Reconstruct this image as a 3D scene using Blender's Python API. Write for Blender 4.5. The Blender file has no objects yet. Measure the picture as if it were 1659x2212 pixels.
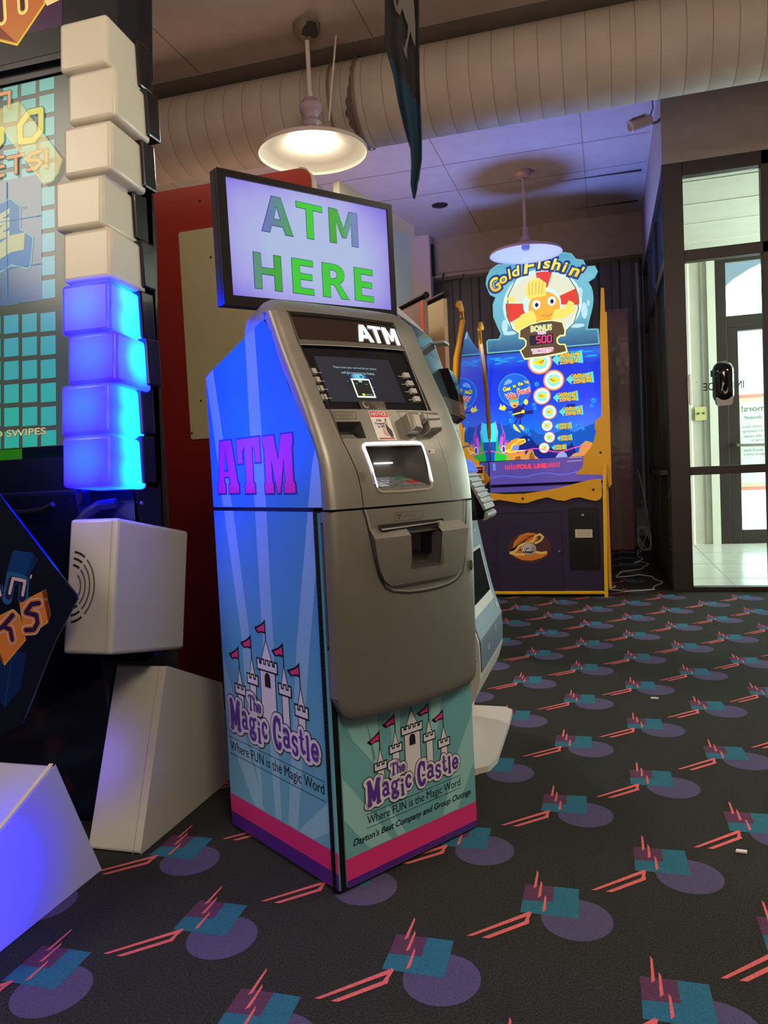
import bpy, bmesh, math, random
from mathutils import Vector, Matrix
random.seed(7)
R = math.radians
SC = bpy.context.scene
COL = SC.collection

# ---------------------------------------------------------------- camera
cam_data = bpy.data.cameras.new('camera')
cam = bpy.data.objects.new('camera', cam_data)
COL.objects.link(cam)
cam_data.sensor_fit = 'HORIZONTAL'
cam_data.sensor_width = 36.0
cam_data.lens = 36.0 * 1664 / 1659
cam_data.clip_start = 0.02
_y, _p, _r = R(16.307), R(-2.985), R(-2.768)
_f = Vector((-math.sin(_y) * math.cos(_p), math.cos(_y) * math.cos(_p), math.sin(_p)))
_r0 = Vector((math.cos(_y), math.sin(_y), 0))
_u0 = _r0.cross(_f)
_rt = _r0 * math.cos(_r) + _u0 * math.sin(_r)
_up = _u0 * math.cos(_r) - _r0 * math.sin(_r)
_m = Matrix((_rt, _up, -_f)).transposed().to_4x4()
_m.translation = Vector((0, 0, 1.0))
cam.matrix_world = _m
SC.camera = cam

# ---------------------------------------------------------------- view, world
SC.view_settings.view_transform = 'Standard'
SC.view_settings.look = 'None'
SC.view_settings.exposure = 0.0
SC.view_settings.gamma = 1.0
SC.view_settings.use_curve_mapping = False
world = bpy.data.worlds.new('world')
SC.world = world
world.use_nodes = True
bg = world.node_tree.nodes['Background']
bg.inputs['Color'].default_value = (0.80, 0.93, 1.0, 1)
bg.inputs['Strength'].default_value = 4.0

# ---------------------------------------------------------------- lights
def light(name, kind, loc, energy, color, size=0.3, sizey=None, rot=(0, 0, 0), spot=None, blend=0.5):
    d = bpy.data.lights.new(name, kind)
    d.energy = energy
    d.color = color
    if kind == 'AREA':
        d.size = size
        if sizey:
            d.shape = 'RECTANGLE'
            d.size_y = sizey
    else:
        d.shadow_soft_size = size
    if kind == 'SPOT':
        d.spot_size = spot
        d.spot_blend = blend
    o = bpy.data.objects.new(name, d)
    o.location = loc
    o.rotation_euler = rot
    COL.objects.link(o)
    return o

WARM = (1.0, 0.87, 0.69)
light('hall_light_a', 'AREA', (1.2, -0.8, 3.3), 62, WARM, 1.2, None, (R(30), 0, R(5)))
light('hall_light_b', 'AREA', (-3.4, -0.4, 3.3), 46, WARM, 1.2, None, (R(30), R(-20), 0))
light('hall_light_c', 'AREA', (2.8, 3.4, 3.4), 45, WARM, 1.0)
light('hall_uplight', 'AREA', (0.6, -0.8, 1.6), 110, (1.0, 0.76, 0.60), 3.0, None, (R(160), 0, 0))  # added fill without a fixture, brightens the ceiling from below
light('fill_light_back', 'AREA', (-3.6, 6.6, 3.2), 30, (1.0, 0.80, 0.68), 1.0)  # added fill for the dark back area, no fixture
light('fill_uplight_b', 'AREA', (-2.7, 6.3, 1.5), 30, (1.0, 0.66, 0.46), 1.2, None, (R(165), R(0), 0))  # added fill for the far ceiling, hidden behind the red board
light('vestibule_daylight', 'AREA', (4.3, 7.8, 1.8), 330, (0.88, 1.0, 0.94), 2.4, None, (0, R(90), 0))
light('daylight_outside', 'AREA', (2.0, 12.0, 3.8), 900, (0.86, 1.0, 0.96), 3.0, 2.0, (R(-65), 0, 0))
light('pendant_bulb_light', 'SPOT', (-1.684, 4.577, 2.96), 110, (1.0, 0.88, 0.70), 0.08, None, (0, 0, 0), R(165), 0.6)
light('game_uplight', 'SPOT', (-0.62, 7.25, 1.75), 240, (0.17, 0.27, 1.0), 0.28, None, (R(180), 0, 0), R(130), 0.5)

# ---------------------------------------------------------------- materials
MATS = {}
def lin(c):
    out = []
    for v in c[:3]:
        v = v / 255.0
        out.append(v / 12.92 if v <= 0.04045 else ((v + 0.055) / 1.055) ** 2.4)
    return tuple(out) + (1.0,)

def mat(name, color=(200, 200, 200), rough=0.5, metal=0.0, emit=None, strength=0.0, noise=0.0, nscale=60,
        bump=0.0, bscale=200, trans=0.0, alpha=1.0, spec=0.5, coat=0.0, ior=1.45):
    if name in MATS:
        return MATS[name]
    m = bpy.data.materials.new(name)
    m.use_nodes = True
    nt = m.node_tree
    b = nt.nodes['Principled BSDF']
    c = lin(color)
    b.inputs['Base Color'].default_value = c
    b.inputs['Roughness'].default_value = rough
    b.inputs['Metallic'].default_value = metal
    b.inputs['Specular IOR Level'].default_value = spec
    b.inputs['IOR'].default_value = ior
    b.inputs['Coat Weight'].default_value = coat
    if trans:
        b.inputs['Transmission Weight'].default_value = trans
    if alpha < 1:
        b.inputs['Alpha'].default_value = alpha
    if emit is not None:
        b.inputs['Emission Color'].default_value = lin(emit)
        b.inputs['Emission Strength'].default_value = strength
    tc = nt.nodes.new('ShaderNodeTexCoord')
    if noise:
        n = nt.nodes.new('ShaderNodeTexNoise')
        n.inputs['Scale'].default_value = nscale
        n.inputs['Detail'].default_value = 3
        nt.links.new(tc.outputs['Object'], n.inputs['Vector'])
        mx = nt.nodes.new('ShaderNodeMix')
        mx.data_type = 'RGBA'
        mx.inputs[6].default_value = tuple(v * (1 - noise) for v in c[:3]) + (1,)
        mx.inputs[7].default_value = tuple(min(1, v * (1 + noise)) for v in c[:3]) + (1,)
        mr = nt.nodes.new('ShaderNodeMapRange')
        mr.inputs[1].default_value = 0.3
        mr.inputs[2].default_value = 0.7
        nt.links.new(n.outputs['Fac'], mr.inputs[0])
        nt.links.new(mr.outputs[0], mx.inputs[0])
        nt.links.new(mx.outputs[2], b.inputs['Base Color'])
    if bump:
        n2 = nt.nodes.new('ShaderNodeTexNoise')
        n2.inputs['Scale'].default_value = bscale
        nt.links.new(tc.outputs['Object'], n2.inputs['Vector'])
        bp = nt.nodes.new('ShaderNodeBump')
        bp.inputs['Strength'].default_value = bump
        bp.inputs['Distance'].default_value = 0.002
        nt.links.new(n2.outputs['Fac'], bp.inputs['Height'])
        nt.links.new(bp.outputs['Normal'], b.inputs['Normal'])
    MATS[name] = m
    return m

def grad(name, axis, a, b_, stops, rough=0.4, emission=0.0, space='Object', wob=0.0, wscale=3.0, coat=0.0):
    """colour graded along one axis: stops [(pos, rgb255)...]; emission>0 makes it a lit display"""
    if name in MATS:
        return MATS[name]
    m = bpy.data.materials.new(name)
    m.use_nodes = True
    nt = m.node_tree
    b = nt.nodes['Principled BSDF']
    b.inputs['Roughness'].default_value = rough
    b.inputs['Coat Weight'].default_value = coat
    tc = nt.nodes.new('ShaderNodeTexCoord')
    sp = nt.nodes.new('ShaderNodeSeparateXYZ')
    nt.links.new(tc.outputs['Object'], sp.inputs[0])
    mr = nt.nodes.new('ShaderNodeMapRange')
    mr.inputs[1].default_value = a
    mr.inputs[2].default_value = b_
    src = sp.outputs['XYZ'.index(axis)]
    if wob:
        nz = nt.nodes.new('ShaderNodeTexNoise')
        nz.inputs['Scale'].default_value = wscale
        nt.links.new(tc.outputs['Object'], nz.inputs['Vector'])
        ma = nt.nodes.new('ShaderNodeMath')
        ma.operation = 'MULTIPLY_ADD'
        ma.inputs[1].default_value = wob
        nt.links.new(nz.outputs['Fac'], ma.inputs[0])
        nt.links.new(src, ma.inputs[2])
        src = ma.outputs[0]
    nt.links.new(src, mr.inputs[0])
    cr = nt.nodes.new('ShaderNodeValToRGB')
    e = cr.color_ramp.elements
    e[0].position = stops[0][0]; e[0].color = lin(stops[0][1])
    e[1].position = stops[-1][0]; e[1].color = lin(stops[-1][1])
    for p, c in stops[1:-1]:
        x = e.new(p); x.color = lin(c)
    nt.links.new(mr.outputs[0], cr.inputs[0])
    if emission:
        b.inputs['Base Color'].default_value = (0.02, 0.02, 0.02, 1)
        nt.links.new(cr.outputs[0], b.inputs['Emission Color'])
        b.inputs['Emission Strength'].default_value = emission
    else:
        nt.links.new(cr.outputs[0], b.inputs['Base Color'])
    MATS[name] = m
    return m

def spots(name, base, hot, pts, rad, strength, base2=None, body=(225, 222, 225)):
    """plastic lit from inside, or reflected light painted as glow: emission falls from hot (at the points, object coords) to base"""
    if name in MATS:
        return MATS[name]
    m = bpy.data.materials.new(name)
    m.use_nodes = True
    nt = m.node_tree
    b = nt.nodes['Principled BSDF']
    b.inputs['Base Color'].default_value = lin(body)
    b.inputs['Roughness'].default_value = 0.3
    tc = nt.nodes.new('ShaderNodeTexCoord')
    last = None
    for p in pts:
        d = nt.nodes.new('ShaderNodeVectorMath')
        d.operation = 'DISTANCE'
        d.inputs[1].default_value = p
        nt.links.new(tc.outputs['Object'], d.inputs[0])
        if last is None:
            last = d.outputs['Value']
        else:
            mn = nt.nodes.new('ShaderNodeMath')
            mn.operation = 'SMOOTH_MIN'
            mn.inputs[2].default_value = 0.01
            nt.links.new(last, mn.inputs[0]); nt.links.new(d.outputs['Value'], mn.inputs[1])
            last = mn.outputs[0]
    mr = nt.nodes.new('ShaderNodeMapRange')
    mr.interpolation_type = 'SMOOTHSTEP'
    mr.inputs[1].default_value = rad[0]
    mr.inputs[2].default_value = rad[1]
    nt.links.new(last, mr.inputs[0])
    cr = nt.nodes.new('ShaderNodeValToRGB')
    e = cr.color_ramp.elements
    e[0].position = 0; e[0].color = lin(hot)
    e[1].position = 1; e[1].color = lin(base)
    if base2:
        x = e.new(0.5); x.color = lin(base2)
    nt.links.new(mr.outputs[0], cr.inputs[0])
    nt.links.new(cr.outputs[0], b.inputs['Emission Color'])
    b.inputs['Emission Strength'].default_value = strength
    MATS[name] = m
    return m

# ---------------------------------------------------------------- mesh builder
def plane(o, ex, ey, n=None):
    o, ex, ey = Vector(o), Vector(ex), Vector(ey)
    n = Vector(n) if n is not None else ex.cross(ey).normalized()
    return lambda a, b, h=0.0: o + ex * a + ey * b + n * h

_text_cache = {}
def text_shape(s, bold=0.0, italic=0.0):
    key = (s, bold, italic)
    if key in _text_cache:
        return _text_cache[key]
    c = bpy.data.curves.new('lettering_source', 'FONT')
    c.body = s
    c.size = 1.0
    c.offset = bold
    c.shear = italic
    c.resolution_u = 4
    c.fill_mode = 'FRONT'
    o = bpy.data.objects.new('lettering_source', c)
    COL.objects.link(o)
    dg = bpy.context.evaluated_depsgraph_get()
    me = o.evaluated_get(dg).to_mesh()
    vs = [(v.co.x, v.co.y) for v in me.vertices]
    fs = [tuple(p.vertices) for p in me.polygons]
    o.evaluated_get(dg).to_mesh_clear()
    bpy.data.objects.remove(o)
    bpy.data.curves.remove(c)
    _text_cache[key] = (vs, fs)
    return vs, fs

def offset_poly(pts, d):
    n = len(pts)
    area = sum(pts[i][0] * pts[(i + 1) % n][1] - pts[(i + 1) % n][0] * pts[i][1] for i in range(n))
    s = 1 if area > 0 else -1
    out = []
    for i in range(n):
        a, b, c = Vector(pts[i - 1]), Vector(pts[i]), Vector(pts[(i + 1) % n])
        e1 = (b - a); e2 = (c - b)
        if e1.length < 1e-9 or e2.length < 1e-9:
            out.append(tuple(b)); continue
        e1.normalize(); e2.normalize()
        n1 = Vector((e1.y, -e1.x)) * s; n2 = Vector((e2.y, -e2.x)) * s
        k = n1 + n2
        if k.length < 1e-6:
            k = n1
        k.normalize()
        f = d / max(0.45, k.dot(n1))
        out.append((b.x + k.x * f, b.y + k.y * f))
    return out

def arc(cx, cy, rx, ry, a0, a1, n=12):
    return [(cx + rx * math.cos(R(a0 + (a1 - a0) * i / n)), cy + ry * math.sin(R(a0 + (a1 - a0) * i / n))) for i in range(n + 1)]

def rrect(x0, x1, y0, y1, r, n=5):
    p = []
    for cx, cy, a in ((x1 - r, y1 - r, 0), (x0 + r, y1 - r, 90), (x0 + r, y0 + r, 180), (x1 - r, y0 + r, 270)):
        p += arc(cx, cy, r, r, a, a + 90, n)
    return p

class MB:
    def __init__(self):
        self.v = []; self.f = []; self.m = []; self.mats = []
    def mi(self, m):
        if m not in self.mats:
            self.mats.append(m)
        return self.mats.index(m)
    def face(self, pts, m):
        i = len(self.v)
        self.v += [Vector(p) for p in pts]
        self.f.append(tuple(range(i, i + len(pts))))
        self.m.append(self.mi(m))
    def raw(self, vs, fs, m):
        i = len(self.v)
        self.v += [Vector(p) for p in vs]
        k = self.mi(m)
        for f in fs:
            self.f.append(tuple(a + i for a in f)); self.m.append(k)
    def box(self, x0, x1, y0, y1, z0, z1, m):
        vs = [(x, y, z) for z in (z0, z1) for y in (y0, y1) for x in (x0, x1)]
        self.raw(vs, [(0, 2, 3, 1), (4, 5, 7, 6), (0, 1, 5, 4), (1, 3, 7, 5), (3, 2, 6, 7), (2, 0, 4, 6)], m)
    def prism(self, pts, fr, h0, h1, m, mside=None):
        n = len(pts)
        area = sum(pts[i][0] * pts[(i + 1) % n][1] - pts[(i + 1) % n][0] * pts[i][1] for i in range(n))
        if area < 0:
            pts = pts[::-1]
        vs = [fr(a, b, h0) for a, b in pts] + [fr(a, b, h1) for a, b in pts]
        self.raw(vs, [tuple(range(n - 1, -1, -1)), tuple(range(n, 2 * n))], m)
        self.raw(vs, [(i, (i + 1) % n, n + (i + 1) % n, n + i) for i in range(n)], mside or m)
    def flat(self, pts, fr, h, m):
        self.face([fr(a, b, h) for a, b in pts], m)
    def stroke(self, pts, w, fr, h, m, closed=False, caps=True):
        pts = [Vector(p) for p in pts]
        if closed:
            pts = pts + [pts[0]]
        n = len(pts)
        self.sk = getattr(self, 'sk', -1) + 1
        lv = lambda k: h + ((self.sk % 4) * 4 + k) * 5e-6      # pieces of one stroke never lie exactly in one plane
        for i in range(n - 1):
            a, b = pts[i], pts[i + 1]
            d = b - a
            if d.length < 1e-9:
                continue
            d.normalize()
            p = Vector((-d.y, d.x)) * w * 0.5
            self.flat([a + p, a - p, b - p, b + p][::-1], fr, lv(i % 2), m)
        rng = range(n) if (caps and not closed) else (range(1, n - 1) if not closed else range(n - 1))
        for i in rng:
            self.flat(arc(pts[i].x, pts[i].y, w / 2, w / 2, 0, 330, 11)[:12], fr, lv(2 + i % 2), m)
    def disc(self, cx, cy, rx, ry, fr, h, m, n=28):
        self.flat([(cx + rx * math.cos(2 * math.pi * i / n), cy + ry * math.sin(2 * math.pi * i / n)) for i in range(n)], fr, h, m)
    def ring(self, cx, cy, r0, r1, fr, h, m, a0=0, a1=360, n=32, sy=1.0):
        for i in range(n):
            t0, t1 = R(a0 + (a1 - a0) * i / n), R(a0 + (a1 - a0) * (i + 1) / n)
            self.flat([(cx + r0 * math.cos(t0), cy + sy * r0 * math.sin(t0)), (cx + r1 * math.cos(t0), cy + sy * r1 * math.sin(t0)),
                       (cx + r1 * math.cos(t1), cy + sy * r1 * math.sin(t1)), (cx + r0 * math.cos(t1), cy + sy * r0 * math.sin(t1))], fr, h, m)
    def text(self, s, x0, x1, y0, y1, fr, h, m, bold=0.0, italic=0.0, mirror=False, rot=0.0, refbox=None):
        vs, fs = text_shape(s, bold, italic)
        if not vs:
            return
        rv = text_shape(refbox, bold, italic)[0] if refbox else vs
        ax, bx = min(v[0] for v in vs), max(v[0] for v in vs)
        ay, by = min(v[1] for v in rv), max(v[1] for v in rv)
        cx, cy = (x0 + x1) / 2, (y0 + y1) / 2
        out = []
        for x, y in vs:
            tx = (x - ax) / (bx - ax)
            if mirror:
                tx = 1 - tx
            X = x0 + tx * (x1 - x0); Y_ = y0 + (y - ay) / (by - ay) * (y1 - y0)
            if rot:
                dx, dy = X - cx, Y_ - cy
                X = cx + dx * math.cos(rot) - dy * math.sin(rot); Y_ = cy + dx * math.sin(rot) + dy * math.cos(rot)
            out.append(fr(X, Y_, h))
        self.raw(out, fs, m)
    def tube(self, pts, r, m, n=10, caps=True):
        pts = [Vector(p) for p in pts]
        rings = []
        up = Vector((0, 0, 1))
        for i, p in enumerate(pts):
            d = (pts[min(i + 1, len(pts) - 1)] - pts[max(i - 1, 0)])
            if d.length < 1e-9:
                d = Vector((0, 0, 1))
            d.normalize()
            a = d.cross(up)
            if a.length < 0.05:
                a = d.cross(Vector((1, 0, 0)))
            a.normalize(); b = d.cross(a)
            rr = r[i] if isinstance(r, (list, tuple)) else r
            rings.append([p + a * rr * math.cos(2 * math.pi * k / n) + b * rr * math.sin(2 * math.pi * k / n) for k in range(n)])
        vs = [q for g in rings for q in g]
        fs = []
        for i in range(len(pts) - 1):
            for k in range(n):
                fs.append((i * n + k, i * n + (k + 1) % n, (i + 1) * n + (k + 1) % n, (i + 1) * n + k))
        if caps:
            fs.append(tuple(range(n - 1, -1, -1))); fs.append(tuple(range((len(pts) - 1) * n, len(pts) * n)))
        self.raw(vs, fs, m)
    def lathe(self, prof, c, m, n=40, axis=(0, 0, 1), closed=False):
        c = Vector(c); ax = Vector(axis).normalized()
        a = ax.cross(Vector((1, 0, 0)))
        if a.length < 0.1:
            a = ax.cross(Vector((0, 1, 0)))
        a.normalize(); b = ax.cross(a)
        vs = []
        for r, z in prof:
            for k in range(n):
                t = 2 * math.pi * k / n
                vs.append(c + ax * z + (a * math.cos(t) + b * math.sin(t)) * max(r, 1e-4))
        fs = []
        for i in range(len(prof) - 1):
            for k in range(n):
                fs.append((i * n + k, i * n + (k + 1) % n, (i + 1) * n + (k + 1) % n, (i + 1) * n + k))
        self.raw(vs, fs, m)

def keyhole(outer, hole):
    """outer outline and hole joined into one outline"""
    o = list(outer); h = list(hole)
    ao = sum(o[i][0] * o[(i + 1) % len(o)][1] - o[(i + 1) % len(o)][0] * o[i][1] for i in range(len(o)))
    ah = sum(h[i][0] * h[(i + 1) % len(h)][1] - h[(i + 1) % len(h)][0] * h[i][1] for i in range(len(h)))
    if ao * ah > 0: h = h[::-1]
    i, j = min(((i, j) for i in range(len(o)) for j in range(len(h))), key=lambda t: (o[t[0]][0] - h[t[1]][0]) ** 2 + (o[t[0]][1] - h[t[1]][1]) ** 2)
    return o[:i + 1] + h[j:] + h[:j + 1] + o[i:]

BLOCK = {
    'A': ([(0, 0), (.355, 1), (.645, 1), (1, 0), (.745, 0), (.675, .2), (.325, .2), (.255, 0)], [(.395, .39), (.605, .39), (.5, .74)]),
    'T': ([(0, .83), (0, 1), (1, 1), (1, .83), (.635, .83), (.635, 0), (.365, 0), (.365, .83)], None),
    'M': ([(0, 0), (0, 1), (.29, 1), (.5, .46), (.71, 1), (1, 1), (1, 0), (.765, 0), (.765, .66), (.575, .2), (.425, .2), (.235, .66), (.235, 0)], None),
    'H': ([(0, 0), (0, 1), (.27, 1), (.27, .61), (.73, .61), (.73, 1), (1, 1), (1, 0), (.73, 0), (.73, .42), (.27, .42), (.27, 0)], None),
    'E': ([(0, 0), (0, 1), (1, 1), (1, .82), (.37, .82), (.37, .60), (.94, .60), (.94, .42), (.37, .42), (.37, .18), (1, .18), (1, 0)], None),
    'R': ([(0, 0), (0, 1), (.45, 1), (.62, .98), (.75, .92), (.83, .82), (.85, .70), (.82, .58), (.74, .49), (.63, .44), (.72, .36), (1, 0), (.70, 0), (.47, .34), (.38, .39), (.29, .39), (.29, 0)], [(.29, .82), (.43, .82), (.53, .79), (.57, .70), (.53, .61), (.43, .57), (.29, .57)]),
}
def block_letter(mb, ch, x0, x1, z0, z1, fr, h, m, grow=0.0):
    o, hl = BLOCK[ch]
    f_ = lambda P: [(x0 + a * (x1 - x0), z0 + b * (z1 - z0)) for a, b in P]
    o = offset_poly(f_(o), grow)
    if hl:
        o = keyhole(o, offset_poly(f_(hl), -grow))
    mb.flat(o, fr, h, m)

WM = {}
def link(name, mb, parent=None, local=False, smooth=False, bevel=0.0, seg=2, merge=False, origin=None, autosmooth=35, solid=0.0):
    me = bpy.data.meshes.new(name)
    pm = WM.get(parent.name_full, Matrix.Identity(4)) if parent else Matrix.Identity(4)
    inv = pm.inverted()
    verts = [Vector(v) for v in mb.v]
    if not local and parent:
        verts = [inv @ v for v in verts]
    org = Vector((0, 0, 0))
    if origin is not None:
        org = Vector(origin) if (local or not parent) else inv @ Vector(origin)
        verts = [v - org for v in verts]
    me.from_pydata([tuple(v) for v in verts], [], mb.f)
    for m in mb.mats:
        me.materials.append(m)
    me.polygons.foreach_set('material_index', mb.m)
    if merge:
        b = bmesh.new(); b.from_mesh(me)
        bmesh.ops.remove_doubles(b, verts=b.verts, dist=1e-5)
        bmesh.ops.recalc_face_normals(b, faces=b.faces)
        b.to_mesh(me); b.free()
    if smooth:
        me.polygons.foreach_set('use_smooth', [True] * len(me.polygons))
        try:
            me.set_sharp_from_angle(angle=R(autosmooth))
        except Exception:
            pass
    me.update()
    o = bpy.data.objects.new(name, me)
    COL.objects.link(o)
    if parent:
        o.parent = parent
    o.location = org
    WM[o.name_full] = pm @ Matrix.Translation(org)
    if solid:
        s = o.modifiers.new('thickness', 'SOLIDIFY'); s.thickness = solid; s.offset = 0
    if bevel:
        md = o.modifiers.new('bevel', 'BEVEL')
        md.width = bevel; md.segments = seg; md.limit_method = 'ANGLE'; md.angle_limit = R(35)
        md.harden_normals = False
    return o

def tag(o, label, cat, group=None):
    o['label'] = label; o['category'] = cat
    if group:
        o['group'] = group
    return o

def thing(name, label, cat, loc=(0, 0, 0), rotz=0.0, group=None):
    o = bpy.data.objects.new(name, None)
    o.empty_display_size = 0.1
    COL.objects.link(o)
    o.location = loc
    o.rotation_euler = (0, 0, rotz)
    WM[o.name_full] = Matrix.Translation(Vector(loc)) @ Matrix.Rotation(rotz, 4, 'Z')
    return tag(o, label, cat, group)

def struct(name, mb, **k):
    o = link(name, mb, **k)
    o['kind'] = 'structure'
    return o
XY = plane((0, 0, 0), (1, 0, 0), (0, 1, 0), (0, 0, 1))
def front(y):      # plane facing the camera side (-Y): a = X, b = Z, h towards -Y
    return plane((0, y, 0), (1, 0, 0), (0, 0, 1), (0, -1, 0))

# ================================================================= THE SETTING
carpet = mat('carpet_charcoal', (53, 53, 50), 0.95, noise=0.55, nscale=260, bump=0.8, bscale=500, spec=0.1)
c_purple = mat('carpet_purple', (90, 82, 116), 0.95, noise=0.35, nscale=420, bump=0.8, bscale=500, spec=0.1)
c_teal = mat('carpet_teal', (52, 110, 132), 0.95, noise=0.25, nscale=420, bump=0.8, bscale=500, spec=0.1)
c_maroon = mat('carpet_maroon', (98, 62, 88), 0.95, noise=0.25, nscale=420, bump=0.8, bscale=500, spec=0.1)
c_pink = mat('carpet_coral', (226, 110, 112), 0.95, noise=0.2, nscale=420, bump=0.8, bscale=500, spec=0.1)
paint = mat('ceiling_paint', (176, 164, 154), 0.85, noise=0.05, nscale=9, bump=0.15, bscale=90)
paint_strip = mat('ceiling_strip_paint', (120, 112, 102), 0.85, noise=0.05, nscale=9)
wallp = mat('wall_paint_tan', (160, 148, 136), 0.85, noise=0.05, nscale=12, bump=0.2, bscale=120)
seam = mat('seam_dark', (52, 46, 44), 0.9)
corr = mat('corrugated_metal_grey', (92, 92, 98), 0.55, metal=0.2, noise=0.08, nscale=6)
corr_w = mat('corrugated_metal_white', (212, 206, 190), 0.6, noise=0.05, nscale=6)
bronze = mat('bronze_frame', (52, 44, 40), 0.45, metal=0.3)
tile = mat('vestibule_tile', (205, 205, 192), 0.22, noise=0.06, nscale=7)
plaster = mat('vestibule_ceiling_paint', (196, 192, 176), 0.8, noise=0.04, nscale=5)
glass = mat('window_glass', (235, 245, 242), 0.02, trans=1.0, ior=1.01, spec=0.6)
white_trim = mat('white_trim', (220, 216, 200), 0.5)

fl = MB()
fl.box(-6, 4.5, -3.2, 9.4, -0.06, 0.0, carpet)
def zig(pts, w, fr, h, m):
    fl.stroke(pts, w, fr, h, m, caps=False)
for j in range(-6, 24):
    for i in range(-12, 12):
        for k in (0, 1):
            x = -0.345 + 0.498 * i + 0.004 * j + (0.249 if k else 0)
            y = 1.425 - 0.035 * i + 0.523 * j + (0.255 if k else 0)
            if not (-3.5 < x < 3.4 and 0.7 < y < 9.2): continue
            if x > 0.40 and y > 5.95: continue
            if x < -1.0 - 0.45 * y and y > 4: continue
            pf = plane((x, y, 0), (1, 0, 0), (0, 1, 0), (0, 0, 1))
            fl.disc(0, 0, 0.077, 0.079, pf, 0.0004, c_purple, 26)
            fl.flat([(-0.124, 0.003), (0.004, 0.003), (0.000, 0.124), (-0.058, 0.124), (-0.057, 0.058), (-0.124, 0.056)], pf, 0.0008, c_teal)
            fl.flat([(-0.124, 0.054), (-0.055, 0.058), (-0.057, 0.124), (-0.125, 0.122)], pf, 0.0009, c_maroon)
            for a, b in (((-0.101, 0.190), (-0.100, 0.106)), ((-0.088, 0.142), (-0.087, 0.068)), ((-0.074, 0.082), (-0.072, 0.012))):
                fl.flat([(a[0] - 0.0015, a[1]), (b[0] - 0.004, b[1]), (b[0] + 0.003, b[1] + 0.008), (a[0] + 0.003, a[1] - 0.01)], pf, 0.0013, c_pink)
            fl.flat([(-0.226, -0.108), (-0.214, -0.107), (-0.100, -0.004), (-0.103, 0.010)], pf, 0.0012, c_pink)
            fl.flat([(-0.193, -0.108), (-0.178, -0.108), (-0.100, -0.037), (-0.101, -0.022)], pf, 0.0012, c_pink)
            fl.flat([(-0.112, -0.034), (-0.104, -0.038), (-0.098, 0.008), (-0.105, 0.004)], pf, 0.0013, c_pink)
struct('floor', fl)

cl = MB()
cl.box(-6, 4.5, -3.2, 9.4, 3.75, 3.85, paint)
for x in (-5.0, -3.78, -2.56, -1.34, -0.12, 1.10, 2.32):
    cl.box(x - 0.003, x + 0.003, -3.2, 9.38, 3.7485, 3.7505, mat('seam_soft', (120, 108, 100), 0.9))
for y in (0.4, 2.84, 7.05, 7.72):
    cl.box(-6, 0.43, y - 0.004, y + 0.004, 3.7485, 3.7505, mat('seam_soft', (120, 108, 100), 0.9))
for y, a in ((7.90, -0.45), (8.80, -0.35)):
    cl.face([(a, y, 3.748), (0.40, y - 0.01, 3.748), (0.40, y + 0.05, 3.748)], seam)
struct('ceiling', cl)
ts = MB(); ts.box(-6, 4.5, 4.84, 5.20, 3.742, 3.75, paint_strip)
struct('trim_1', ts)

def corrugated(mb, x0, x1, y, z0, z1, m, pitch=0.23, depth=0.03, facing=-1):
    pts = []
    x = x0
    prof = [(0, 0), (0.50, 0), (0.60, 1), (0.90, 1), (1.0, 0)]
    while x < x1:
        for a, d in prof[:-1]:
            if x + a * pitch < x1:
                pts.append((x + a * pitch, y + facing * depth * d))
        x += pitch
    pts.append((x1, y))
    for (xa, ya), (xb, yb) in zip(pts[:-1], pts[1:]):
        mb.face([(xa, ya, z0), (xb, yb, z0), (xb, yb, z1), (xa, ya, z1)], m)
wb = MB()
wb.box(-6, 0.45, 9.37, 9.45, 0, 3.75, corr)
corrugated(wb, -6, 0.45, 9.36, 0, 3.42, corr)
wb.box(-6, 0.45, 9.20, 9.37, 3.32, 3.75, wallp)        # bulkhead above the metal siding
wb.box(-6, 0.45, 9.18, 9.37, 3.28, 3.32, wallp)
struct('wall_back', wb)
wl = MB(); wl.box(-6.1, -6, -3.2, 9.45, 0, 3.75, wallp); struct('wall_left', wl)
wf = MB(); wf.box(-6.1, 4.6, -3.3, -3.2, 0, 3.75, wallp); struct('wall_front', wf)
wr = MB(); wr.box(4.5, 4.6, -3.2, 9.5, 0, 3.75, wallp); struct('wall_right', wr)
wh = MB(); wh.box(0.45, 4.5, 6.11, 6.25, 3.13, 3.75, wallp); struct('wall_entrance', wh)
wv = MB(); wv.box(0.45, 0.55, 6.25, 9.37, 3.13, 3.75, wallp); struct('wall_vestibule', wv)

# column against the back wall, with a dark box beside it
cm = MB()
cm.box(-2.12, -1.93, 9.02, 9.17, 0, 3.75, mat('column_white', (205, 190, 190), 0.7))
cm.box(-1.93, -1.90, 9.10, 9.17, 3.30, 3.66, mat('slot_black', (14, 14, 16), 0.6))
struct('trim_2', cm)

# storefront glazing that faces the hall, plane Y = 6.11
w1 = MB()
def bar(mb, x0, x1, z0, z1, y0=6.09, y1=6.17, m=bronze):
    mb.box(x0, x1, y0, y1, z0, z1, m)
bar(w1, 0.445, 0.585, 0, 3.13)
for x in (1.10, 2.25, 3.40):
    bar(w1, x, x + 0.06, 0, 3.13)
bar(w1, 0.585, 4.5, 3.03, 3.13); bar(w1, 0.585, 4.5, 2.42, 2.50)
bar(w1, 0.585, 4.5, 0.865, 0.925); bar(w1, 0.585, 4.5, 0.0, 0.035)
fr1 = struct('window_1', w1, bevel=0.004)
g = MB()
for x0, x1 in ((0.585, 1.10), (1.16, 2.25), (2.31, 3.40), (3.46, 4.5)):
    for z0, z1 in ((0.035, 0.865), (0.925, 2.42), (2.50, 3.03)):
        g.box(x0, x1, 6.125, 6.131, z0, z1, glass)
link('window_pane', g, fr1)
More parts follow.
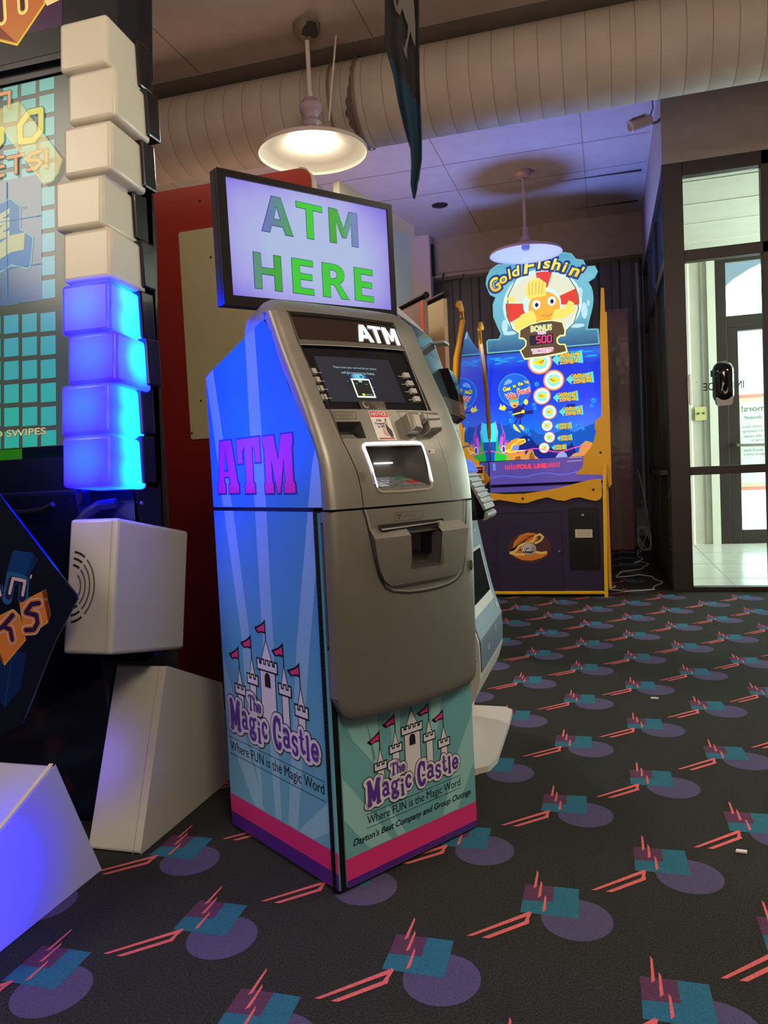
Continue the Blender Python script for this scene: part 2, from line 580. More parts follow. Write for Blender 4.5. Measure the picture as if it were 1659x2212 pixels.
# side glazing going back, plane X = 0.45
w2 = MB()
for y in (6.17, 7.25, 8.30, 9.28):
    w2.box(0.45, 0.54, y, y + 0.08, 0, 3.13, bronze)
for z0, z1 in ((3.05, 3.13), (0.86, 0.925), (0.0, 0.05), (2.42, 2.50)):
    w2.box(0.45, 0.53, 6.25, 9.36, z0, z1, bronze)
w2.box(0.38, 0.45, 6.20, 7.25, 0.87, 0.91, bronze)        # push rail at waist height
fr2 = struct('window_2', w2, bevel=0.004)
g = MB(); g.box(0.48, 0.486, 6.25, 9.28, 0.05, 3.05, mat('tinted_glass', (60, 92, 98), 0.03, trans=0.0, alpha=0.82, spec=0.7))
link('window_pane', g, fr2)
br = MB(); br.tube([(0.50, 6.5, 2.35), (0.50, 9.1, 0.95)], 0.022, bronze, 8); 
link('diagonal_brace', br, fr2)

# vestibule behind the glass
vf = MB(); vf.box(0.45, 4.5, 6.17, 9.4, -0.05, 0.008, tile)
for y in (6.7, 7.6, 8.5): vf.box(0.5, 4.5, y, y + 0.006, 0.008, 0.009, mat('tile_joint', (150, 150, 138), 0.6))
for x in (0.9, 1.8, 2.7): vf.box(x, x + 0.006, 6.2, 9.4, 0.008, 0.009, mat('tile_joint', (150, 150, 138), 0.6))
struct('floor', vf)
vc = MB(); vc.box(0.55, 4.5, 6.25, 9.4, 3.20, 3.25, plaster)
for y in (6.75, 7.35, 7.95, 8.6):
    vc.box(0.55, 4.5, y, y + 0.012, 3.192, 3.20, mat('ceiling_tee', (225, 222, 205), 0.5))
struct('ceiling', vc)
vw = MB()
vw.box(0.54, 1.165, 9.40, 9.48, 0, 3.2, corr_w)
corrugated(vw, 0.54, 1.12, 9.385, 0, 3.2, corr_w, 0.20, 0.02)
vw.box(1.115, 1.20, 9.33, 9.40, 0, 3.2, white_trim)
struct('wall_exit', vw)
# exterior door with transom
dr = MB()
y0, y1 = 9.33, 9.42
dr.box(1.20, 1.31, y0, y1, 0, 3.2, bronze)
dr.box(1.31, 2.30, y0, y1, 3.11, 3.2, bronze)
dr.box(1.31, 2.30, y0, y1, 2.40, 2.53, bronze)
dr.box(2.30, 2.40, y0, y1, 0, 3.2, bronze)
dr.box(2.40, 4.5, y0, y1, 3.0, 3.2, bronze); dr.box(2.40, 4.5, y0, y1, 0, 0.1, bronze)
dr.box(1.31, 1.42, y0, y1, 0, 2.40, bronze); dr.box(2.18, 2.30, y0, y1, 0, 2.40, bronze)
dr.box(1.42, 2.18, y0, y1, 0.0, 0.16, bronze); dr.box(1.42, 2.18, y0, y1, 2.36, 2.40, bronze)
door = struct('door_1', dr, bevel=0.004)
g = MB(); g.box(1.42, 2.18, 9.37, 9.376, 0.16, 2.36, glass); g.box(1.31, 2.30, 9.37, 9.376, 2.53, 3.11, glass); g.box(2.4, 4.5, 9.37, 9.376, 0.1, 3.0, glass)
link('window_pane', g, door)
g = MB(); g.tube([(1.36, 9.32, 1.12), (1.38, 9.26, 1.105), (1.45, 9.24, 1.10), (2.2, 9.24, 1.08), (2.26, 9.32, 1.08)], 0.016, mat('bar_steel', (150, 150, 145), 0.3, 0.8), 8)
link('push_bar', g, door, smooth=True)
# outside: pavement and an arched canopy
ex = MB(); ex.box(-8, 14, 9.5, 30, -0.12, -0.02, mat('pavement', (215, 213, 205), 0.8, noise=0.1, nscale=3)); struct('floor', ex)
ar = MB()
fa = front(11.4)
arch = [(0.4, 0.0)] + [(0.4, 4.6), (6.0, 4.6), (6.0, 0.0), (5.6, 0.0)] + arc(3.55, 2.92, 2.15, 0.85, 0, 180, 18) + [(1.35, 0.0)]
ar.prism(arch, fa, -0.2, 0.0, mat('canopy_grey', (120, 130, 140), 0.8))
struct('trim_3', ar)

# ================================================================= THE CASH MACHINE
AP0 = (-0.642, 1.666, 0.0)
AROT = math.pi / 2 - R(33.40)
atm = thing('cash_machine', 'free-standing grey cash machine in a blue castle print wrap, standing alone on the carpet', 'cash machine', AP0, AROT)
silver = mat('silver_plastic', (140, 137, 127), 0.38, metal=0.55, noise=0.03, nscale=30, bump=0.08, bscale=900)
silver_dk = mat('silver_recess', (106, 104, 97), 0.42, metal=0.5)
silver_lt = mat('silver_edge_light', (186, 180, 168), 0.32, metal=0.5)
black = mat('black_plastic', (14, 14, 16), 0.4)
groove = mat('groove_dark', (34, 32, 30), 0.6)
gloss_black = mat('gloss_black', (12, 12, 20), 0.06, spec=0.6)
header_reflect = mat('header_glass_reflection', (46, 32, 26), 0.08, spec=0.6)  # black header glass; its brown reflection is painted into the colour
print_bluelit = grad('sky_print_bluelit', 'Z', 0.05, 1.35, [(0.0, (120, 190, 205)), (0.35, (92, 170, 200)), (0.7, (58, 130, 200)), (1.0, (40, 96, 204))], 0.35)  # printed gradient, its top deepened with the cubes' blue light
ray_bluelit = grad('ray_print_bluelit', 'Z', 0.05, 1.35, [(0.0, (158, 212, 222)), (0.35, (142, 194, 216)), (0.7, (128, 172, 222)), (1.0, (120, 150, 225))], 0.35)  # rays of that print, the cubes' blue light painted in likewise
print_warmlit = mat('sky_print_warmlit', (112, 176, 178), 0.35)  # same print as the side, warmer light put into its colour
ray_warmlit = mat('ray_print_warmlit', (152, 204, 202), 0.35)  # its rays, with the warmer light put into the colour
print_pink = mat('magenta_band_print', (222, 52, 122), 0.35)
print_purple = mat('purple_band_print', (84, 40, 134), 0.35)
ink = mat('ink_black', (26, 22, 38), 0.4)
ink_white = mat('ink_white', (228, 222, 224), 0.4)
ink_purple = mat('ink_purple', (92, 52, 150), 0.4)
ink_flag = mat('ink_magenta', (224, 58, 128), 0.4)
glow_white = mat('lit_white', (255, 255, 255), 0.3, emit=(240, 244, 255), strength=3.2)

# fascia profile: rows (v, z) from the mid seam up and over the top, in the machine's own axes
ROWS = [(-0.042, 0.919), (-0.039, 0.96), (-0.031, 1.01), (-0.021, 1.045), (-0.002, 1.09), (0.031, 1.161), (0.063, 1.22), (0.096, 1.279),
        (0.125, 1.335), (0.149, 1.387), (0.163, 1.41), (0.180, 1.430), (0.203, 1.445), (0.230, 1.449), (0.255, 1.441), (0.266, 1.42), (0.268, 1.38)]
LROWS = [(-0.030, 0.40), (-0.034, 0.448), (-0.040, 0.735), (-0.042, 0.915)]
SIDE = [(-0.012, 0.919), (-0.012, 0.96), (-0.011, 1.01), (-0.008, 1.045), (0.012, 1.09), (0.070, 1.161), (0.100, 1.22), (0.136, 1.279),
        (0.156, 1.335), (0.186, 1.387), (0.200, 1.405)]
W = 0.475
def interp(tab, z):
    if z <= tab[0][1]: return tab[0][0]
    for (v0, z0), (v1, z1) in zip(tab[:-1], tab[1:]):
        if z0 <= z <= z1:
            return v0 + (v1 - v0) * (z - z0) / (z1 - z0)
    return tab[-1][0]
def bow(u):
    t = max(-1, min(1, 2 * u / W - 1))
    return 0.022 * (1 - t * t)
FZ = LROWS[:-1] + ROWS[:12]
def surf(u, z, h=0.0):
    v = interp(FZ, z) - bow(u)
    e = 0.004
    dv = (interp(FZ, z + e) - interp(FZ, z - e)) / (2 * e)
    du = (bow(u + e) - bow(u - e)) / (2 * e)
    n = Vector((-du, -1, dv)).normalized()
    return Vector((u, v, z)) + n * h

def shell(mb, rows, m, ulist, holes, zlist, side_v, topdrop=False):
    """skin of a fascia over a (u, z) grid with rectangular holes"""
    P = {}
    def pt(i, j):
        return surf(ulist[i], zlist[j])
    for j in range(len(zlist) - 1):
        for i in range(len(ulist) - 1):
            cu, cz = (ulist[i] + ulist[i + 1]) / 2, (zlist[j] + zlist[j + 1]) / 2
            if any(a < cu < b and c < cz < d for a, b, c, d in holes):
                continue
            mb.face([pt(i, j), pt(i + 1, j), pt(i + 1, j + 1), pt(i, j + 1)], m)

def hole_walls(mb, hole, depth, m, n=8, back=None):
    a, b, c, d = hole
    loop = [(a + (b - a) * i / n, c) for i in range(n)] + [(b, c + (d - c) * i / n) for i in range(n)] + \
           [(b - (b - a) * i / n, d) for i in range(n)] + [(a, d - (d - c) * i / n) for i in range(n)]
    for k in range(len(loop)):
        p, q = loop[k], loop[(k + 1) % len(loop)]
        mb.face([surf(*p), surf(*q), surf(q[0], q[1], -depth), surf(p[0], p[1], -depth)], m)
    if back:
        for i in range(n):
            for j in range(n):
                u0, u1 = a + (b - a) * i / n, a + (b - a) * (i + 1) / n
                z0, z1 = c + (d - c) * j / n, c + (d - c) * (j + 1) / n
                mb.face([surf(u0, z0, -depth), surf(u1, z0, -depth), surf(u1, z1, -depth), surf(u0, z1, -depth)], back)

BEZ = (0.047, 0.388, 1.154, 1.408)
SLOT = (0.062, 0.131, 1.082, 1.123)
ALC = (0.122, 0.300, 0.962, 1.062)
def uniq(vals):
    vals = sorted(vals); out = [vals[0]]
    for v in vals[1:]:
        if v - out[-1] > 0.0015: out.append(v)
    return out
EDGE = [(0.0, 0.030), (0.0, 0.016), (0.003, 0.007), (0.009, 0.002), (0.018, 0.0)]   # u, extra v: rounded left edge
up = MB()
ul = uniq([0.018, W - 0.018] + [h for a in (BEZ, SLOT, ALC) for h in a[:2]] + [0.018 + 0.0439 * i for i in range(1, 10)])
zl = uniq([0.919] + [h for a in (BEZ, SLOT, ALC) for h in a[2:]] + [0.94, 0.96, 0.985, 1.01, 1.03, 1.045, 1.0675, 1.09, 1.105, 1.14, 1.161, 1.18, 1.20, 1.22, 1.25, 1.279, 1.31, 1.335, 1.36, 1.387])
shell(up, ROWS, silver, ul, (BEZ, SLOT, ALC), zl, None)
# rounded left and right edges, and the top roll
def rolled(mb, zs, vs_front, vs_side, m, crown=lambda t: 0.0):
    for sgn in (0, 1):
        prev = None
        for z, vf, vsd in zip(zs, vs_front, vs_side):
            row = []
            for u, k in EDGE:
                if k == 0.030: p = Vector((u, max(vsd, vf + 0.017), z))
                else: p = Vector((u, min(vf + k, vsd) if k > 0.01 else vf + k, z))
                p.y -= bow(u) * (1 if k < 0.01 else 0)
                if sgn: p.x = W - p.x
                row.append(p)
            if prev:
                for i in range(len(row) - 1):
                    mb.face([prev[i], prev[i + 1], row[i + 1], row[i]], m)
            prev = row
rolled(up, zl, [interp(FZ, z) for z in zl], [interp(SIDE, z) for z in zl], silver)
# top roll: rows above z = 1.408 with dropped, rounded corners
def toprow(v, z, k):
    pts = []
    n = 22
    for i in range(n + 1):
        u = W * i / n
        t = abs(2 * u / W - 1)
        drop = 0.045 * max(0, (t - 0.80) / 0.20) ** 2.2 * k
        back = 0.02 * max(0, (t - 0.9) / 0.1) ** 2
        pts.append(Vector((u, v - bow(u) * (1 - 0.5 * k) + back, z - drop)))
    return pts
tr = [(0.149, 1.387, 0.0)] + [(0.1605, 1.4075, 0.05), (0.172, 1.421, 0.3), (0.187, 1.435, 0.6), (0.205, 1.445, 0.8), (0.230, 1.449, 0.9), (0.255, 1.441, 0.95), (0.268, 1.42, 1.0), (0.268, 1.375, 1.0)]
rows = [toprow(*r) for r in tr]
for a, b in zip(rows[1:-1], rows[2:]):
    for i in range(len(a) - 1):
        up.face([a[i], a[i + 1], b[i + 1], b[i]], silver)
a, b = rows[0], rows[1]
for i in range(len(a) - 1):
    cu = (a[i].x + a[i + 1].x) / 2
    if not (0.03 < cu < 0.41): up.face([a[i], a[i + 1], b[i + 1], b[i]], silver)
# cheeks that close the top roll at both sides
for u, k in ((0.0, 0), (W, -1)):
    loop = [r[k] for r in rows[1:]]
    up.face([Vector((u, p.y, p.z)) for p in loop] + [Vector((u, 0.20, 1.375))], silver)
# recess walls
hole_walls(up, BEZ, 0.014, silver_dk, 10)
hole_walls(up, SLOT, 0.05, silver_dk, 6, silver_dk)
link('fascia', up, atm, local=True, smooth=True, merge=True, autosmooth=40)

# dark core box behind the skins (the cabinet body)
sp_ = plane((0, 0, 0), (0, 1, 0), (0, 0, 1), (1, 0, 0))     # a = v, b = z, h = +u
core = MB()
core.prism([(0.508, 0.010), (0.510, 0.922), (0.512, 1.286), (0.200, 1.388), (0.172, 1.35), (0.139, 1.20), (0.115, 1.11), (0.04, 1.05), (0.030, 0.922), (0.022, 0.010)], sp_, 0.003, W - 0.002, black)
link('cabinet', core, atm, local=True)
for u in (0.03, 0.40):
    for v in (0.06, 0.44):
        ft = MB(); ft.box(u, u + 0.04, v, v + 0.04, 0, 0.011, black); link('foot', ft, atm, local=True)

# --- printed side panels (left side, plane u = 0)
def sfr(s, z, h=0.0):       # s from the back edge forward, z up, h outwards (-u)
    return Vector((-h, 0.51 - s, z))
up_side = MB()
upper = [(0.0, 0.924), (0.0, 1.288), (0.313, 1.391), (0.343, 1.36), (0.372, 1.286), (0.417, 1.2), (0.478, 1.113), (0.505, 1.065), (0.518, 1.03), (0.522, 0.98), (0.522, 0.924)]
up_side.prism(upper, sfr, -0.002, 0.0008, print_bluelit)
up_side.flat([(0.223, 1.361), (0.272, 1.377), (0.279, 1.11), (0.280, 0.925), (0.224, 0.925), (0.221, 1.11)], sfr, 0.0012, ray_bluelit)
up_side.flat([(0.001, 1.286), (0.045, 1.302), (0.079, 1.11), (0.107, 0.925), (0.056, 0.925), (0.041, 1.049)], sfr, 0.0012, ray_bluelit)
up_side.flat([(0.492, 1.028), (0.465, 0.925), (0.521, 0.925), (0.521, 0.98), (0.517, 1.03), (0.505, 1.06)], sfr, 0.0012, ray_bluelit)
gA = [(0.055, 1.109), (0.125, 1.108), (0.148, 0.994), (0.156, 0.987), (0.154, 0.958), (0.092, 0.958), (0.094, 0.988), (0.101, 0.991), (0.100, 1.003), (0.079, 1.003), (0.078, 0.991), (0.084, 0.988), (0.083, 0.958), (0.031, 0.958), (0.033, 0.989), (0.039, 0.994)]
gT = [(0.146, 1.108), (0.271, 1.108), (0.271, 1.036), (0.236, 1.036), (0.236, 1.068), (0.231, 1.075), (0.230, 0.991), (0.238, 0.985), (0.237, 0.957), (0.179, 0.957), (0.180, 0.985), (0.187, 0.992), (0.187, 1.076), (0.181, 1.069), (0.181, 1.036), (0.146, 1.036)]
gM = [(0.277, 1.107), (0.336, 1.107), (0.349, 1.048), (0.362, 1.107), (0.420, 1.107), (0.420, 1.077), (0.415, 1.071), (0.415, 0.990), (0.422, 0.984), (0.422, 0.956), (0.366, 0.956), (0.366, 0.985), (0.372, 0.990), (0.373, 1.037), (0.354, 0.956), (0.337, 0.956), (0.318, 1.037), (0.321, 0.991), (0.328, 0.985), (0.326, 0.956), (0.277, 0.956), (0.277, 0.985), (0.283, 0.991), (0.283, 1.072), (0.277, 1.078)]
mag = grad('magenta_letter_print', 'Z', 0.95, 1.1, [(0, (226, 40, 140)), (1, (190, 30, 175))], 0.35)
for gl in (gA, gT, gM):
    up_side.flat(gl, sfr, 0.0016, mat('ink_deep_blue', (54, 26, 130), 0.4))
    up_side.flat(offset_poly(gl, -0.0042), sfr, 0.0020, mag)
up_side.flat([(0.0875, 1.080), (0.0985, 1.021), (0.0775, 1.021)], sfr, 0.0024, mat('ink_deep_blue', (54, 26, 130), 0.4))
up_side.flat([(0.0875, 1.066), (0.0945, 1.026), (0.0815, 1.026)], sfr, 0.0028, print_bluelit)
link('upper_side_panel', up_side, atm, local=True)

def castle(mb, fr, hs):
    """the castle logo: hs = three layer heights; coordinates of the side panel"""
    h0, h1, h2 = hs
    def blackwhite(pts, w=0.0042):
        mb.stroke(pts, w, fr, h0, ink, closed=True)
        mb.flat(pts, fr, h0 + 0.0001, ink_white)
    def tower(cx, apex, bt, bb, hw, sw, sb, teeth, half_spire, shaft_b):
        # shaft, spire, battlement
        mb.flat([(cx - sw, shaft_b), (cx + sw, shaft_b), (cx + sw, bb), (cx - sw, bb)], fr, h0, ink_white)
        for s in (-1, 1):
            mb.stroke([(cx + s * sw, shaft_b), (cx + s * sw, bb)], 0.0030, fr, h0 + 0.0001, ink)
        sp = [(cx - half_spire, bt - 0.012), (cx + half_spire, bt - 0.012), (cx, apex)]
        mb.flat(sp, fr, h0, ink_white)
        mb.stroke([sp[0], sp[2], sp[1]], 0.0026, fr, h0 + 0.0001, ink)
        # battlement outline with teeth
        n = 2 * teeth + 1
        st = (2 * hw) / n
        dip = (bt - bb) * 0.42
        pts = [(cx - hw, bb)]
        for i in range(n):
            z = bt if i % 2 == 0 else bt - dip
            pts += [(cx - hw + st * i, z), (cx - hw + st * (i + 1), z)]
        pts.append((cx + hw, bb))
        mb.flat(offset_poly(pts, 0.0034), fr, h0 + 0.0002, ink)
        mb.flat(offset_poly(pts, -0.0012), fr, h0 + 0.0003, ink_white)
    def flag(px, top, low, tipx, tipz, apex):
        mb.stroke([(px, top), (px + 0.001, apex)], 0.0034, fr, h0 + 0.0002, ink)
        outer = [(px + 0.001, top), (px - 0.020, top - 0.013), (tipx + 0.012, tipz + 0.004), (tipx, tipz + 0.001), (tipx + 0.002, tipz - 0.004), (tipx + 0.016, tipz - 0.014), (px - 0.02, low - 0.001), (px + 0.001, low - 0.002)]
        mb.flat(outer, fr, h0 + 0.0003, ink)
        inner = [(px - 0.0025, top - 0.009), (px - 0.018, top - 0.018), (tipx + 0.013, tipz - 0.001), (tipx + 0.020, tipz - 0.010), (px - 0.016, low + 0.004), (px - 0.0025, low + 0.003)]
        mb.flat(inner, fr, h0 + 0.0004, ink_flag)
    tower(0.0935, 0.482, 0.4325, 0.4075, 0.0265, 0.0155, 0.36, 2, 0.016, 0.36)
    tower(0.1630, 0.522, 0.4735, 0.4485, 0.0275, 0.0160, 0.38, 2, 0.017, 0.38)
    tower(0.3205, 0.524, 0.4735, 0.4475, 0.0275, 0.0160, 0.34, 2, 0.018, 0.34)
    tower(0.3910, 0.482, 0.4335, 0.4065, 0.0280, 0.0160, 0.36, 2, 0.018, 0.36)
    tower(0.2405, 0.577, 0.5235, 0.4965, 0.0480, 0.0365, 0.34, 4, 0.033, 0.34)
    mb.flat([(0.226, 0.453), (0.254, 0.453), (0.254, 0.476)] + arc(0.240, 0.476, 0.014, 0.016, 0, 180, 8) + [(0.226, 0.476)], fr, h0 + 0.0004, ink)
    flag(0.0935, 0.540, 0.506, 0.041, 0.514, 0.482)
    flag(0.1630, 0.581, 0.546, 0.109, 0.555, 0.522)
    flag(0.2405, 0.631, 0.597, 0.187, 0.606, 0.577)
    flag(0.3205, 0.581, 0.547, 0.267, 0.556, 0.524)
    flag(0.3905, 0.541, 0.508, 0.336, 0.516, 0.482)
    # lettering as fat strokes with slab serifs; strokes in a unit box
    G = {
     'M': [[(.2, .03), (.2, .97)], [(.2, .97), (.5, .2)], [(.5, .2), (.8, .97)], [(.8, .03), (.8, .97)], 's', [(.04, .03), (.36, .03)], [(.64, .03), (.98, .03)], [(.03, .97), (.25, .97)], [(.77, .97), (.98, .97)]],
     'a': [arc(.42, .26, .3, .25, 90, 420, 12), [(.72, .75), (.72, .05)], arc(.42, .72, .3, .24, 0, 150, 8), 's', [(.7, .03), (.97, .05)]],
     'g': [arc(.42, .70, .27, .22, 0, 360, 14), [(.62, .86), (.92, .95)], [(.3, .5), (.25, .38), (.72, .32)], arc(.48, .16, .34, .16, 0, 360, 14)],
     'i': [[(.5, .03), (.5, .62)], [(.5, .86), (.5, .90)], 's', [(.15, .03), (.88, .03)], [(.15, .63), (.5, .63)]],
     'c': [arc(.55, .5, .36, .44, 40, 320, 14), 's', [(.82, .62), (.82, .9)]],
     'C': [arc(.55, .5, .38, .46, 45, 315, 16), 's', [(.86, .58), (.86, .98)]],
     's': [arc(.48, .73, .34, .22, 30, 270, 8) + arc(.48, .27, .34, .24, 90, -150, 8), 's', [(.82, .7), (.82, .95)], [(.12, .05), (.12, .3)]],
     't': [[(.45, .98), (.45, .2), (.62, .06), (.88, .12)], 's', [(.1, .68), (.85, .68)]],
     'l': [[(.5, .03), (.5, .97)], 's', [(.12, .03), (.9, .03)], [(.15, .97), (.5, .97)]],
     'e': [[(.18, .5), (.82, .5)] + arc(.5, .5, .34, .44, 0, 315, 14)],
     'T': [[(.5, .03), (.5, .95)], 's', [(.08, .95), (.92, .95)], [(.08, .95), (.08, .75)], [(.92, .95), (.92, .75)], [(.25, .03), (.75, .03)]],
     'h': [[(.25, .03), (.25, .97)], [(.28, .5), (.5, .62), (.75, .5), (.75, .03)], 's', [(.05, .03), (.45, .03)], [(.58, .03), (.95, .03)], [(.05, .97), (.25, .97)]],
    }
    L = [('M', .027, .089, .302, .382, .0155), ('a', .094, .128, .316, .360, .0100), ('g', .132, .170, .294, .356, .0095), ('i', .172, .196, .293, .352, .0110), ('c', .197, .226, .311, .355, .0100),
         ('C', .253, .294, .299, .383, .0140), ('a', .300, .337, .315, .360, .0100), ('s', .341, .370, .303, .351, .0095), ('t', .371, .401, .314, .371, .0100), ('l', .401, .422, .304, .363, .0110), ('e', .424, .459, .310, .352, .0095),
         ('T', .134, .161, .374, .416, .0080), ('h', .160, .181, .375, .410, .0065), ('e', .180, .201, .376, .398, .0060)]
    for layer, (grow, m, h) in enumerate(((0.024, ink, h1), (0.0185, ink_white, h1 + 0.0003), (0.0, ink_purple, h2))):
        for ch, x0, x1, z0, z1, w in L:
            serif = False
            for st in G[ch]:
                if st == 's':
                    serif = True; continue
                pts = [(x0 + (x1 - x0) * a, z0 + (z1 - z0) * b) for a, b in st]
                if layer < 2 and len(pts) > 6: pts = pts[::2] + [pts[-1]]
                mb.stroke(pts, (w * (0.58 if serif else 1.0)) + grow, fr, h, m, caps=(layer < 2 or not serif))
    
low_side = MB()
low_side.prism([(0.0, 0.012), (0.0, 0.914), (0.494, 0.914), (0.487, 0.012)], sfr, -0.002, 0.0008, print_bluelit)
for ray in ([(0.060, 0.914), (0.111, 0.914), (0.160, 0.58), (0.182, 0.108), (0.125, 0.30), (0.116, 0.565)],
            [(0.224, 0.914), (0.280, 0.914), (0.278, 0.563), (0.270, 0.107), (0.240, 0.107), (0.225, 0.555)],
            [(0.463, 0.914), (0.491, 0.914), (0.490, 0.80), (0.441, 0.586), (0.345, 0.107), (0.300, 0.107), (0.383, 0.578)],
            [(0.005, 0.36), (0.032, 0.249), (0.132, 0.107), (0.190, 0.107), (0.125, 0.248), (0.005, 0.50)],
            [(0.487, 0.223), (0.348, 0.106), (0.412, 0.104), (0.487, 0.150)]):
    low_side.flat(ray, sfr, 0.0011, ray_bluelit)
low_side.flat([(0.0, 0.012), (0.0, 0.052), (0.4865, 0.052), (0.4865, 0.012)], sfr, 0.0015, print_purple)
low_side.flat([(0.0, 0.052), (0.0, 0.104), (0.487, 0.104), (0.487, 0.052)], sfr, 0.0015, print_pink)
castle(low_side, sfr, (0.0016, 0.0022, 0.0029))
low_side.stroke([(0.014, 0.272), (0.472, 0.267)], 0.0016, sfr, 0.0015, ink)
low_side.stroke([(0.014, 0.224), (0.472, 0.218)], 0.0016, sfr, 0.0015, ink)
low_side.text('Where FUN is the Magic Word', 0.018, 0.470, 0.225, 0.262, sfr, 0.0016, ink)
link('lower_side_panel', low_side, atm, local=True)
hg = MB()
hg.tube([(0.001, 0.017, 0.004), (0.001, 0.017, 0.915)], 0.0075, black, 10)
for i in range(46):
    hg.tube([(0.001, 0.017, 0.02 + i * 0.0195), (0.001, 0.017, 0.0215 + i * 0.0195)], 0.0079, mat('hinge_knuckle', (48, 48, 54), 0.4), 10)
link('hinge', hg, atm, local=True)
de = MB()
de.prism([(0.0125, 0.012), (0.0125, 0.912), (0.0, 0.912), (0.0, 0.012)], sp_, -0.0005, 0.004, print_bluelit)
de.box(-0.0012, 0.003, 0.0, 0.0125, 0.052, 0.104, print_pink); de.box(-0.0012, 0.003, 0.0, 0.0125, 0.012, 0.052, print_purple)
link('door_edge', de, atm, local=True)

# --- vault door, the side's print in warm-lit colours (plane v = 0)
dfr = plane((0, 0, 0), (1, 0, 0), (0, 0, 1), (0, -1, 0))
dd = MB()
dd.box(0.0, W - 0.001, 0.002, 0.03, 0.004, 0.91, black)
dd.prism(rrect(0.021, W, 0.010, 0.90, 0.006), dfr, -0.0015, 0.002, print_warmlit)
for ray in ([(0.022, 0.445), (0.100, 0.420), (0.128, 0.300), (0.119, 0.290), (0.060, 0.36)], [(0.098, 0.43), (0.140, 0.43), (0.138, 0.27), (0.120, 0.29)], [(0.178, 0.43), (0.219, 0.43), (0.200, 0.26), (0.184, 0.26)],
            [(0.022, 0.279), (0.060, 0.230), (0.168, 0.082), (0.096, 0.082), (0.022, 0.177)], [(0.150, 0.165), (0.160, 0.17), (0.215, 0.082), (0.185, 0.082)], [(0.473, 0.330), (0.410, 0.229), (0.346, 0.082), (0.403, 0.082), (0.473, 0.190)],
            [(0.324, 0.43), (0.370, 0.43), (0.335, 0.30), (0.316, 0.33)]):
    dd.flat(ray, dfr, 0.0024, ray_warmlit)
dd.flat([(0.0215, 0.011), (0.4745, 0.011), (0.4745, 0.027), (0.0215, 0.028)], dfr, 0.0026, print_purple)
dd.flat([(0.0215, 0.028), (0.4745, 0.027), (0.4745, 0.079), (0.0215, 0.081)], dfr, 0.0026, print_pink)
k_ = 0.741
def dlogo(s, z, h=0.0):
    return dfr(0.084 + k_ * (s - 0.016), 0.184 + k_ * (z - 0.297), h)
castle(dd, dlogo, (0.0030, 0.0036, 0.0043))
dd.stroke([(0.088, 0.169), (0.418, 0.170)], 0.0013, dfr, 0.0029, ink)
dd.stroke([(0.088, 0.135), (0.418, 0.136)], 0.0013, dfr, 0.0029, ink)
dd.text('Where FUN is the Magic Word', 0.092, 0.416, 0.136, 0.164, dfr, 0.0030, ink)
dd.text("Dayton's Best Company and Group Outings", 0.045, 0.456, 0.101, 0.123, dfr, 0.0030, ink, bold=0.018, italic=0.25)
link('vault_door', dd, atm, local=True)

# --- lower silver shell with dispenser
lo = MB()
def zb(u):
    t = abs(2 * u / W - 1)
    return 0.418 + 0.004 * t + 0.055 * max(0, (t - 0.84) / 0.16) ** 2.5
PK = (0.215, 0.316, 0.757, 0.848)
us = uniq([0.018, W - 0.018, PK[0], PK[1]] + [0.018 + 0.0244 * i for i in range(1, 18)])
zt = [0.0, 0.03, 0.08, 0.2, 0.4, 0.6, 0.757, 0.80, 0.848, 0.88, 0.914]
def lz(u, k):
    return zt[k] if zt[k] > 0.5 else zb(u) + (0.6 - zb(u)) * (zt[k] / 0.6) if zt[k] < 0.6 else zt[k]
def lpt(u, k):
    z = lz(u, k)
    p = surf(u, z)
    if k == 0: p.y += 0.006
    return p
for k in range(len(zt) - 1):
    for i in range(len(us) - 1):
        cu = (us[i] + us[i + 1]) / 2
        if PK[0] < cu < PK[1] and zt[k] >= 0.757 - 1e-6 and zt[k + 1] <= 0.848 + 1e-6: continue
        lo.face([lpt(us[i], k), lpt(us[i + 1], k), lpt(us[i + 1], k + 1), lpt(us[i], k + 1)], silver)
for sgn in (0, 1):
    prev = None
    for k in range(len(zt)):
        row = []
        for u, e in EDGE:
            uu = u if not sgn else W - u
            z = lz(uu, k)
            vf = interp(FZ, z)
            y = -0.002 if e == 0.030 else (vf + e - bow(u) * (1 if e < 0.01 else 0))
            if k == 0 and e < 0.030: y += 0.006
            row.append(Vector((uu, y, z)))
        if prev:
            for i in range(len(row) - 1):
                lo.face([prev[i], prev[i + 1], row[i + 1], row[i]], silver)
        prev = row
n = 24
for i in range(n):
    u0, u1 = W * i / n, W * (i + 1) / n
    a0, a1 = surf(u0, zb(u0)), surf(u1, zb(u1)); a0.y += 0.006; a1.y += 0.006
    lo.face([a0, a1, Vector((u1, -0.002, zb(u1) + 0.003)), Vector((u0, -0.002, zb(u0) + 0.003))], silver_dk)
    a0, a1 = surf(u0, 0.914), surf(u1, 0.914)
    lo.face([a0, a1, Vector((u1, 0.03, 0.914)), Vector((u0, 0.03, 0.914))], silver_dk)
lower = link('door_cover', lo, atm, local=True, smooth=True, merge=True, autosmooth=40)

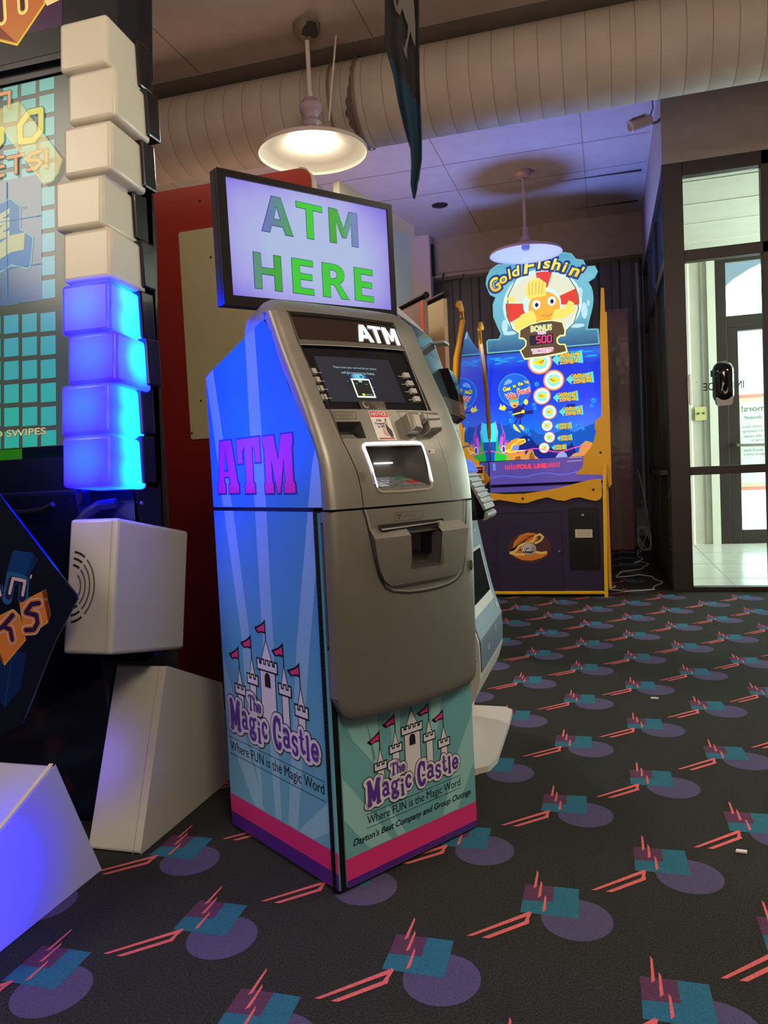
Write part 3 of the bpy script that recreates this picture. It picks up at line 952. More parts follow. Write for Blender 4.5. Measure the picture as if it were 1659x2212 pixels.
dp = MB()
LB = [(0.100, 0.867), (0.101, 0.845), (0.108, 0.80), (0.118, 0.765), (0.130, 0.742), (0.148, 0.728), (0.175, 0.722)]
RB = [(0.412, 0.867), (0.418, 0.845), (0.412, 0.80), (0.404, 0.765), (0.394, 0.742), (0.376, 0.728), (0.350, 0.722)]
HH = [0.0, 0.020, 0.017, 0.014, 0.012, 0.010, 0.006]
cols = 12
grid = []
for (lu, z), (ru, _), h in zip(LB, RB, HH):
    us2 = [lu + (ru - lu) * i / cols for i in range(cols + 1)]
    grid.append([surf(u, z, h) for u in us2])
for j in range(len(grid) - 1):
    for i in range(cols):
        cu = (LB[j][0] + (RB[j][0] - LB[j][0]) * (i + 0.5) / cols)
        if j in (1, 2) and 0.205 < cu < 0.318: continue
        if j == 0 and 0.205 < cu < 0.318: continue
        dp.face([grid[j][i], grid[j + 1][i], grid[j + 1][i + 1], grid[j][i + 1]], silver)
for side in (0, cols):
    for j in range(len(grid) - 1):
        tab = LB if side == 0 else RB
        dp.face([grid[j][side], grid[j + 1][side], surf(tab[j + 1][0], tab[j + 1][1], 0), surf(tab[j][0], tab[j][1], 0)], silver_dk)
bt = grid[-1]
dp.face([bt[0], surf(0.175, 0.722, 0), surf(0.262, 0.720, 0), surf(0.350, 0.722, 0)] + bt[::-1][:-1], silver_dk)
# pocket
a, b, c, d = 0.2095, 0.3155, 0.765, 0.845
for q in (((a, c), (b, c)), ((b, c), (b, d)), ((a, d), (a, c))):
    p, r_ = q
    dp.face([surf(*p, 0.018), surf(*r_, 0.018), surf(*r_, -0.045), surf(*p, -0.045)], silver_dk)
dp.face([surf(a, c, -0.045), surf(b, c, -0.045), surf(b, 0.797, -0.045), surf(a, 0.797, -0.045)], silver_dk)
dp.face([surf(a, 0.792, -0.02), surf(b, 0.792, -0.02), surf(b, 0.868, -0.018), surf(a, 0.868, -0.018)], gloss_black)
disp = link('dispenser_panel', dp, atm, local=True, smooth=True, autosmooth=25)
sl = MB()
sl.flat([(0.118, 0.876), (0.331, 0.876), (0.331, 0.871), (0.306, 0.857), (0.141, 0.853), (0.120, 0.866)], lambda u, z, h=0: surf(u, z, h + 0.004), 0.005, mat('slot_black', (14, 14, 16), 0.6))
sl.prism([(0.124, 0.8665), (0.309, 0.870), (0.309, 0.8675), (0.128, 0.8625)], surf, 0.006, 0.014, silver_lt)
sl.prism([(0.307, 0.871), (0.318, 0.872), (0.318, 0.862), (0.309, 0.860)], surf, 0.004, 0.016, silver_lt)
link('receipt_slot', sl, atm, local=True)
lk = MB()
lk.disc(0.448, 0.742, 0.0095, 0.017, surf, 0.002, silver_lt); lk.disc(0.448, 0.742, 0.0075, 0.014, surf, 0.0028, black); lk.disc(0.4475, 0.742, 0.0045, 0.008, surf, 0.0036, mat('brass', (170, 150, 60), 0.3, 0.9)); lk.stroke([(0.4475, 0.738), (0.4475, 0.746)], 0.002, surf, 0.0042, black)
link('door_lock', lk, atm, local=True)
hs_ = MB(); hs_.box(-0.0012, 0.002, -0.0075, -0.0045, 0.60, 0.885, mat('slot_grey', (120, 116, 110), 0.4, metal=0.4)); hs_.box(-0.0008, 0.002, -0.0090, -0.0030, 0.592, 0.890, black); link('edge_slot', hs_, atm, local=True)
# engraved lines with painted highlights, and plates
class FineMB(MB):
    def stroke(self, pts, *a, **k):      # short steps so that long lines follow the curved fascia
        out = [pts[0]]
        for p, q in zip(pts[:-1], pts[1:]):
            n = max(1, int(math.hypot(q[0] - p[0], q[1] - p[1]) / 0.010))
            out += [(p[0] + (q[0] - p[0]) * i / n, p[1] + (q[1] - p[1]) * i / n) for i in range(1, n + 1)]
        MB.stroke(self, out, *a, **k)
en = FineMB()
line = mat('engraved_line', (88, 84, 78), 0.5, metal=0.3)
en.stroke([(0.084, 0.913), (0.090, 0.895), (0.100, 0.85), (0.111, 0.79), (0.120, 0.754), (0.137, 0.724), (0.160, 0.711), (0.208, 0.702), (0.262, 0.699), (0.310, 0.700), (0.352, 0.703), (0.388, 0.712), (0.412, 0.730), (0.424, 0.765), (0.431, 0.848), (0.438, 0.914)], 0.0036, surf, 0.0013, groove)
en.stroke([(0.090, 0.913), (0.096, 0.895), (0.106, 0.85), (0.117, 0.79), (0.127, 0.756), (0.142, 0.729), (0.164, 0.716), (0.210, 0.707), (0.262, 0.705), (0.310, 0.706), (0.350, 0.709), (0.382, 0.717), (0.404, 0.734), (0.416, 0.767), (0.423, 0.848), (0.430, 0.914)], 0.0036, surf, 0.0010, silver_lt)  # pale stroke paints the highlight on the groove's bevel
en.stroke([(0.044, 1.408), (0.043, 1.334), (0.050, 1.24), (0.056, 1.157), (0.062, 1.076), (0.080, 1.0), (0.084, 0.96), (0.085, 0.921)], 0.0024, surf, 0.0013, groove)
en.stroke([(0.048, 1.12), (0.058, 1.076), (0.075, 1.0), (0.080, 0.96), (0.081, 0.921)], 0.0014, surf, 0.0013, silver_lt)  # highlight beside the left groove, painted on
en.stroke([(0.392, 1.34), (0.380, 1.25), (0.372, 1.158), (0.373, 1.072), (0.380, 1.0), (0.384, 0.921)], 0.0020, surf, 0.0013, silver_lt)  # painted highlight down the right bevel
en.stroke([(0.178, 0.901), (0.265, 0.9), (0.264, 0.881), (0.176, 0.8805)], 0.0010, surf, 0.0008, line, closed=True)
for k in range(7): en.stroke([(0.203 + 0.006 * k, 0.887), (0.2015 + 0.006 * k, 0.8945)], 0.0011, surf, 0.0008, line, caps=False)
en.stroke([(0.183, 0.895), (0.193, 0.895), (0.187, 0.886)], 0.004, surf, 0.0008, line)
en.stroke([(0.062, 1.147), (0.125, 1.147), (0.124, 1.130), (0.062, 1.130)], 0.0010, surf, 0.0008, line, closed=True)
[en.stroke([(0.068 + 0.0065 * k, 1.135), (0.0665 + 0.0065 * k, 1.143)], 0.0012, surf, 0.0009, line, caps=False) for k in range(8)]
en.stroke([(0.256, 1.150), (0.353, 1.150), (0.350, 1.134), (0.258, 1.134)], 0.0010, surf, 0.0008, line, closed=True)
en.stroke([(0.264, 1.150), (0.265, 1.134)], 0.001, surf, 0.0008, line)
[en.stroke([(0.284 + 0.006 * k, 1.138), (0.2825 + 0.006 * k, 1.145)], 0.0012, surf, 0.0009, line, caps=False) for k in range(6)]
for k in range(7):
    for j in range(6):
        if abs(k - 3) + abs(j - 2.5) < 4.6: en.disc(0.083 + k * 0.0028, 0.983 + j * 0.0034, 0.0008, 0.0008, surf, 0.0008, groove, 8)
for z, t0, t1 in ((1.066, 0.300, 0.325), (1.033, 0.315, 0.345), (1.028, 0.315, 0.347), (1.022, 0.316, 0.338)):
    for k in range(6): en.disc(t0 + (t1 - t0) * k / 5, z, 0.0009, 0.0009, surf, 0.0008, silver_lt, 8)
en.prism([(0.313, 1.051), (0.338, 1.051), (0.339, 1.040), (0.314, 1.040)], surf, 0, 0.001, silver_lt)
en.disc(0.320, 1.0455, 0.0035, 0.0042, surf, 0.0013, black); en.ring(0.331, 1.0455, 0.003, 0.004, surf, 0.0013, line)
link('engraving', en, atm, local=True)

# --- header, display, keys
hd = MB()
def gridpatch(mb, pts4, fr, h, m, n=6):
    (a0, b0), (a1, b1), (a2, b2), (a3, b3) = pts4
    for i in range(n):
        s0, s1 = i / n, (i + 1) / n
        mb.face([fr(a0 + (a1 - a0) * s0, b0 + (b1 - b0) * s0, h), fr(a0 + (a1 - a0) * s1, b0 + (b1 - b0) * s1, h),
                 fr(a3 + (a2 - a3) * s1, b3 + (b2 - b3) * s1, h), fr(a3 + (a2 - a3) * s0, b3 + (b2 - b3) * s0, h)], m)
gridpatch(hd, [(0.047, 1.333), (0.388, 1.338), (0.388, 1.400), (0.047, 1.398)], surf, -0.006, header_reflect)
gridpatch(hd, [(0.047, 1.398), (0.388, 1.400), (0.388, 1.408), (0.047, 1.408)], surf, -0.010, black)
header = link('header_window', hd, atm, local=True)
lt = MB()
for ch, a, b in (('A', 0.233, 0.286), ('T', 0.281, 0.326), ('M', 0.331, 0.384)):
    block_letter(lt, ch, a, b, 1.343, 1.391, surf, -0.0045, glow_white)
link('lit_lettering', lt, header, local=True)
rb_ = MB()
gridpatch(rb_, [(0.047, 1.318), (0.388, 1.325), (0.388, 1.338), (0.047, 1.333)], surf, -0.001, silver_dk)
gridpatch(rb_, [(0.047, 1.318), (0.388, 1.325), (0.388, 1.327), (0.047, 1.320)], surf, 0.0, silver_lt)
link('bezel_rail', rb_, atm, local=True)
ds = MB()
gridpatch(ds, [(0.047, 1.154), (0.388, 1.154), (0.388, 1.325), (0.047, 1.318)], surf, -0.007, gloss_black, 8)
lcd = grad('lcd_dark_blue', 'X', 0.05, 0.33, [(0, (30, 36, 56)), (0.5, (24, 30, 50)), (1, (16, 20, 40))], 0.1, emission=0.7)
gridpatch(ds, [(0.073, 1.176), (0.309, 1.177), (0.312, 1.296), (0.075, 1.294)], surf, -0.0064, lcd, 8)
display = link('display', ds, atm, local=True)
dt = MB()
txt = mat('display_text', (120, 150, 160), 0.5, emit=(130, 170, 185), strength=0.9)
dt.text('Please insert your card and do not remove', 0.120, 0.253, 1.263, 1.270, surf, -0.006, txt)
dt.text('until this transaction has finished.', 0.136, 0.240, 1.250, 1.257, surf, -0.006, txt)
link('screen_text', dt, display, local=True); dt = MB()
halo = spots('display_glow', (20, 26, 44), (120, 220, 255), [(0.184, 0.060, 1.243)], (0.006, 0.040), 0.8, (26, 72, 130), body=(12, 12, 20))
dt.disc(0.184, 1.232, 0.040, 0.019, surf, -0.0061, halo, 30)
for (a, b) in ((-0.03, 0.012), (0.034, -0.02), (0.040, 0.004), (-0.04, -0.006), (0.03, -0.03)):
    dt.disc(0.184 + a, 1.236 + b, 0.0012, 0.0012, surf, -0.0059, mat('glow_dot', (60, 150, 230), 0.5, emit=(60, 160, 250), strength=1), 8)
link('screen_glow', dt, display, local=True); dt = MB()
dt.flat([(0.156, 1.238), (0.214, 1.238), (0.212, 1.188), (0.154, 1.188)], surf, -0.0058, mat('card_frame_lit', (200, 220, 210), 0.5, emit=(190, 215, 200), strength=0.9))
dt.flat([(0.160, 1.234), (0.210, 1.234), (0.208, 1.192), (0.158, 1.192)], surf, -0.0055, mat('card_dark_lit', (8, 10, 14), 0.5, emit=(14, 18, 24), strength=0.6))
dt.flat([(0.176, 1.234), (0.188, 1.234), (0.187, 1.228), (0.177, 1.228)], surf, -0.0052, txt)
dt.stroke([(0.165, 1.224), (0.171, 1.224)], 0.001, surf, -0.0052, txt); dt.stroke([(0.194, 1.223), (0.200, 1.223)], 0.001, surf, -0.0052, txt)
dt.flat([(0.172, 1.198), (0.180, 1.198), (0.180, 1.193), (0.172, 1.193)], surf, -0.0052, mat('lit_yellow', (220, 190, 40), 0.5, emit=(220, 190, 40), strength=1))
dt.text('Add Ready', 0.183, 0.204, 1.193, 1.198, surf, -0.0052, txt)
link('card_picture', dt, display, local=True)
for z in (1.250, 1.228, 1.207, 1.185):
    dt = MB(); dt.stroke([(0.064, z), (0.078, z)], 0.0009, surf, -0.0055, ink_white); link('button_line', dt, display, local=True); dt = MB(); dt.stroke([(0.322, z + 0.001), (0.340, z + 0.001)], 0.0009, surf, -0.0055, ink_white); link('button_line', dt, display, local=True)
keycap = mat('keycap_grey', (176, 172, 162), 0.4, metal=0.2)
for u, zs in ((0.351, (1.2525, 1.230, 1.2085, 1.1865)), (0.0555, (1.2505, 1.2285, 1.2065, 1.1845))):
    for z in zs:
        q = MB(); hw = 0.0105 if u > 0.1 else 0.007
        q.prism([(u - hw, z - 0.0065), (u + hw, z - 0.0065), (u + hw, z + 0.0065), (u - hw, z + 0.0065)], surf, -0.007, 0.001, keycap)
        link('select_button', q, atm, local=True, bevel=0.0015)
st = MB()
st.prism([(0.150, 1.179), (0.231, 1.179), (0.229, 1.155), (0.149, 1.155)], surf, -0.006, -0.0035, mat('sticker_brown', (58, 50, 46), 0.5))
st.disc(0.1665, 1.167, 0.009, 0.009, surf, -0.003, mat('sticker_gold', (150, 140, 110), 0.5)); st.disc(0.169, 1.169, 0.0065, 0.006, surf, -0.0028, mat('sticker_brown', (58, 50, 46), 0.5))
for k, (s, x0, x1) in enumerate((('International Cash Systems', 0.182, 0.226), ('If you have questions or a', 0.186, 0.226), ('problem, please call', 0.192, 0.226), ('1-800-457-2756', 0.196, 0.225))):
    st.text(s, x0, x1, 1.1715 - k * 0.0048, 1.1745 - k * 0.0048 + (0.001 if k == 3 else 0), surf, -0.003, mat('sticker_text', (190, 180, 165), 0.6))
link('service_sticker', st, atm, local=True)
nt_ = MB()
nfr = surf
nt_.prism(rrect(0.163, 0.221, 1.076, 1.1495, 0.003), nfr, 0.0004, 0.0014, mat('sticker_white', (232, 226, 220), 0.5))
nt_.flat([(0.1645, 1.134), (0.2195, 1.134), (0.2195, 1.148), (0.1645, 1.148)], nfr, 0.0017, mat('sticker_red', (206, 52, 50), 0.5))
nt_.text('NOTICE', 0.1685, 0.2155, 1.137, 1.1455, nfr, 0.002, ink_white, bold=0.03)
for k, (s, x0, x1) in enumerate((('ATM', 0.177, 0.192), ('Protected', 0.171, 0.199), ('by GPS', 0.176, 0.197))):
    nt_.text(s, x0, x1, 1.1225 - k * 0.0075, 1.128 - k * 0.0075, nfr, 0.0018, ink, bold=0.02, refbox='P')
for k in range(3): nt_.ring(0.197, 1.097, 0.003 + 0.003 * k, 0.004 + 0.003 * k, nfr, 0.0018, mat('sticker_red', (206, 52, 50), 0.5), 100, 300, 14)
nt_.flat([(0.200, 1.110), (0.206, 1.112), (0.215, 1.098), (0.214, 1.083), (0.206, 1.083), (0.200, 1.098)], nfr, 0.002, ink)
nt_.stroke([(0.204, 1.113), (0.207, 1.127)], 0.006, nfr, 0.002, ink); nt_.stroke([(0.2045, 1.115), (0.2065, 1.125)], 0.003, nfr, 0.0023, ink_white)
nt_.text('XXXXXXXXX'.replace('X', '='), 0.168, 0.216, 1.0785, 1.0815, nfr, 0.0018, mat('sticker_red', (206, 52, 50), 0.5), bold=0.05)
link('notice_sticker', nt_, atm, local=True)

# --- receipt mouth, card reader, keypad alcove
rm = MB()
rm.prism([(0.066, 1.108), (0.124, 1.108), (0.124, 1.100), (0.066, 1.100)], surf, -0.045, -0.020, black)
rm.prism([(0.064, 1.085), (0.118, 1.085), (0.106, 1.097), (0.066, 1.097)], surf, -0.048, -0.012, silver_dk)
link('receipt_chute', rm, atm, local=True, bevel=0.001)
cr_ = MB()
def lump(mb, base, top, h, m):
    vs = [surf(*p, 0.0) for p in base] + [surf(*p, h * 0.75) for p in base] + [surf(*p, h) for p in top]
    n = len(base)
    fs = [(i, (i + 1) % n, n + (i + 1) % n, n + i) for i in range(n)] + [(n + i, n + (i + 1) % n, 2 * n + (i + 1) % n, 2 * n + i) for i in range(n)] + [tuple(range(2 * n, 3 * n))]
    mb.raw(vs, fs, m)
lump(cr_, [(0.258, 1.088), (0.292, 1.086), (0.296, 1.134), (0.262, 1.134)], [(0.266, 1.094), (0.289, 1.090), (0.293, 1.126), (0.268, 1.128)], 0.034, silver)
lump(cr_, [(0.312, 1.084), (0.366, 1.088), (0.372, 1.136), (0.318, 1.136)], [(0.317, 1.090), (0.360, 1.093), (0.364, 1.126), (0.320, 1.128)], 0.034, silver)
lump(cr_, [(0.290, 1.100), (0.316, 1.100), (0.318, 1.128), (0.292, 1.128)], [(0.292, 1.104), (0.314, 1.104), (0.316, 1.122), (0.294, 1.122)], 0.014, silver_dk)
cr_.prism([(0.290, 1.103), (0.316, 1.114), (0.362, 1.116), (0.362, 1.112), (0.318, 1.110), (0.292, 1.098)], surf, 0.02, 0.0355, black)
link('card_reader', cr_, atm, local=True, smooth=True, bevel=0.004, seg=3, autosmooth=30)
al = MB()
a, b, c, d = ALC
def inner(u, z, dep):
    p = surf(u, z); return Vector((p.x, p.y + dep, p.z))
yb = 0.085
A_ = [surf(a, c), surf(b, c), surf(b, d), surf(a, d)]
B_ = [Vector((0.128, 0.027, 0.982)), Vector((0.286, 0.027, 0.984)), Vector((0.286, 0.034, 1.060)), Vector((0.128, 0.034, 1.060))]
for i in range(4):
    al.face([A_[i], A_[(i + 1) % 4], B_[(i + 1) % 4], B_[i]], silver_dk if i != 2 else black)
al.face(B_, silver_dk)
alc = link('keypad_alcove', al, atm, local=True)
gf = MB()
ringpts = [(0.1225, 1.004), (0.1165, 1.040), (0.1135, 1.058), (0.116, 1.065), (0.124, 1.0675), (0.21, 1.0685), (0.286, 1.0685), (0.296, 1.066), (0.300, 1.058), (0.303, 1.02), (0.3065, 0.972)]
gf.stroke(ringpts, 0.0062, surf, 0.0032, glow_white)
gf.stroke([(0.1225, 1.004), (0.129, 0.966)], 0.0040, surf, 0.0030, glow_white)
link('light_frame', gf, alc, local=True)
fm = MB()
fm.stroke([(0.129, 0.966), (0.132, 0.957), (0.142, 0.953), (0.21, 0.951), (0.294, 0.953), (0.304, 0.958), (0.3068, 0.972)], 0.0055, surf, 0.0026, silver_lt)
link('alcove_lip', fm, alc, local=True)
ll = MB(); ll.box(0.196, 0.250, 0.022, 0.033, 1.020, 1.0235, glow_white); link('light_bar', ll, alc, local=True)
kp = MB()
kp.raw([surf(0.134, 0.958), surf(0.296, 0.958), Vector((0.282, 0.026, 0.984)), Vector((0.134, 0.026, 0.984))], [(0, 1, 2, 3)], mat('keypad_plate', (70, 70, 76), 0.35, metal=0.6))
pad = link('keypad', kp, alc, local=True)
o0, o1, o3 = surf(0.138, 0.960), surf(0.292, 0.960), Vector((0.140, 0.020, 0.983))
def kfr(s, t, h=0.0):
    lft = o0.lerp(o3, t); rgt = o1.lerp(Vector((0.278, 0.020, 0.983)), t)
    p = lft.lerp(rgt, s)
    nrm = (o1 - o0).cross(o3 - o0).normalized()
    return p + nrm * h
caps = {'c': mat('key_steel', (170, 172, 178), 0.3, metal=0.5), 'r': mat('key_red', (190, 60, 45), 0.4), 'y': mat('key_yellow', (200, 180, 60), 0.4), 'g': mat('key_green', (60, 140, 80), 0.4)}
for r in range(4):
    for q in range(4):
        kk = MB(); kind = 'c' if q < 3 else {3: 'g', 2: 'c', 1: 'r', 0: 'c'}[r]
        s0, s1 = 0.02 + 0.245 * q, 0.02 + 0.245 * q + 0.205
        t0, t1 = 0.03 + 0.24 * r, 0.03 + 0.24 * r + 0.19
        kk.prism([(s0, t0), (s1, t0), (s1, t1), (s0, t1)], kfr, 0.0005, 0.005, caps[kind])
        lbl = {(3, 0): '1', (3, 1): '2', (3, 2): '3', (2, 0): '4', (2, 1): '5', (2, 2): '6', (1, 0): '7', (1, 1): '8', (1, 2): '9', (0, 1): '0'}.get((r, q))
        if lbl:
            kk.text(lbl, s0 + 0.07, s1 - 0.07, t0 + 0.04, t1 - 0.04, kfr, 0.0054, ink)
        link('key', kk, pad, local=True)

# ================================================================= SIGN MONITOR ON TOP
MO = thing('sign_monitor', 'wide black-framed monitor reading ATM HERE, mounted above the cash machine', 'monitor', AP0, AROT)
mb = MB()
mfr = plane((0, 0.300, 0), (1, 0, 0), (0, 0, 1), (0, -1, 0))
o_ = [(-0.047, 1.441), (0.539, 1.472 - 0.012), (0.537, 1.797), (-0.047, 1.785)]
o_ = [(-0.047, 1.442), (0.539, 1.458), (0.537, 1.798), (-0.048, 1.784)]
i_ = [(-0.020, 1.469), (0.521, 1.484), (0.519, 1.781), (-0.023, 1.767)]
mb.prism(o_, mfr, -0.035, -0.010, black)
for k in range(4):
    q = [o_[k], o_[(k + 1) % 4], i_[(k + 1) % 4], i_[k]]
    mb.prism(q, mfr, -0.008, 0.0, mat('monitor_bezel', (20, 19, 20), 0.3))
link('frame', mb, MO, local=True, bevel=0.0025)
ms = MB()
def tri_mat():
    m = bpy.data.materials.new('lavender_backlight'); m.use_nodes = True
    nt = m.node_tree; b = nt.nodes['Principled BSDF']
    b.inputs['Base Color'].default_value = (0.03, 0.03, 0.04, 1); b.inputs['Roughness'].default_value = 0.15
    tc = nt.nodes.new('ShaderNodeTexCoord'); mp = nt.nodes.new('ShaderNodeMapping')
    mp.inputs['Location'].default_value = (-0.25, 0, -1.62); mp.vector_type = 'POINT'
    nt.links.new(tc.outputs['Object'], mp.inputs[0])
    sc_ = nt.nodes.new('ShaderNodeVectorMath'); sc_.operation = 'MULTIPLY'; sc_.inputs[1].default_value = (1 / 0.30, 0, 1 / 0.185)
    nt.links.new(mp.outputs[0], sc_.inputs[0])
    ln = nt.nodes.new('ShaderNodeVectorMath'); ln.operation = 'LENGTH'; nt.links.new(sc_.outputs[0], ln.inputs[0])
    nz = nt.nodes.new('ShaderNodeTexNoise'); nz.inputs['Scale'].default_value = 5; nt.links.new(tc.outputs['Object'], nz.inputs['Vector'])
    ma = nt.nodes.new('ShaderNodeMath'); ma.operation = 'MULTIPLY_ADD'; ma.inputs[1].default_value = 0.5; nt.links.new(nz.outputs['Fac'], ma.inputs[0]); nt.links.new(ln.outputs['Value'], ma.inputs[2])
    cr = nt.nodes.new('ShaderNodeValToRGB'); dv = nt.nodes.new('ShaderNodeMath'); dv.operation = 'MULTIPLY'; dv.inputs[1].default_value = 0.62; nt.links.new(ma.outputs[0], dv.inputs[0]); nt.links.new(dv.outputs[0], cr.inputs[0])
    e = cr.color_ramp.elements; e[0].position = 0.50; e[0].color = lin((172, 188, 226)); e[1].position = 0.95; e[1].color = lin((112, 86, 220))
    x = e.new(0.70); x.color = lin((164, 160, 230))
    nt.links.new(cr.outputs[0], b.inputs['Emission Color']); b.inputs['Emission Strength'].default_value = 0.95
    return m
ms.flat(i_, mfr, -0.006, tri_mat())
scr = link('screen', ms, MO, local=True)
ml = MB()
green = mat('lit_green', (30, 150, 40), 0.4, emit=(48, 166, 44), strength=0.9)
edge_blue = mat('lit_navy', (30, 20, 90), 0.4, emit=(44, 40, 120), strength=0.5)
ggrad = lambda nm, a, b, s: grad(nm, 'X', a, b, s, 0.4, emission=0.9)
blueish = (104, 110, 205); gr = (48, 166, 44)
gm = {'A': ggrad('letter_a_grad', 0.08, 0.18, [(0, blueish), (0.45, (86, 130, 150)), (1, gr)]), 'M': ggrad('letter_m_grad', 0.30, 0.405, [(0, gr), (0.4, gr), (1, (112, 120, 205))]), 'H': ggrad('letter_h_grad', 0.048, 0.10, [(0, (84, 140, 130)), (1, gr)])}
for ch, x0, x1, z0, z1, m in (('A', .079, .178, 1.648, 1.745, gm['A']), ('T', .192, .279, 1.651, 1.746, green), ('M', .302, .405, 1.653, 1.749, gm['M']),
                           ('H', .048, .134, 1.4955, 1.5895, gm['H']), ('E', .168, .238, 1.4965, 1.591, green), ('R', .269, .361, 1.498, 1.5925, green), ('E', .383, .453, 1.500, 1.5945, green)):
    z0 += 0.0; e = 0.0022
    block_letter(ml, ch, x0, x1, z0, z1, mfr, -0.005, edge_blue, 0.0009)
    block_letter(ml, ch, x0, x1, z0, z1, mfr, -0.0045, m, -0.0007)
link('lettering', ml, scr, local=True)
mp_ = MB(); mp_.box(0.20, 0.29, 0.336, 0.348, 1.352, 1.62, black); mp_.box(0.17, 0.32, 0.31, 0.37, 1.352, 1.358, black)
link('mount', mp_, MO, local=True)

# ================================================================= BLOCK-STACKING ARCADE GAME (left)
GA = thing('arcade_game', 'tall black arcade game with a stacked column of white and blue-lit cubes, left edge', 'arcade game', (-1.9, 2.0, 0))
cab = mat('cabinet_black', (20, 20, 26), 0.25, coat=0.3)
cab_navy = mat('cabinet_gloss_navy', (22, 25, 42), 0.12, spec=0.6)
white_p = mat('white_moulded_plastic', (200, 196, 178), 0.28, noise=0.02, nscale=8)
white_pe = mat('white_plastic_edge', (224, 216, 200), 0.28)

def cv(z):      # column front line leans back with height
    return 1.727 + (z - 1.0) * 0.095
yzp = lambda x: plane((x, 0, 0), (0, 1, 0), (0, 0, 1), (1, 0, 0))
bd = MB()
bd.prism([(2.0, 0.0), (2.0, 2.75), (2.28, 2.75), (2.28, 0.0)], yzp(-2.9), 0, 1.48, cab)
link('cabinet', bd, GA, bevel=0.004)
lw = MB()
lw.prism([(1.90, 0.0), (1.86, 0.60), (1.80, 0.99), (1.98, 1.02), (1.98, 0.0)], yzp(-2.7), 0, 1.29, cab_navy)
link('lower_cabinet', lw, GA, bevel=0.01)
sd = MB()
sd.prism([(1.86, 0.50), (1.90, 0.50), (1.925, 0.55), (1.87, 0.95), (1.86, 1.0), (1.98, 0.985), (2.01, 1.02), (2.015, 1.2), (2.06, 1.75), (2.05, 1.95), (2.09, 2.2), (2.09, 2.75), (2.06, 2.75), (1.98, 0.50)], yzp(-1.42), 0, 0.155, cab)
sd.tube([(-1.262, 1.885, 0.945), (-1.255, 1.885, 0.945)], 0.006, mat('bolt_steel', (150, 150, 150), 0.3, 0.8), 10)
link('side_panel', sd, GA, bevel=0.01)
# curved black moulding under the column and around the loudspeaker
cmv = MB(); cab = mat('moulding_black', (24, 23, 26), 0.6)
cmv.tube([(-1.46, 1.77, 0.955), (-1.50, 1.78, 0.94), (-1.56, 1.79, 0.935), (-1.62, 1.80, 0.935)], 0.008, cab, 8)
cmv.tube([(-1.41, 1.79, 0.55), (-1.412, 1.80, 0.86), (-1.405, 1.80, 0.90), (-1.385, 1.81, 0.925), (-1.35, 1.82, 0.945), (-1.30, 1.83, 0.95)], 0.014, cab, 8)
link('moulding', cmv, GA, smooth=True)

cab = MATS['cabinet_black']
# cube column
tilt = math.atan(0.095)
def cube_obj(cx, zc, litmat, halfw=0.075, hz=0.068):
    q = MB()
    # rounded cube authored around its own centre, leaning with the column
    y0 = cv(zc)
    M_ = Matrix.Rotation(-tilt, 3, 'X')
    w, dpt, h = halfw * 2, 0.165, hz * 2
    vs = []
    for z in (-h / 2, h / 2):
        for y in (0, dpt):
            for x in (-w / 2, w / 2):
                vs.append(M_ @ Vector((x, y, z)) + Vector((cx, y0, zc)))
    q.raw(vs, [(0, 2, 3, 1), (4, 5, 7, 6), (0, 1, 5, 4), (1, 3, 7, 5), (3, 2, 6, 7), (2, 0, 4, 6)], litmat)
    return link('light_cube', q, GA, bevel=0.011, seg=3, origin=(cx, y0 + dpt / 2, zc), smooth=True, autosmooth=60)
lit = spots('cube_lit_blue', (6, 0, 255), (2, 62, 255), [(0.076, 0.030, 0.034), (0.076, 0.022, -0.036), (-0.005, 0.002, 0.0)], (0.02, 0.13), 26.0, (4, 24, 255), body=(64, 64, 120))
lit2 = spots('cube_lit_blue_b', (6, 0, 255), (2, 60, 255), [(0.090, 0.030, 0.0), (-0.005, 0.002, 0.0)], (0.02, 0.13), 26.0, (4, 22, 255), body=(64, 64, 120))
xr = [-1.238, -1.220, -1.240, -1.232, -1.258, -1.227, -1.214, -1.240]   # right face of each cube, bottom to top
rows_ = [(-1.241, 1.066), (-1.244, 1.203), (-1.222, 1.3375), (-1.241, 1.4725), (-1.236, 1.614), (-1.260, 1.757), (-1.232, 1.900), (-1.217, 2.043), (-1.243, 2.190)]
for k, (xrt, zc) in enumerate(rows_):
    o = cube_obj(xrt - 0.076, zc, (lit if k != 2 else lit2) if k < 4 else white_p)
    if k < 4: o['label'] = 'cube glowing blue'
    bk = MB()
    y0 = cv(zc)
    bk.box(xrt - 0.13, xrt + 0.012 - 0.004, y0 + 0.135, y0 + 0.20, zc - 0.066, zc + 0.066, cab)
    link('cube_backing', bk, GA, bevel=0.006)
co = MB()
co.box(-1.375, -1.265, cv(1.0) + 0.02, cv(1.0) + 0.12, 1.0, 1.02, white_p)
M4 = [(-1.37, cv(1.0) + 0.02, 1.0), (-1.265, cv(1.0) + 0.02, 1.0), (-1.265, cv(2.25) + 0.02, 2.25), (-1.37, cv(2.25) + 0.02, 2.25)]
co.raw(M4 + [(a, b + 0.1, c) for a, b, c in M4], [(0, 1, 2, 3), (4, 7, 6, 5), (0, 4, 5, 1), (1, 5, 6, 2), (2, 6, 7, 3), (3, 7, 4, 0)], mat('column_core', (200, 196, 205), 0.4))
link('column_core', co, GA)

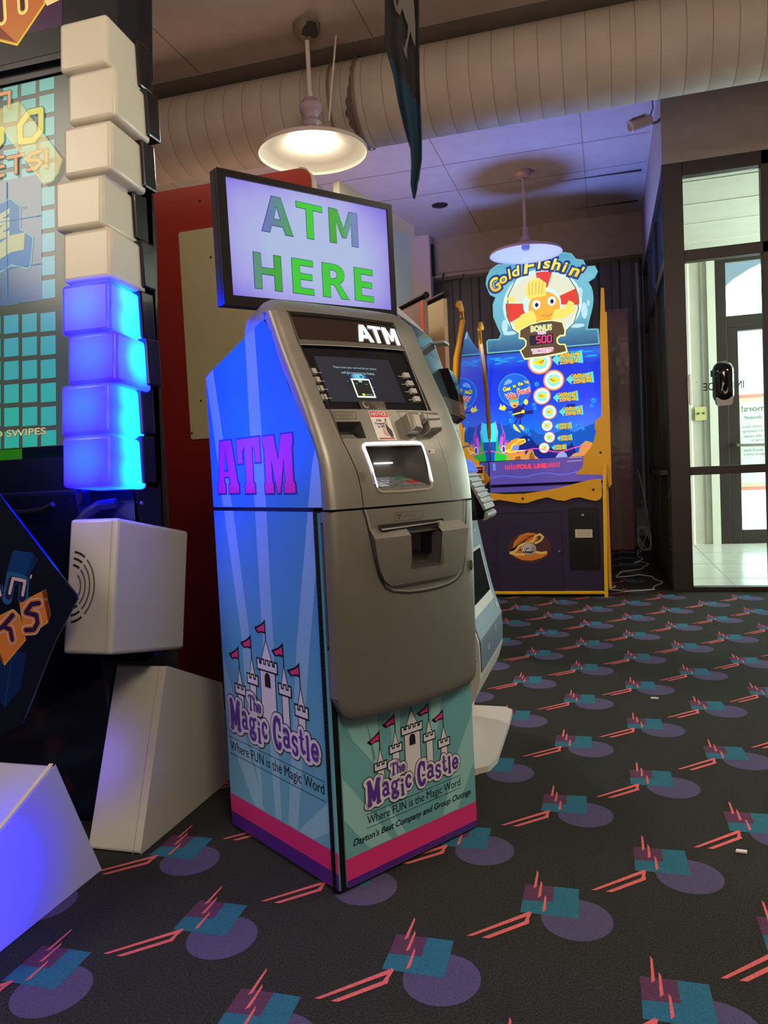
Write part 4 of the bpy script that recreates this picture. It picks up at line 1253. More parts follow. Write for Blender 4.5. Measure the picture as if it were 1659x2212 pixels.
# screen
scp = plane((0, 1.83, 1.0), (1, 0, 0), (0, 0.0945, 0.9955), (0, -0.9955, 0.0945))
sc = MB()
sc.flat([(-2.80, 0.118), (-1.42, 0.118), (-1.42, 1.185), (-2.80, 1.185)], scp, 0.004, mat('display_charcoal', (20, 24, 24), 0.2, emit=(64, 72, 60), strength=0.9))
tl = grad('display_aqua_tiles', 'Z', 0.45, 2.3, [(0, (60, 180, 140)), (0.25, (26, 140, 160)), (0.5, (40, 170, 150)), (0.75, (60, 150, 175)), (1, (80, 165, 155))], 0.2, emission=0.9, wob=0.5, wscale=9)
xs_ = [-1.490 - 0.0635 * k for k in range(0, 21)]
for i, x in enumerate(xs_):
    for j in range(-1, 17):
        z = 0.118 + 0.0675 * j
        bend = 0.016 * ((x + 2.1) / 0.6) ** 2
        z0, z1 = z - bend * (1 if j < 6 else -0.6) + 0.008, z + 0.0535 - bend * (1 if j < 6 else -0.6) + 0.008
        z0 = max(z0, 0.120); z1 = min(z1, 1.183)
        if z1 - z0 < 0.012: continue
        sc.flat([(x - 0.051, z0), (x, z0), (x, z1), (x - 0.051, z1)], scp, 0.0046, tl)
bl = grad('display_steel_blue', 'Z', 1.5, 1.95, [(0, (48, 92, 140)), (1, (84, 108, 124))], 0.2, emission=0.8)
for za, zb_ in ((0.645, 0.782), (0.784, 0.906), (0.538, 0.643)):
    sc.flat([(-2.2, za), (-1.535, za), (-1.535, zb_), (-2.2, zb_)], scp, 0.0052, bl)
glow_l = mat('display_pale_teal', (40, 60, 60), 0.3, emit=(124, 176, 172), strength=0.8)
blue_l = mat('display_mid_blue', (20, 60, 100), 0.3, emit=(48, 108, 152), strength=0.85)
cream_l = mat('display_cream', (60, 60, 40), 0.3, emit=(176, 182, 140), strength=0.85)
emb = [(-1.90, 0.60), (-1.90, 0.83), (-1.685, 0.838), (-1.642, 0.849), (-1.608, 0.821), (-1.609, 0.755), (-1.563, 0.724), (-1.573, 0.640), (-1.585, 0.635), (-1.64, 0.652), (-1.69, 0.632)]
sc.flat(emb, scp, 0.0056, blue_l)
sc.stroke(emb[2:], 0.005, scp, 0.006, glow_l)
for b0, b1 in ((0.782, 0.802), (0.800, 0.839)): pass
sc.flat([(-1.72, 0.70), (-1.645, 0.740), (-1.592, 0.742), (-1.596, 0.692), (-1.64, 0.690), (-1.72, 0.66)], scp, 0.0062, cream_l)
for zz in (0.745, 0.785):
    sc.flat([(-1.72, zz + 0.008), (-1.645, zz + 0.036), (-1.645, zz + 0.020), (-1.672, zz + 0.008), (-1.645, zz + 0.010), (-1.645, zz - 0.006), (-1.72, zz - 0.022)], scp, 0.0062, cream_l)
for z in (0.784, 0.644): sc.flat([(-2.2, z - 0.0012), (-1.535, z - 0.0012), (-1.535, z + 0.0012), (-2.2, z + 0.0012)], scp, 0.0068, blue_l)
sc.flat([(-1.6575, 0.56), (-1.6535, 0.56), (-1.6535, 0.90), (-1.6575, 0.90)], scp, 0.007, blue_l)
sc.text('TM', -1.603, -1.588, 0.811, 0.819, scp, 0.0064, glow_l)
yl = mat('display_yellow', (80, 80, 20), 0.3, emit=(196, 190, 70), strength=0.95)
org = mat('display_orange', (90, 50, 20), 0.3, emit=(206, 134, 72), strength=0.95)
shade = mat('display_dark_edge', (10, 20, 20), 0.3, emit=(60, 84, 70), strength=0.8)
def letter(st, w, m, e=0.006, closed=False):
    sc.stroke(st, w + e, scp, 0.0066, shade, closed=closed); sc.stroke(st, w, scp, 0.0074, m, closed=closed)
letter([(-1.606, 1.012), (-1.608, 1.060), (-1.575, 1.092), (-1.534, 1.092), (-1.534, 1.030), (-1.562, 1.008)], 0.018, yl, closed=True)
letter([(-1.75, 1.066), (-1.672, 1.058), (-1.672, 1.024), (-1.70, 1.004), (-1.75, 1.0)], 0.018, yl)
letter([(-1.75, 1.163), (-1.643, 1.165)], 0.010, org); letter([(-1.644, 1.166), (-1.645, 1.122)], 0.010, org)
letter([(-1.69, 0.978), (-1.665, 0.976)], 0.008, org); letter([(-1.69, 0.948), (-1.665, 0.948)], 0.008, org); letter([(-1.69, 0.920), (-1.665, 0.922)], 0.008, org)
letter([(-1.650, 0.970), (-1.596, 0.971)], 0.009, org); letter([(-1.622, 0.968), (-1.622, 0.922)], 0.009, org)
letter([(-1.536, 0.972), (-1.570, 0.968), (-1.582, 0.952), (-1.545, 0.947), (-1.535, 0.937), (-1.553, 0.924), (-1.580, 0.923)], 0.009, org)
letter([(-1.516, 0.972), (-1.516, 0.940)], 0.010, org); letter([(-1.516, 0.926), (-1.516, 0.922)], 0.010, org)
sc.text('D SWIPES', -1.70, -1.522, 0.151, 0.171, scp, 0.0066, shade, bold=0.05)
sc.text('D SWIPES', -1.70, -1.522, 0.152, 0.172, scp, 0.0074, mat('display_khaki', (80, 80, 50), 0.3, emit=(186, 176, 120), strength=0.9), bold=0.02)
screen = link('screen', sc, GA)
# lower bezel with green tinted pane and rail above the screen
bz = MB()
bz.prism([(-2.8, -0.05), (-1.40, -0.05), (-1.40, 0.085), (-2.8, 0.085)], scp, -0.01, 0.012, cab); link('lower_bezel', bz, GA, bevel=0.002)
bz = MB()
bz.flat([(-2.8, 0.085), (-1.605, 0.085), (-1.605, 0.116), (-2.8, 0.116)], scp, 0.006, mat('display_green', (20, 60, 10), 0.3, emit=(40, 130, 14), strength=0.5))
link('green_window', bz, GA)
bz = MB(); bz.prism([(-2.8, 1.188), (-1.40, 1.188), (-1.40, 1.222), (-2.8, 1.222)], scp, -0.01, 0.012, cab); link('upper_bezel', bz, GA, bevel=0.002)
# ribbon of reflected light on the screen glass, built as a glowing sheet
st_ = MB()
st_.prism([(-1.80, 1.095), (-1.605, 1.127), (-1.455, 0.93), (-1.470, 0.895), (-1.495, 0.870), (-1.520, 0.868), (-1.68, 1.075), (-1.80, 1.045)], scp, 0.012, 0.016, mat('reflection_ribbon', (236, 230, 140), 0.1, alpha=0.24, emit=(230, 222, 130), strength=0.2))
link('reflection_ribbon', st_, GA)
# marquee
mq = MB()
mqp = plane((0, 1.80, 1.0), (1, 0, 0), (0, 0.0945, 0.9955), (0, -0.9955, 0.0945))
mq.prism([(-2.8, 1.235), (-1.40, 1.215), (-1.26, 1.215), (-1.26, 1.80), (-2.8, 1.80)], mqp, -0.17, 0.0, cab)
mq.flat([(-2.8, 1.31), (-1.44, 1.31), (-1.44, 1.75), (-2.8, 1.75)], mqp, 0.001, mat('marquee_aubergine', (54, 20, 56), 0.3, emit=(54, 20, 56), strength=0.4))
mq.flat([(-2.8, 1.235), (-1.42, 1.235), (-1.42, 1.31), (-2.8, 1.31)], mqp, 0.0012, black)
og = grad('marquee_orange', 'Z', 2.2, 2.6, [(0, (190, 130, 20)), (0.35, (200, 104, 26)), (1, (196, 90, 30))], 0.3, emission=0.85)
dia = [(-1.595, 1.288), (-1.500, 1.388), (-1.502, 1.405), (-1.59, 1.50), (-1.75, 1.52), (-1.72, 1.38), (-1.66, 1.315)]
mq.flat(offset_poly(dia, 0.006), mqp, 0.0016, mat('marquee_yellow_edge', (180, 150, 40), 0.3, emit=(196, 168, 44), strength=0.7))
mq.flat(dia, mqp, 0.0022, og)
mq.flat([(-1.595, 1.290), (-1.66, 1.318), (-1.72, 1.38), (-1.71, 1.41), (-1.645, 1.34)], mqp, 0.0026, mat('marquee_brown', (110, 50, 20), 0.3, emit=(110, 48, 20), strength=0.5))
pk_ = mat('marquee_cream', (220, 190, 150), 0.3, emit=(214, 186, 150), strength=0.8); dk_ = mat('marquee_maroon', (60, 16, 40), 0.3, emit=(62, 18, 44), strength=0.6)
rr = [(-1.648, 1.370), (-1.652, 1.440), (-1.61, 1.446), (-1.575, 1.425), (-1.573, 1.386)]
mq.stroke(rr, 0.036, mqp, 0.0028, pk_); mq.stroke(rr, 0.028, mqp, 0.0032, mat('marquee_gold', (190, 170, 60), 0.3, emit=(196, 170, 60), strength=0.7)); mq.stroke(rr, 0.016, mqp, 0.0036, dk_)
mq.flat([(-1.565, 1.50), (-1.535, 1.440), (-1.505, 1.41), (-1.49, 1.375), (-1.438, 1.385), (-1.46, 1.43), (-1.49, 1.50)], mqp, 0.003, mat('marquee_pale', (190, 170, 120), 0.3, emit=(196, 172, 116), strength=0.75))
link('marquee', mq, GA)

# loudspeaker box
spk = MB()
Ts = math.atan((1.747 - 1.68) / (0.914 - 0.564))
ey = Vector((0, math.sin(Ts), math.cos(Ts))); ez = Vector((0, math.cos(Ts), -math.sin(Ts)))
sf = plane((-1.24, 1.68, 0.564), (1, 0, 0), ey, -ez)
vs = [sf(a, b, -h) for h in (0, 0.355) for a, b in ((-0.150, 0), (0, 0), (0, 0.356), (-0.150, 0.356))]
spk.raw(vs, [(0, 1, 2, 3), (7, 6, 5, 4), (0, 4, 5, 1), (1, 5, 6, 2), (2, 6, 7, 3), (3, 7, 4, 0)], white_p)
box_s = link('speaker_box', spk, GA, bevel=0.010, seg=3, smooth=True, autosmooth=60)
gr_ = MB()
hole_m = mat('vent_shadow', (96, 88, 80), 0.7)
for r in (0.030, 0.044, 0.058, 0.072):
    gr_.ring(-0.136, 0.175, r, r + 0.0045, sf, 0.0008, hole_m, -50, 50, 14, sy=1.25)
for r in (0.044, 0.058, 0.072):
    gr_.ring(-0.136, 0.175, r, r + 0.005, sf, 0.0008, mat('vent_dark', (40, 36, 34), 0.7), 57, 84, 6, sy=1.25)
    gr_.ring(-0.136, 0.175, r, r + 0.005, sf, 0.0008, mat('vent_dark', (40, 36, 34), 0.7), -84, -57, 6, sy=1.25)
link('vent_slots', gr_, box_s)
sl_ = MB(); sl_.flat([(-0.018, 0.005), (-0.0165, 0.005), (-0.0165, 0.351), (-0.018, 0.351)], sf, 0.0006, mat('seam_grey', (160, 154, 148), 0.5)); link('seam_line', sl_, box_s)

# leg blocks: boxes tilted and cut by the floor
def legblock(prof, x1, w, m, name='leg_block'):
    q = MB(); q.prism(prof, yzp(x1 - w), 0, w, m)
    return link(name, q, GA, bevel=0.010, seg=3, smooth=True, autosmooth=50)
ab_ = spots('leg_violet_reflect', (2, 2, 4), (84, 66, 190), [(-0.10, -0.14, -0.02)], (0.03, 0.22), 0.75, (40, 30, 110), body=(200, 196, 178))  # violet light reflected from the screens, painted on as emission
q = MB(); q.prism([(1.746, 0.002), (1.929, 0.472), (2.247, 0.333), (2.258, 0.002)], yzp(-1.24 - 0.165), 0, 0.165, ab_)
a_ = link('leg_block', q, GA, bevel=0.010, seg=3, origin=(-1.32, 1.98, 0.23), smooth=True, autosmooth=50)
sl_ = MB(); e1 = Vector((0, 0.183, 0.472)).normalized()
fa_ = plane((-1.24, 1.746, 0.002), (1, 0, 0), e1, (0, -e1.z, e1.y))
sl_.flat([(-0.024, 0.0), (-0.0225, 0.0), (-0.0225, 0.50), (-0.024, 0.50)], fa_, 0.0006, mat('seam_grey', (160, 154, 148), 0.5))
link('seam_line', sl_, a_)
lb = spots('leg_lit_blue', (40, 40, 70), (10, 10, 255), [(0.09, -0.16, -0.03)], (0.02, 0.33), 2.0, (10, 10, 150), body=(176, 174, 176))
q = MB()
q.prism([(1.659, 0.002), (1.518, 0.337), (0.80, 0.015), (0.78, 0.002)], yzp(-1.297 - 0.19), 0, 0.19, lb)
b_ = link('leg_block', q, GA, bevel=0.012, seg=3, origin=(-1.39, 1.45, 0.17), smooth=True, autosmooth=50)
rg = MB(); e2 = Vector((0, -0.718, -0.322)).normalized()
fb = plane((-1.297, 1.512, 0.338), (1, 0, 0), e2, (0, -e2.z * -1, 0))
dch = MB(); dch.face([(-1.312, 1.515, 0.3385), (-1.300, 1.515, 0.3385), (-1.300, 0.95, 0.086), (-1.312, 0.95, 0.086)], white_pe); link('worn_edge', dch, b_)

# dark front panel with the printed logo
dp_ = MB()
df = front(1.60)
pan = [(-1.90, 1.40), (-1.66, 1.213), (-1.477, 0.987), (-1.272, 0.735), (-1.268, 0.722), (-1.345, 0.612), (-1.46, 0.40), (-1.90, 0.20)]
dp_.prism(pan, df, -0.006, 0.0, mat('panel_midnight', (16, 22, 42), 0.15, spec=0.6))
dp_.stroke([(-1.66, 1.213), (-1.477, 0.987)], 0.003, df, 0.0005, mat('edge_lit_blue', (30, 30, 200), 0.3, emit=(40, 30, 230), strength=0.9))
b1 = mat('art_blue', (18, 60, 130), 0.3); b2 = mat('art_deep_blue', (14, 40, 96), 0.3); o1_ = mat('art_orange', (214, 124, 60), 0.3); o2_ = mat('art_gold', (216, 156, 60), 0.3); o3_ = mat('art_brown', (120, 52, 40), 0.3)
pw = mat('art_lilac', (200, 186, 206), 0.3); pn = mat('art_indigo', (44, 26, 84), 0.3); gl_ = mat('art_glow_blue', (30, 96, 150), 0.3)
def ap(*pts):
    out = []
    for x, y in pts:
        out.append((-1.477 + x * 0.001398 - y * 0.000107, 0.987 - y * 0.001186 + x * 0.00001))
    return out
S_ = 0.2712   # crop scale of the printed art
def cp(*pts): return ap(*[(x * S_, 1040 + y * S_ - 1070) for x, y in pts])
dp_.flat(cp((110, 545), (270, 570), (215, 740), (50, 740)), df, 0.0006, b1); dp_.flat(cp((270, 570), (310, 625), (235, 760), (215, 740)), df, 0.0006, b2)
dp_.flat(cp((0, 1340), (220, 1360), (175, 1650), (40, 1810), (0, 1760)), df, 0.0006, b2); dp_.stroke(cp((100, 1400), (40, 1800)), 0.0012, df, 0.0009, gl_)
dp_.stroke(cp((60, 930), (95, 760), (200, 790), (190, 930)), 0.030, df, 0.0008, gl_); dp_.stroke(cp((-60, 900), (-10, 850)), 0.03, df, 0.0008, gl_)
dp_.stroke(cp((72, 905), (100, 780), (200, 800), (182, 925)), 0.020, df, 0.0011, pn); dp_.stroke(cp((82, 885), (110, 768), (208, 790), (188, 900)), 0.0085, df, 0.0015, pw)
dp_.stroke(cp((-15, 800), (5, 905)), 0.016, df, 0.0011, pn); dp_.stroke(cp((-15, 800), (8, 900)), 0.0075, df, 0.0015, pw)
dp_.stroke(cp((258, 748), (250, 775)), 0.0085, df, 0.0012, pn); dp_.stroke(cp((258, 748), (252, 765)), 0.005, df, 0.0016, pw)
dp_.flat(cp((160, 960), (372, 858), (412, 1055), (390, 1120), (260, 1215), (200, 1230)), df, 0.0007, o2_); dp_.flat(cp((165, 965), (340, 880), (385, 1105), (260, 1200), (205, 1220)), df, 0.0010, o1_)
dp_.flat(cp((343, 878), (372, 860), (410, 1055), (392, 1112)), df, 0.0012, o3_)
dp_.flat(cp((-80, 1100), (110, 1010), (165, 1060), (215, 1260), (40, 1468), (-80, 1300)), df, 0.0007, o2_); dp_.flat(cp((-80, 1110), (105, 1020), (155, 1065), (205, 1255), (42, 1440), (-80, 1280)), df, 0.0009, o1_)
dp_.flat(cp((0, 1360), (0, 1320), (-80, 1260), (-80, 1330), (38, 1455)), df, 0.0011, o3_)
sS = cp((320, 965), (260, 975), (215, 1040), (300, 1060), (310, 1120), (280, 1175), (215, 1180))
kK = [cp((110, 1060), (30, 1150), (-20, 1180)), cp((30, 1150), (90, 1175), (105, 1255))]
for w, h, m in ((0.0275, 0.0015, pw), (0.0215, 0.0018, o1_), (0.012, 0.0021, pn)):
    dp_.stroke(sS, w, df, h, m)
    for k in kK: dp_.stroke(k, w, df, h, m)
dp_.text('TM', *(lambda p: (p[0][0], p[1][0], p[1][1], p[0][1]))(cp((358, 930), (382, 950))), df, 0.0016, pw)
link('front_sign', dp_, GA)

# ================================================================= RED BOARD
RB_ = thing('red_partition', 'tall red board with a cream cover plate, standing behind the cash machine', 'partition', (-1.7, 3.43, 0))
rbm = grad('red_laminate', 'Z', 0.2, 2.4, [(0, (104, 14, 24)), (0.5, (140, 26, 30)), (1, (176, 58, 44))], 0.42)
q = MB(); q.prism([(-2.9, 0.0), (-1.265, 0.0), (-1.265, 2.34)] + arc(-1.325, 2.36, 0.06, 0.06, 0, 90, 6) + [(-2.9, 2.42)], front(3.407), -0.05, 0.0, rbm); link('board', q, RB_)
q = MB(); q.prism([(-1.268, 0.0), (-1.262, 0.0), (-1.262, 2.345)] + arc(-1.325, 2.36, 0.064, 0.064, 0, 90, 6) + [(-1.325, 2.418)] + arc(-1.325, 2.358, 0.058, 0.058, 90, 0, 6), front(3.407), -0.052, 0.004, mat('edge_cream', (200, 180, 160), 0.5)); link('edge_trim', q, RB_)
q = MB(); q.prism(rrect(-1.968, -1.35, 1.205, 2.21, 0.012), front(3.407), 0.0, 0.006, mat('cream_laminate', (204, 192, 150), 0.45))
for x, z in ((-1.80, 2.07), (-1.96, 1.235), (-1.90, 1.39)): q.disc(x, z, 0.006, 0.006, front(3.407), 0.008, seam, 10)
link('cover_plate', q, RB_)
q = MB(); q.disc(-1.845, 2.345, 0.007, 0.007, front(3.407), 0.002, seam, 10); link('screw', q, RB_)

# narrow cream frame far behind the monitor
q = MB(); hd_ = Vector((math.sin(R(16)), math.cos(R(16)), 0))
pf = plane((-1.665, 5.0, 0), hd_, (0, 0, 1)); q.prism([(0, 0), (1.0, 0), (1.0, 2.90), (0, 2.965)], pf, -0.05, 0.0, mat('cream_frame', (206, 196, 180), 0.5))
q.prism([(0.16, 0.5), (0.9, 0.5), (0.9, 2.80), (0.16, 2.84)], pf, 0.0, 0.004, mat('frame_panel_pale', (180, 200, 210), 0.3))
tag(link('tall_panel', q), 'tall cream panel edge rising behind the top of the monitor', 'panel')

# ================================================================= WHITE KIOSK
KI = thing('ticket_kiosk', 'white and slate-blue kiosk with a black card terminal, partly hidden behind the cash machine', 'kiosk', (-0.7, 2.7, 0))
kw = mat('kiosk_white', (206, 200, 190), 0.35); kb = mat('kiosk_slate_blue', (96, 112, 130), 0.4); ks = mat('kiosk_silver', (160, 162, 158), 0.35, metal=0.4)
KP = [(-0.529, 0.097), (-0.497, 0.145), (-0.470, 0.192), (-0.435, 0.255), (-0.418, 0.313), (-0.416, 0.37), (-0.418, 0.433), (-0.448, 0.53), (-0.475, 0.659), (-0.50, 0.80), (-0.512, 0.91), (-0.544, 1.056), (-0.562, 1.25), (-0.612, 1.405), (-0.640, 1.500), (-0.706, 1.576), (-0.775, 1.646), (-0.84, 1.66)]
kf = lambda a, b, h=0.0: Vector((a, 3.0 - h, b))
q = MB(); q.prism(KP + [(-1.02, 1.62), (-1.02, 0.097)], kf, 0.0, 0.56, kw); link('body', q, KI, bevel=0.012, seg=3)
def kx(z): return interp([(x, z_) for x, z_ in KP], z)
def kface(y, z, h=0.0):
    e = 0.01; dx = (kx(z + e) - kx(z - e)) / (2 * e); n = Vector((1, 0, -dx)).normalized()
    return Vector((kx(z), y, z)) + n * h
def kpatch(mb, y0, y1, z0, z1, h, m, n=10):
    for i in range(n):
        a, b = z0 + (z1 - z0) * i / n, z0 + (z1 - z0) * (i + 1) / n
        mb.face([kface(y0, a, h), kface(y1, a, h), kface(y1, b, h), kface(y0, b, h)], m)
q = MB(); kpatch(q, 2.46, 2.975, 0.33, 0.435, 0.003, kb); kpatch(q, 2.46, 2.985, 0.435, 0.83, 0.003, kb)
kpatch(q, 2.46, 2.92, 0.50, 0.705, 0.005, kw); link('face_panel', q, KI)
q = MB(); kpatch(q, 2.46, 2.895, 0.535, 0.695, 0.007, mat('matte_black', (8, 8, 10), 0.9, spec=0.05)); link('ticket_window', q, KI)
q = MB(); 
for y, z, dy, dz in ((2.93, 0.46, .01, .022), (2.80, 0.40, .01, .022), (2.62, 0.37, .01, .022), (2.88, 0.76, .02, .01), (2.88, 0.79, .02, .01)):
    q = MB(); q.face([kface(y - dy, z, 0.0045), kface(y + dy, z, 0.0045), kface(y + dy, z + dz, 0.0045), kface(y - dy, z + dz, 0.0045)], kw); link('print_mark', q, KI)

q = MB(); kpatch(q, 2.46, 2.96, 1.17, 1.52, 0.004, mat('bezel_grey', (84, 86, 88), 0.35)); kpatch(q, 2.46, 2.93, 1.20, 1.50, 0.007, mat('screen_grey_glass', (64, 84, 90), 0.08)); link('screen', q, KI)
q = MB(); kpatch(q, 2.46, 2.97, 0.90, 1.15, 0.004, ks); link('control_panel', q, KI)
q = MB(); q.box(-0.625, -0.575, 2.90, 2.985, 1.475, 1.487, ks); link('lip', q, KI, bevel=0.004)
q = MB(); q.prism([(-0.600, 1.375), (-0.560, 1.375), (-0.528, 1.28), (-0.520, 1.19), (-0.560, 1.165), (-0.590, 1.20)], lambda a, b, h=0: Vector((a, 2.96 - h, b)), 0.0, 0.10, gloss_black); link('handset', q, KI, bevel=0.008, seg=3)
q = MB(); q.tube([(-0.55, 2.93, 1.075), (-0.50, 2.93, 1.085)], 0.004, ks, 8); link('pin', q, KI)
tm = MB()
tfr = lambda a, b, h=0: Vector((a, 2.95 - h, b))
tm.prism([(-0.535, 0.985), (-0.505, 1.005), (-0.425, 0.845), (-0.430, 0.815), (-0.470, 0.810), (-0.54, 0.86)], tfr, 0.0, 0.22, gloss_black); term = link('card_terminal', tm, KI, bevel=0.006)
q = MB(); q.prism([(-0.510, 1.010), (-0.500, 1.010), (-0.420, 0.850), (-0.428, 0.845)], tfr, -0.002, 0.222, ks)
for k in range(7):
    t = 0.12 + k * 0.12; x, z = -0.502 + 0.080 * t, 1.008 - 0.16 * t
    q.tube([(x + 0.004, 2.96, z), (x + 0.004, 2.72, z)], 0.005, ks, 6)
link('terminal_keys', q, term)
q = MB(); q.tube([(-0.430, 2.95, 0.825), (-0.430, 2.74, 0.825)], 0.016, ks, 10); link('roller', q, term)
q = MB(); q.prism([(-0.520, 1.035), (-0.495, 1.02), (-0.478, 0.985), (-0.510, 1.0)], tfr, -0.003, 0.223, mat('terminal_screen_blue', (20, 80, 200), 0.2, emit=(30, 110, 230), strength=0.6)); link('terminal_screen', q, term)
q = MB(); q.prism([(-0.97, 0.02), (-0.535, 0.02), (-0.515, 0.14), (-0.97, 0.14)], kf, 0.10, 0.50, kw); link('pedestal', q, KI)
q = MB()
base = [(-1.0, 2.44), (-0.445, 2.430), (-0.405, 2.465), (-0.388, 2.54), (-0.392, 2.9), (-0.398, 3.06), (-0.43, 3.095), (-0.53, 3.10), (-1.0, 3.10)]
q.prism(base, XY, 0.002, 0.022, kw); link('base_plate', q, KI, bevel=0.004)

# ================================================================= TWO BANNER BOARDS behind the kiosk
dvec = Vector((-math.sin(R(40)), math.cos(R(40)), 0))
def banner(px, py, ztop, length, m, label, art=False, sag=0.0):
    t = thing('banner_board', label, 'board', (px, py, 0))
    pf = plane((px, py, 0), dvec, (0, 0, 1))
    q = MB(); q.prism([(0, 0.0), (length, 0.0), (length, ztop), (0, ztop)], pf, -0.012, 0.012, m)
    link('panel', q, t)
    q = MB(); q.tube([pf(-0.02, ztop + 0.02), pf(length, ztop + 0.02)], 0.019, mat('tube_black', (22, 20, 20), 0.2, metal=0.3), 14); link('tube', q, t, smooth=True)
    return t, pf
t1, pf1 = banner(-0.935, 4.2, 1.935, 1.0, mat('board_mauve_grey', (150, 128, 122), 0.4), 'tall board printed orange and yellow with a black tube along its top, above the kiosk')
q = MB()
for h in (0.0135, -0.0135):
    q.flat([(0.0, 0.4), (0.035, 0.4), (0.035, 1.93), (0.0, 1.93)], pf1, h, mat('board_orange', (232, 104, 60), 0.4))
    q.flat([(0.13, 1.4), (0.40, 1.4), (0.40, 1.72), (0.34, 1.75), (0.24, 1.83), (0.21, 1.74), (0.17, 1.75), (0.13, 1.70)], pf1, h, mat('board_yellow', (240, 186, 60), 0.4))
    q.stroke([(0.035, 1.70), (0.08, 1.70), (0.14, 1.735), (0.20, 1.78)], 0.004, pf1, h * 1.01, mat('board_line', (236, 200, 190), 0.4))
link('printed_art', q, t1)
t2, pf2 = banner(-0.83, 4.23, 1.935, 0.9, mat('board_beige', (190, 172, 136), 0.6, noise=0.05), 'plain beige board with a black tube along its top, right of the orange one')

# ================================================================= FISHING ALLEY GAME
GF = thing('alley_game', 'yellow and dark purple alley game with a big glowing blue fish screen, against the back', 'arcade game', (-0.58, 6.8, 0))
yel = mat('yellow_laminate', (232, 168, 24), 0.4); purp = mat('purple_laminate', (44, 30, 66), 0.5, noise=0.08, nscale=30)
XL, XR = -1.155, -0.015
f5 = front(5.87)
q = MB(); q.box(XL, XR - 0.03, 5.87, 8.0, 0.045, 0.778, purp); q.box(XL + 0.03, XR - 0.05, 5.92, 8.0, 0.0, 0.05, black)
link('cabinet', q, GF, bevel=0.003)
q = MB(); q.box(XL + 0.02, XR - 0.02, 5.89, 7.9, 0.778, 0.80, mat('playfield_gloss', (30, 34, 60), 0.06, spec=0.8)); link('playfield', q, GF)
q = MB(); q.prism([(XL, 0.81), (-0.916, 0.806), (-0.76, 0.786), (-0.604, 0.784), (-0.45, 0.802), (-0.308, 0.827), (-0.16, 0.862), (-0.10, 0.872), (-0.049, 0.872), (-0.046, 0.743), (-0.062, 0.722), (-0.092, 0.712), (-0.13, 0.720), (-0.205, 0.744), (-0.258, 0.738), (-0.312, 0.720), (-0.37, 0.728), (-0.437, 0.752), (-0.51, 0.738), (-0.587, 0.714), (-0.65, 0.716), (-0.726, 0.732), (-0.80, 0.746), (-0.86, 0.735), (-0.93, 0.715), (-1.03, 0.722), (XL, 0.745)], front(5.86), -0.012, 0.012, yel)
for x, z in ((-0.107, 0.795), (-0.62, 0.748)): q.disc(x, z, 0.010, 0.010, front(5.86), 0.013, seam, 12)
link('wavy_apron', q, GF, bevel=0.003)
q = MB(); q.box(XL, XR - 0.03, 5.85, 5.875, 0.022, 0.044, mat('yellow_trim', (236, 190, 30), 0.35)); link('bottom_trim', q, GF, bevel=0.004)
yt = mat('yellow_trim', (236, 190, 30), 0.35)
q = MB()
q.prism([(-0.052, 0.0), (-0.026, 0.0), (-0.018, 0.55), (-0.016, 0.80), (-0.010, 0.90), (-0.010, 0.985), (-0.030, 0.985), (-0.036, 0.90), (-0.040, 0.82)], front(5.87), -0.10, 0.022, yt)
link('corner_trim', q, GF, bevel=0.006)
q = MB()
for p in (rrect(-0.832, -0.345, 0.046, 0.640, 0.004),):
    q.stroke(p, 0.004, f5, 0.0012, mat('door_gap', (16, 10, 22), 0.6), closed=True)
q.lathe([(0.0, 0.012), (0.008, 0.012), (0.011, 0.006), (0.011, 0)], (-0.367, 5.869, 0.342), mat('bolt_steel', (150, 150, 150), 0.3, 0.8), 14, axis=(0, -1, 0))
srv = link('service_door', q, GF)
q = MB()
c1 = mat('clam_orange', (226, 130, 44), 0.4); c2 = mat('clam_pale', (244, 206, 110), 0.4); c3 = mat('clam_shadow', (150, 70, 24), 0.4)
top_sh = arc(-0.60, 0.385, 0.135, 0.105, 20, 185, 14) + [(-0.69, 0.335), (-0.60, 0.345)]
q.flat(arc(-0.585, 0.375, 0.160, 0.116, 0, 360, 26)[:-1], f5, 0.0006, mat('clam_halo', (84, 44, 52), 0.5))
q.flat([(-0.745, 0.350), (-0.72, 0.345), (-0.70, 0.42), (-0.655, 0.47), (-0.60, 0.488), (-0.54, 0.484), (-0.52, 0.44), (-0.56, 0.40), (-0.62, 0.385), (-0.68, 0.35)], f5, 0.0009, c1)
q.flat([(-0.745, 0.350), (-0.68, 0.352), (-0.60, 0.350), (-0.50, 0.338), (-0.46, 0.345), (-0.455, 0.322), (-0.50, 0.295), (-0.57, 0.277), (-0.64, 0.280), (-0.70, 0.308)], f5, 0.0010, c1)
for k in range(4): q.stroke([(-0.69 + 0.03 * k, 0.39 + 0.02 * k), (-0.62 + 0.03 * k, 0.46), (-0.56 + 0.02 * k, 0.468)], 0.004, f5, 0.0012, c3)
q.stroke([(-0.73, 0.338), (-0.69, 0.352), (-0.665, 0.388), (-0.63, 0.405), (-0.59, 0.41), (-0.555, 0.43), (-0.54, 0.462), (-0.505, 0.475), (-0.483, 0.455), (-0.50, 0.428), (-0.54, 0.408)], 0.016, f5, 0.0014, c2)
q.stroke([(-0.73, 0.336), (-0.67, 0.322), (-0.60, 0.330), (-0.54, 0.342), (-0.50, 0.332), (-0.465, 0.338)], 0.018, f5, 0.0014, c2)
q.disc(-0.592, 0.365, 0.056, 0.050, f5, 0.0018, mat('pearl_grey', (170, 160, 156), 0.4)); q.disc(-0.60, 0.372, 0.045, 0.040, f5, 0.0020, mat('pearl_light', (206, 196, 190), 0.4))
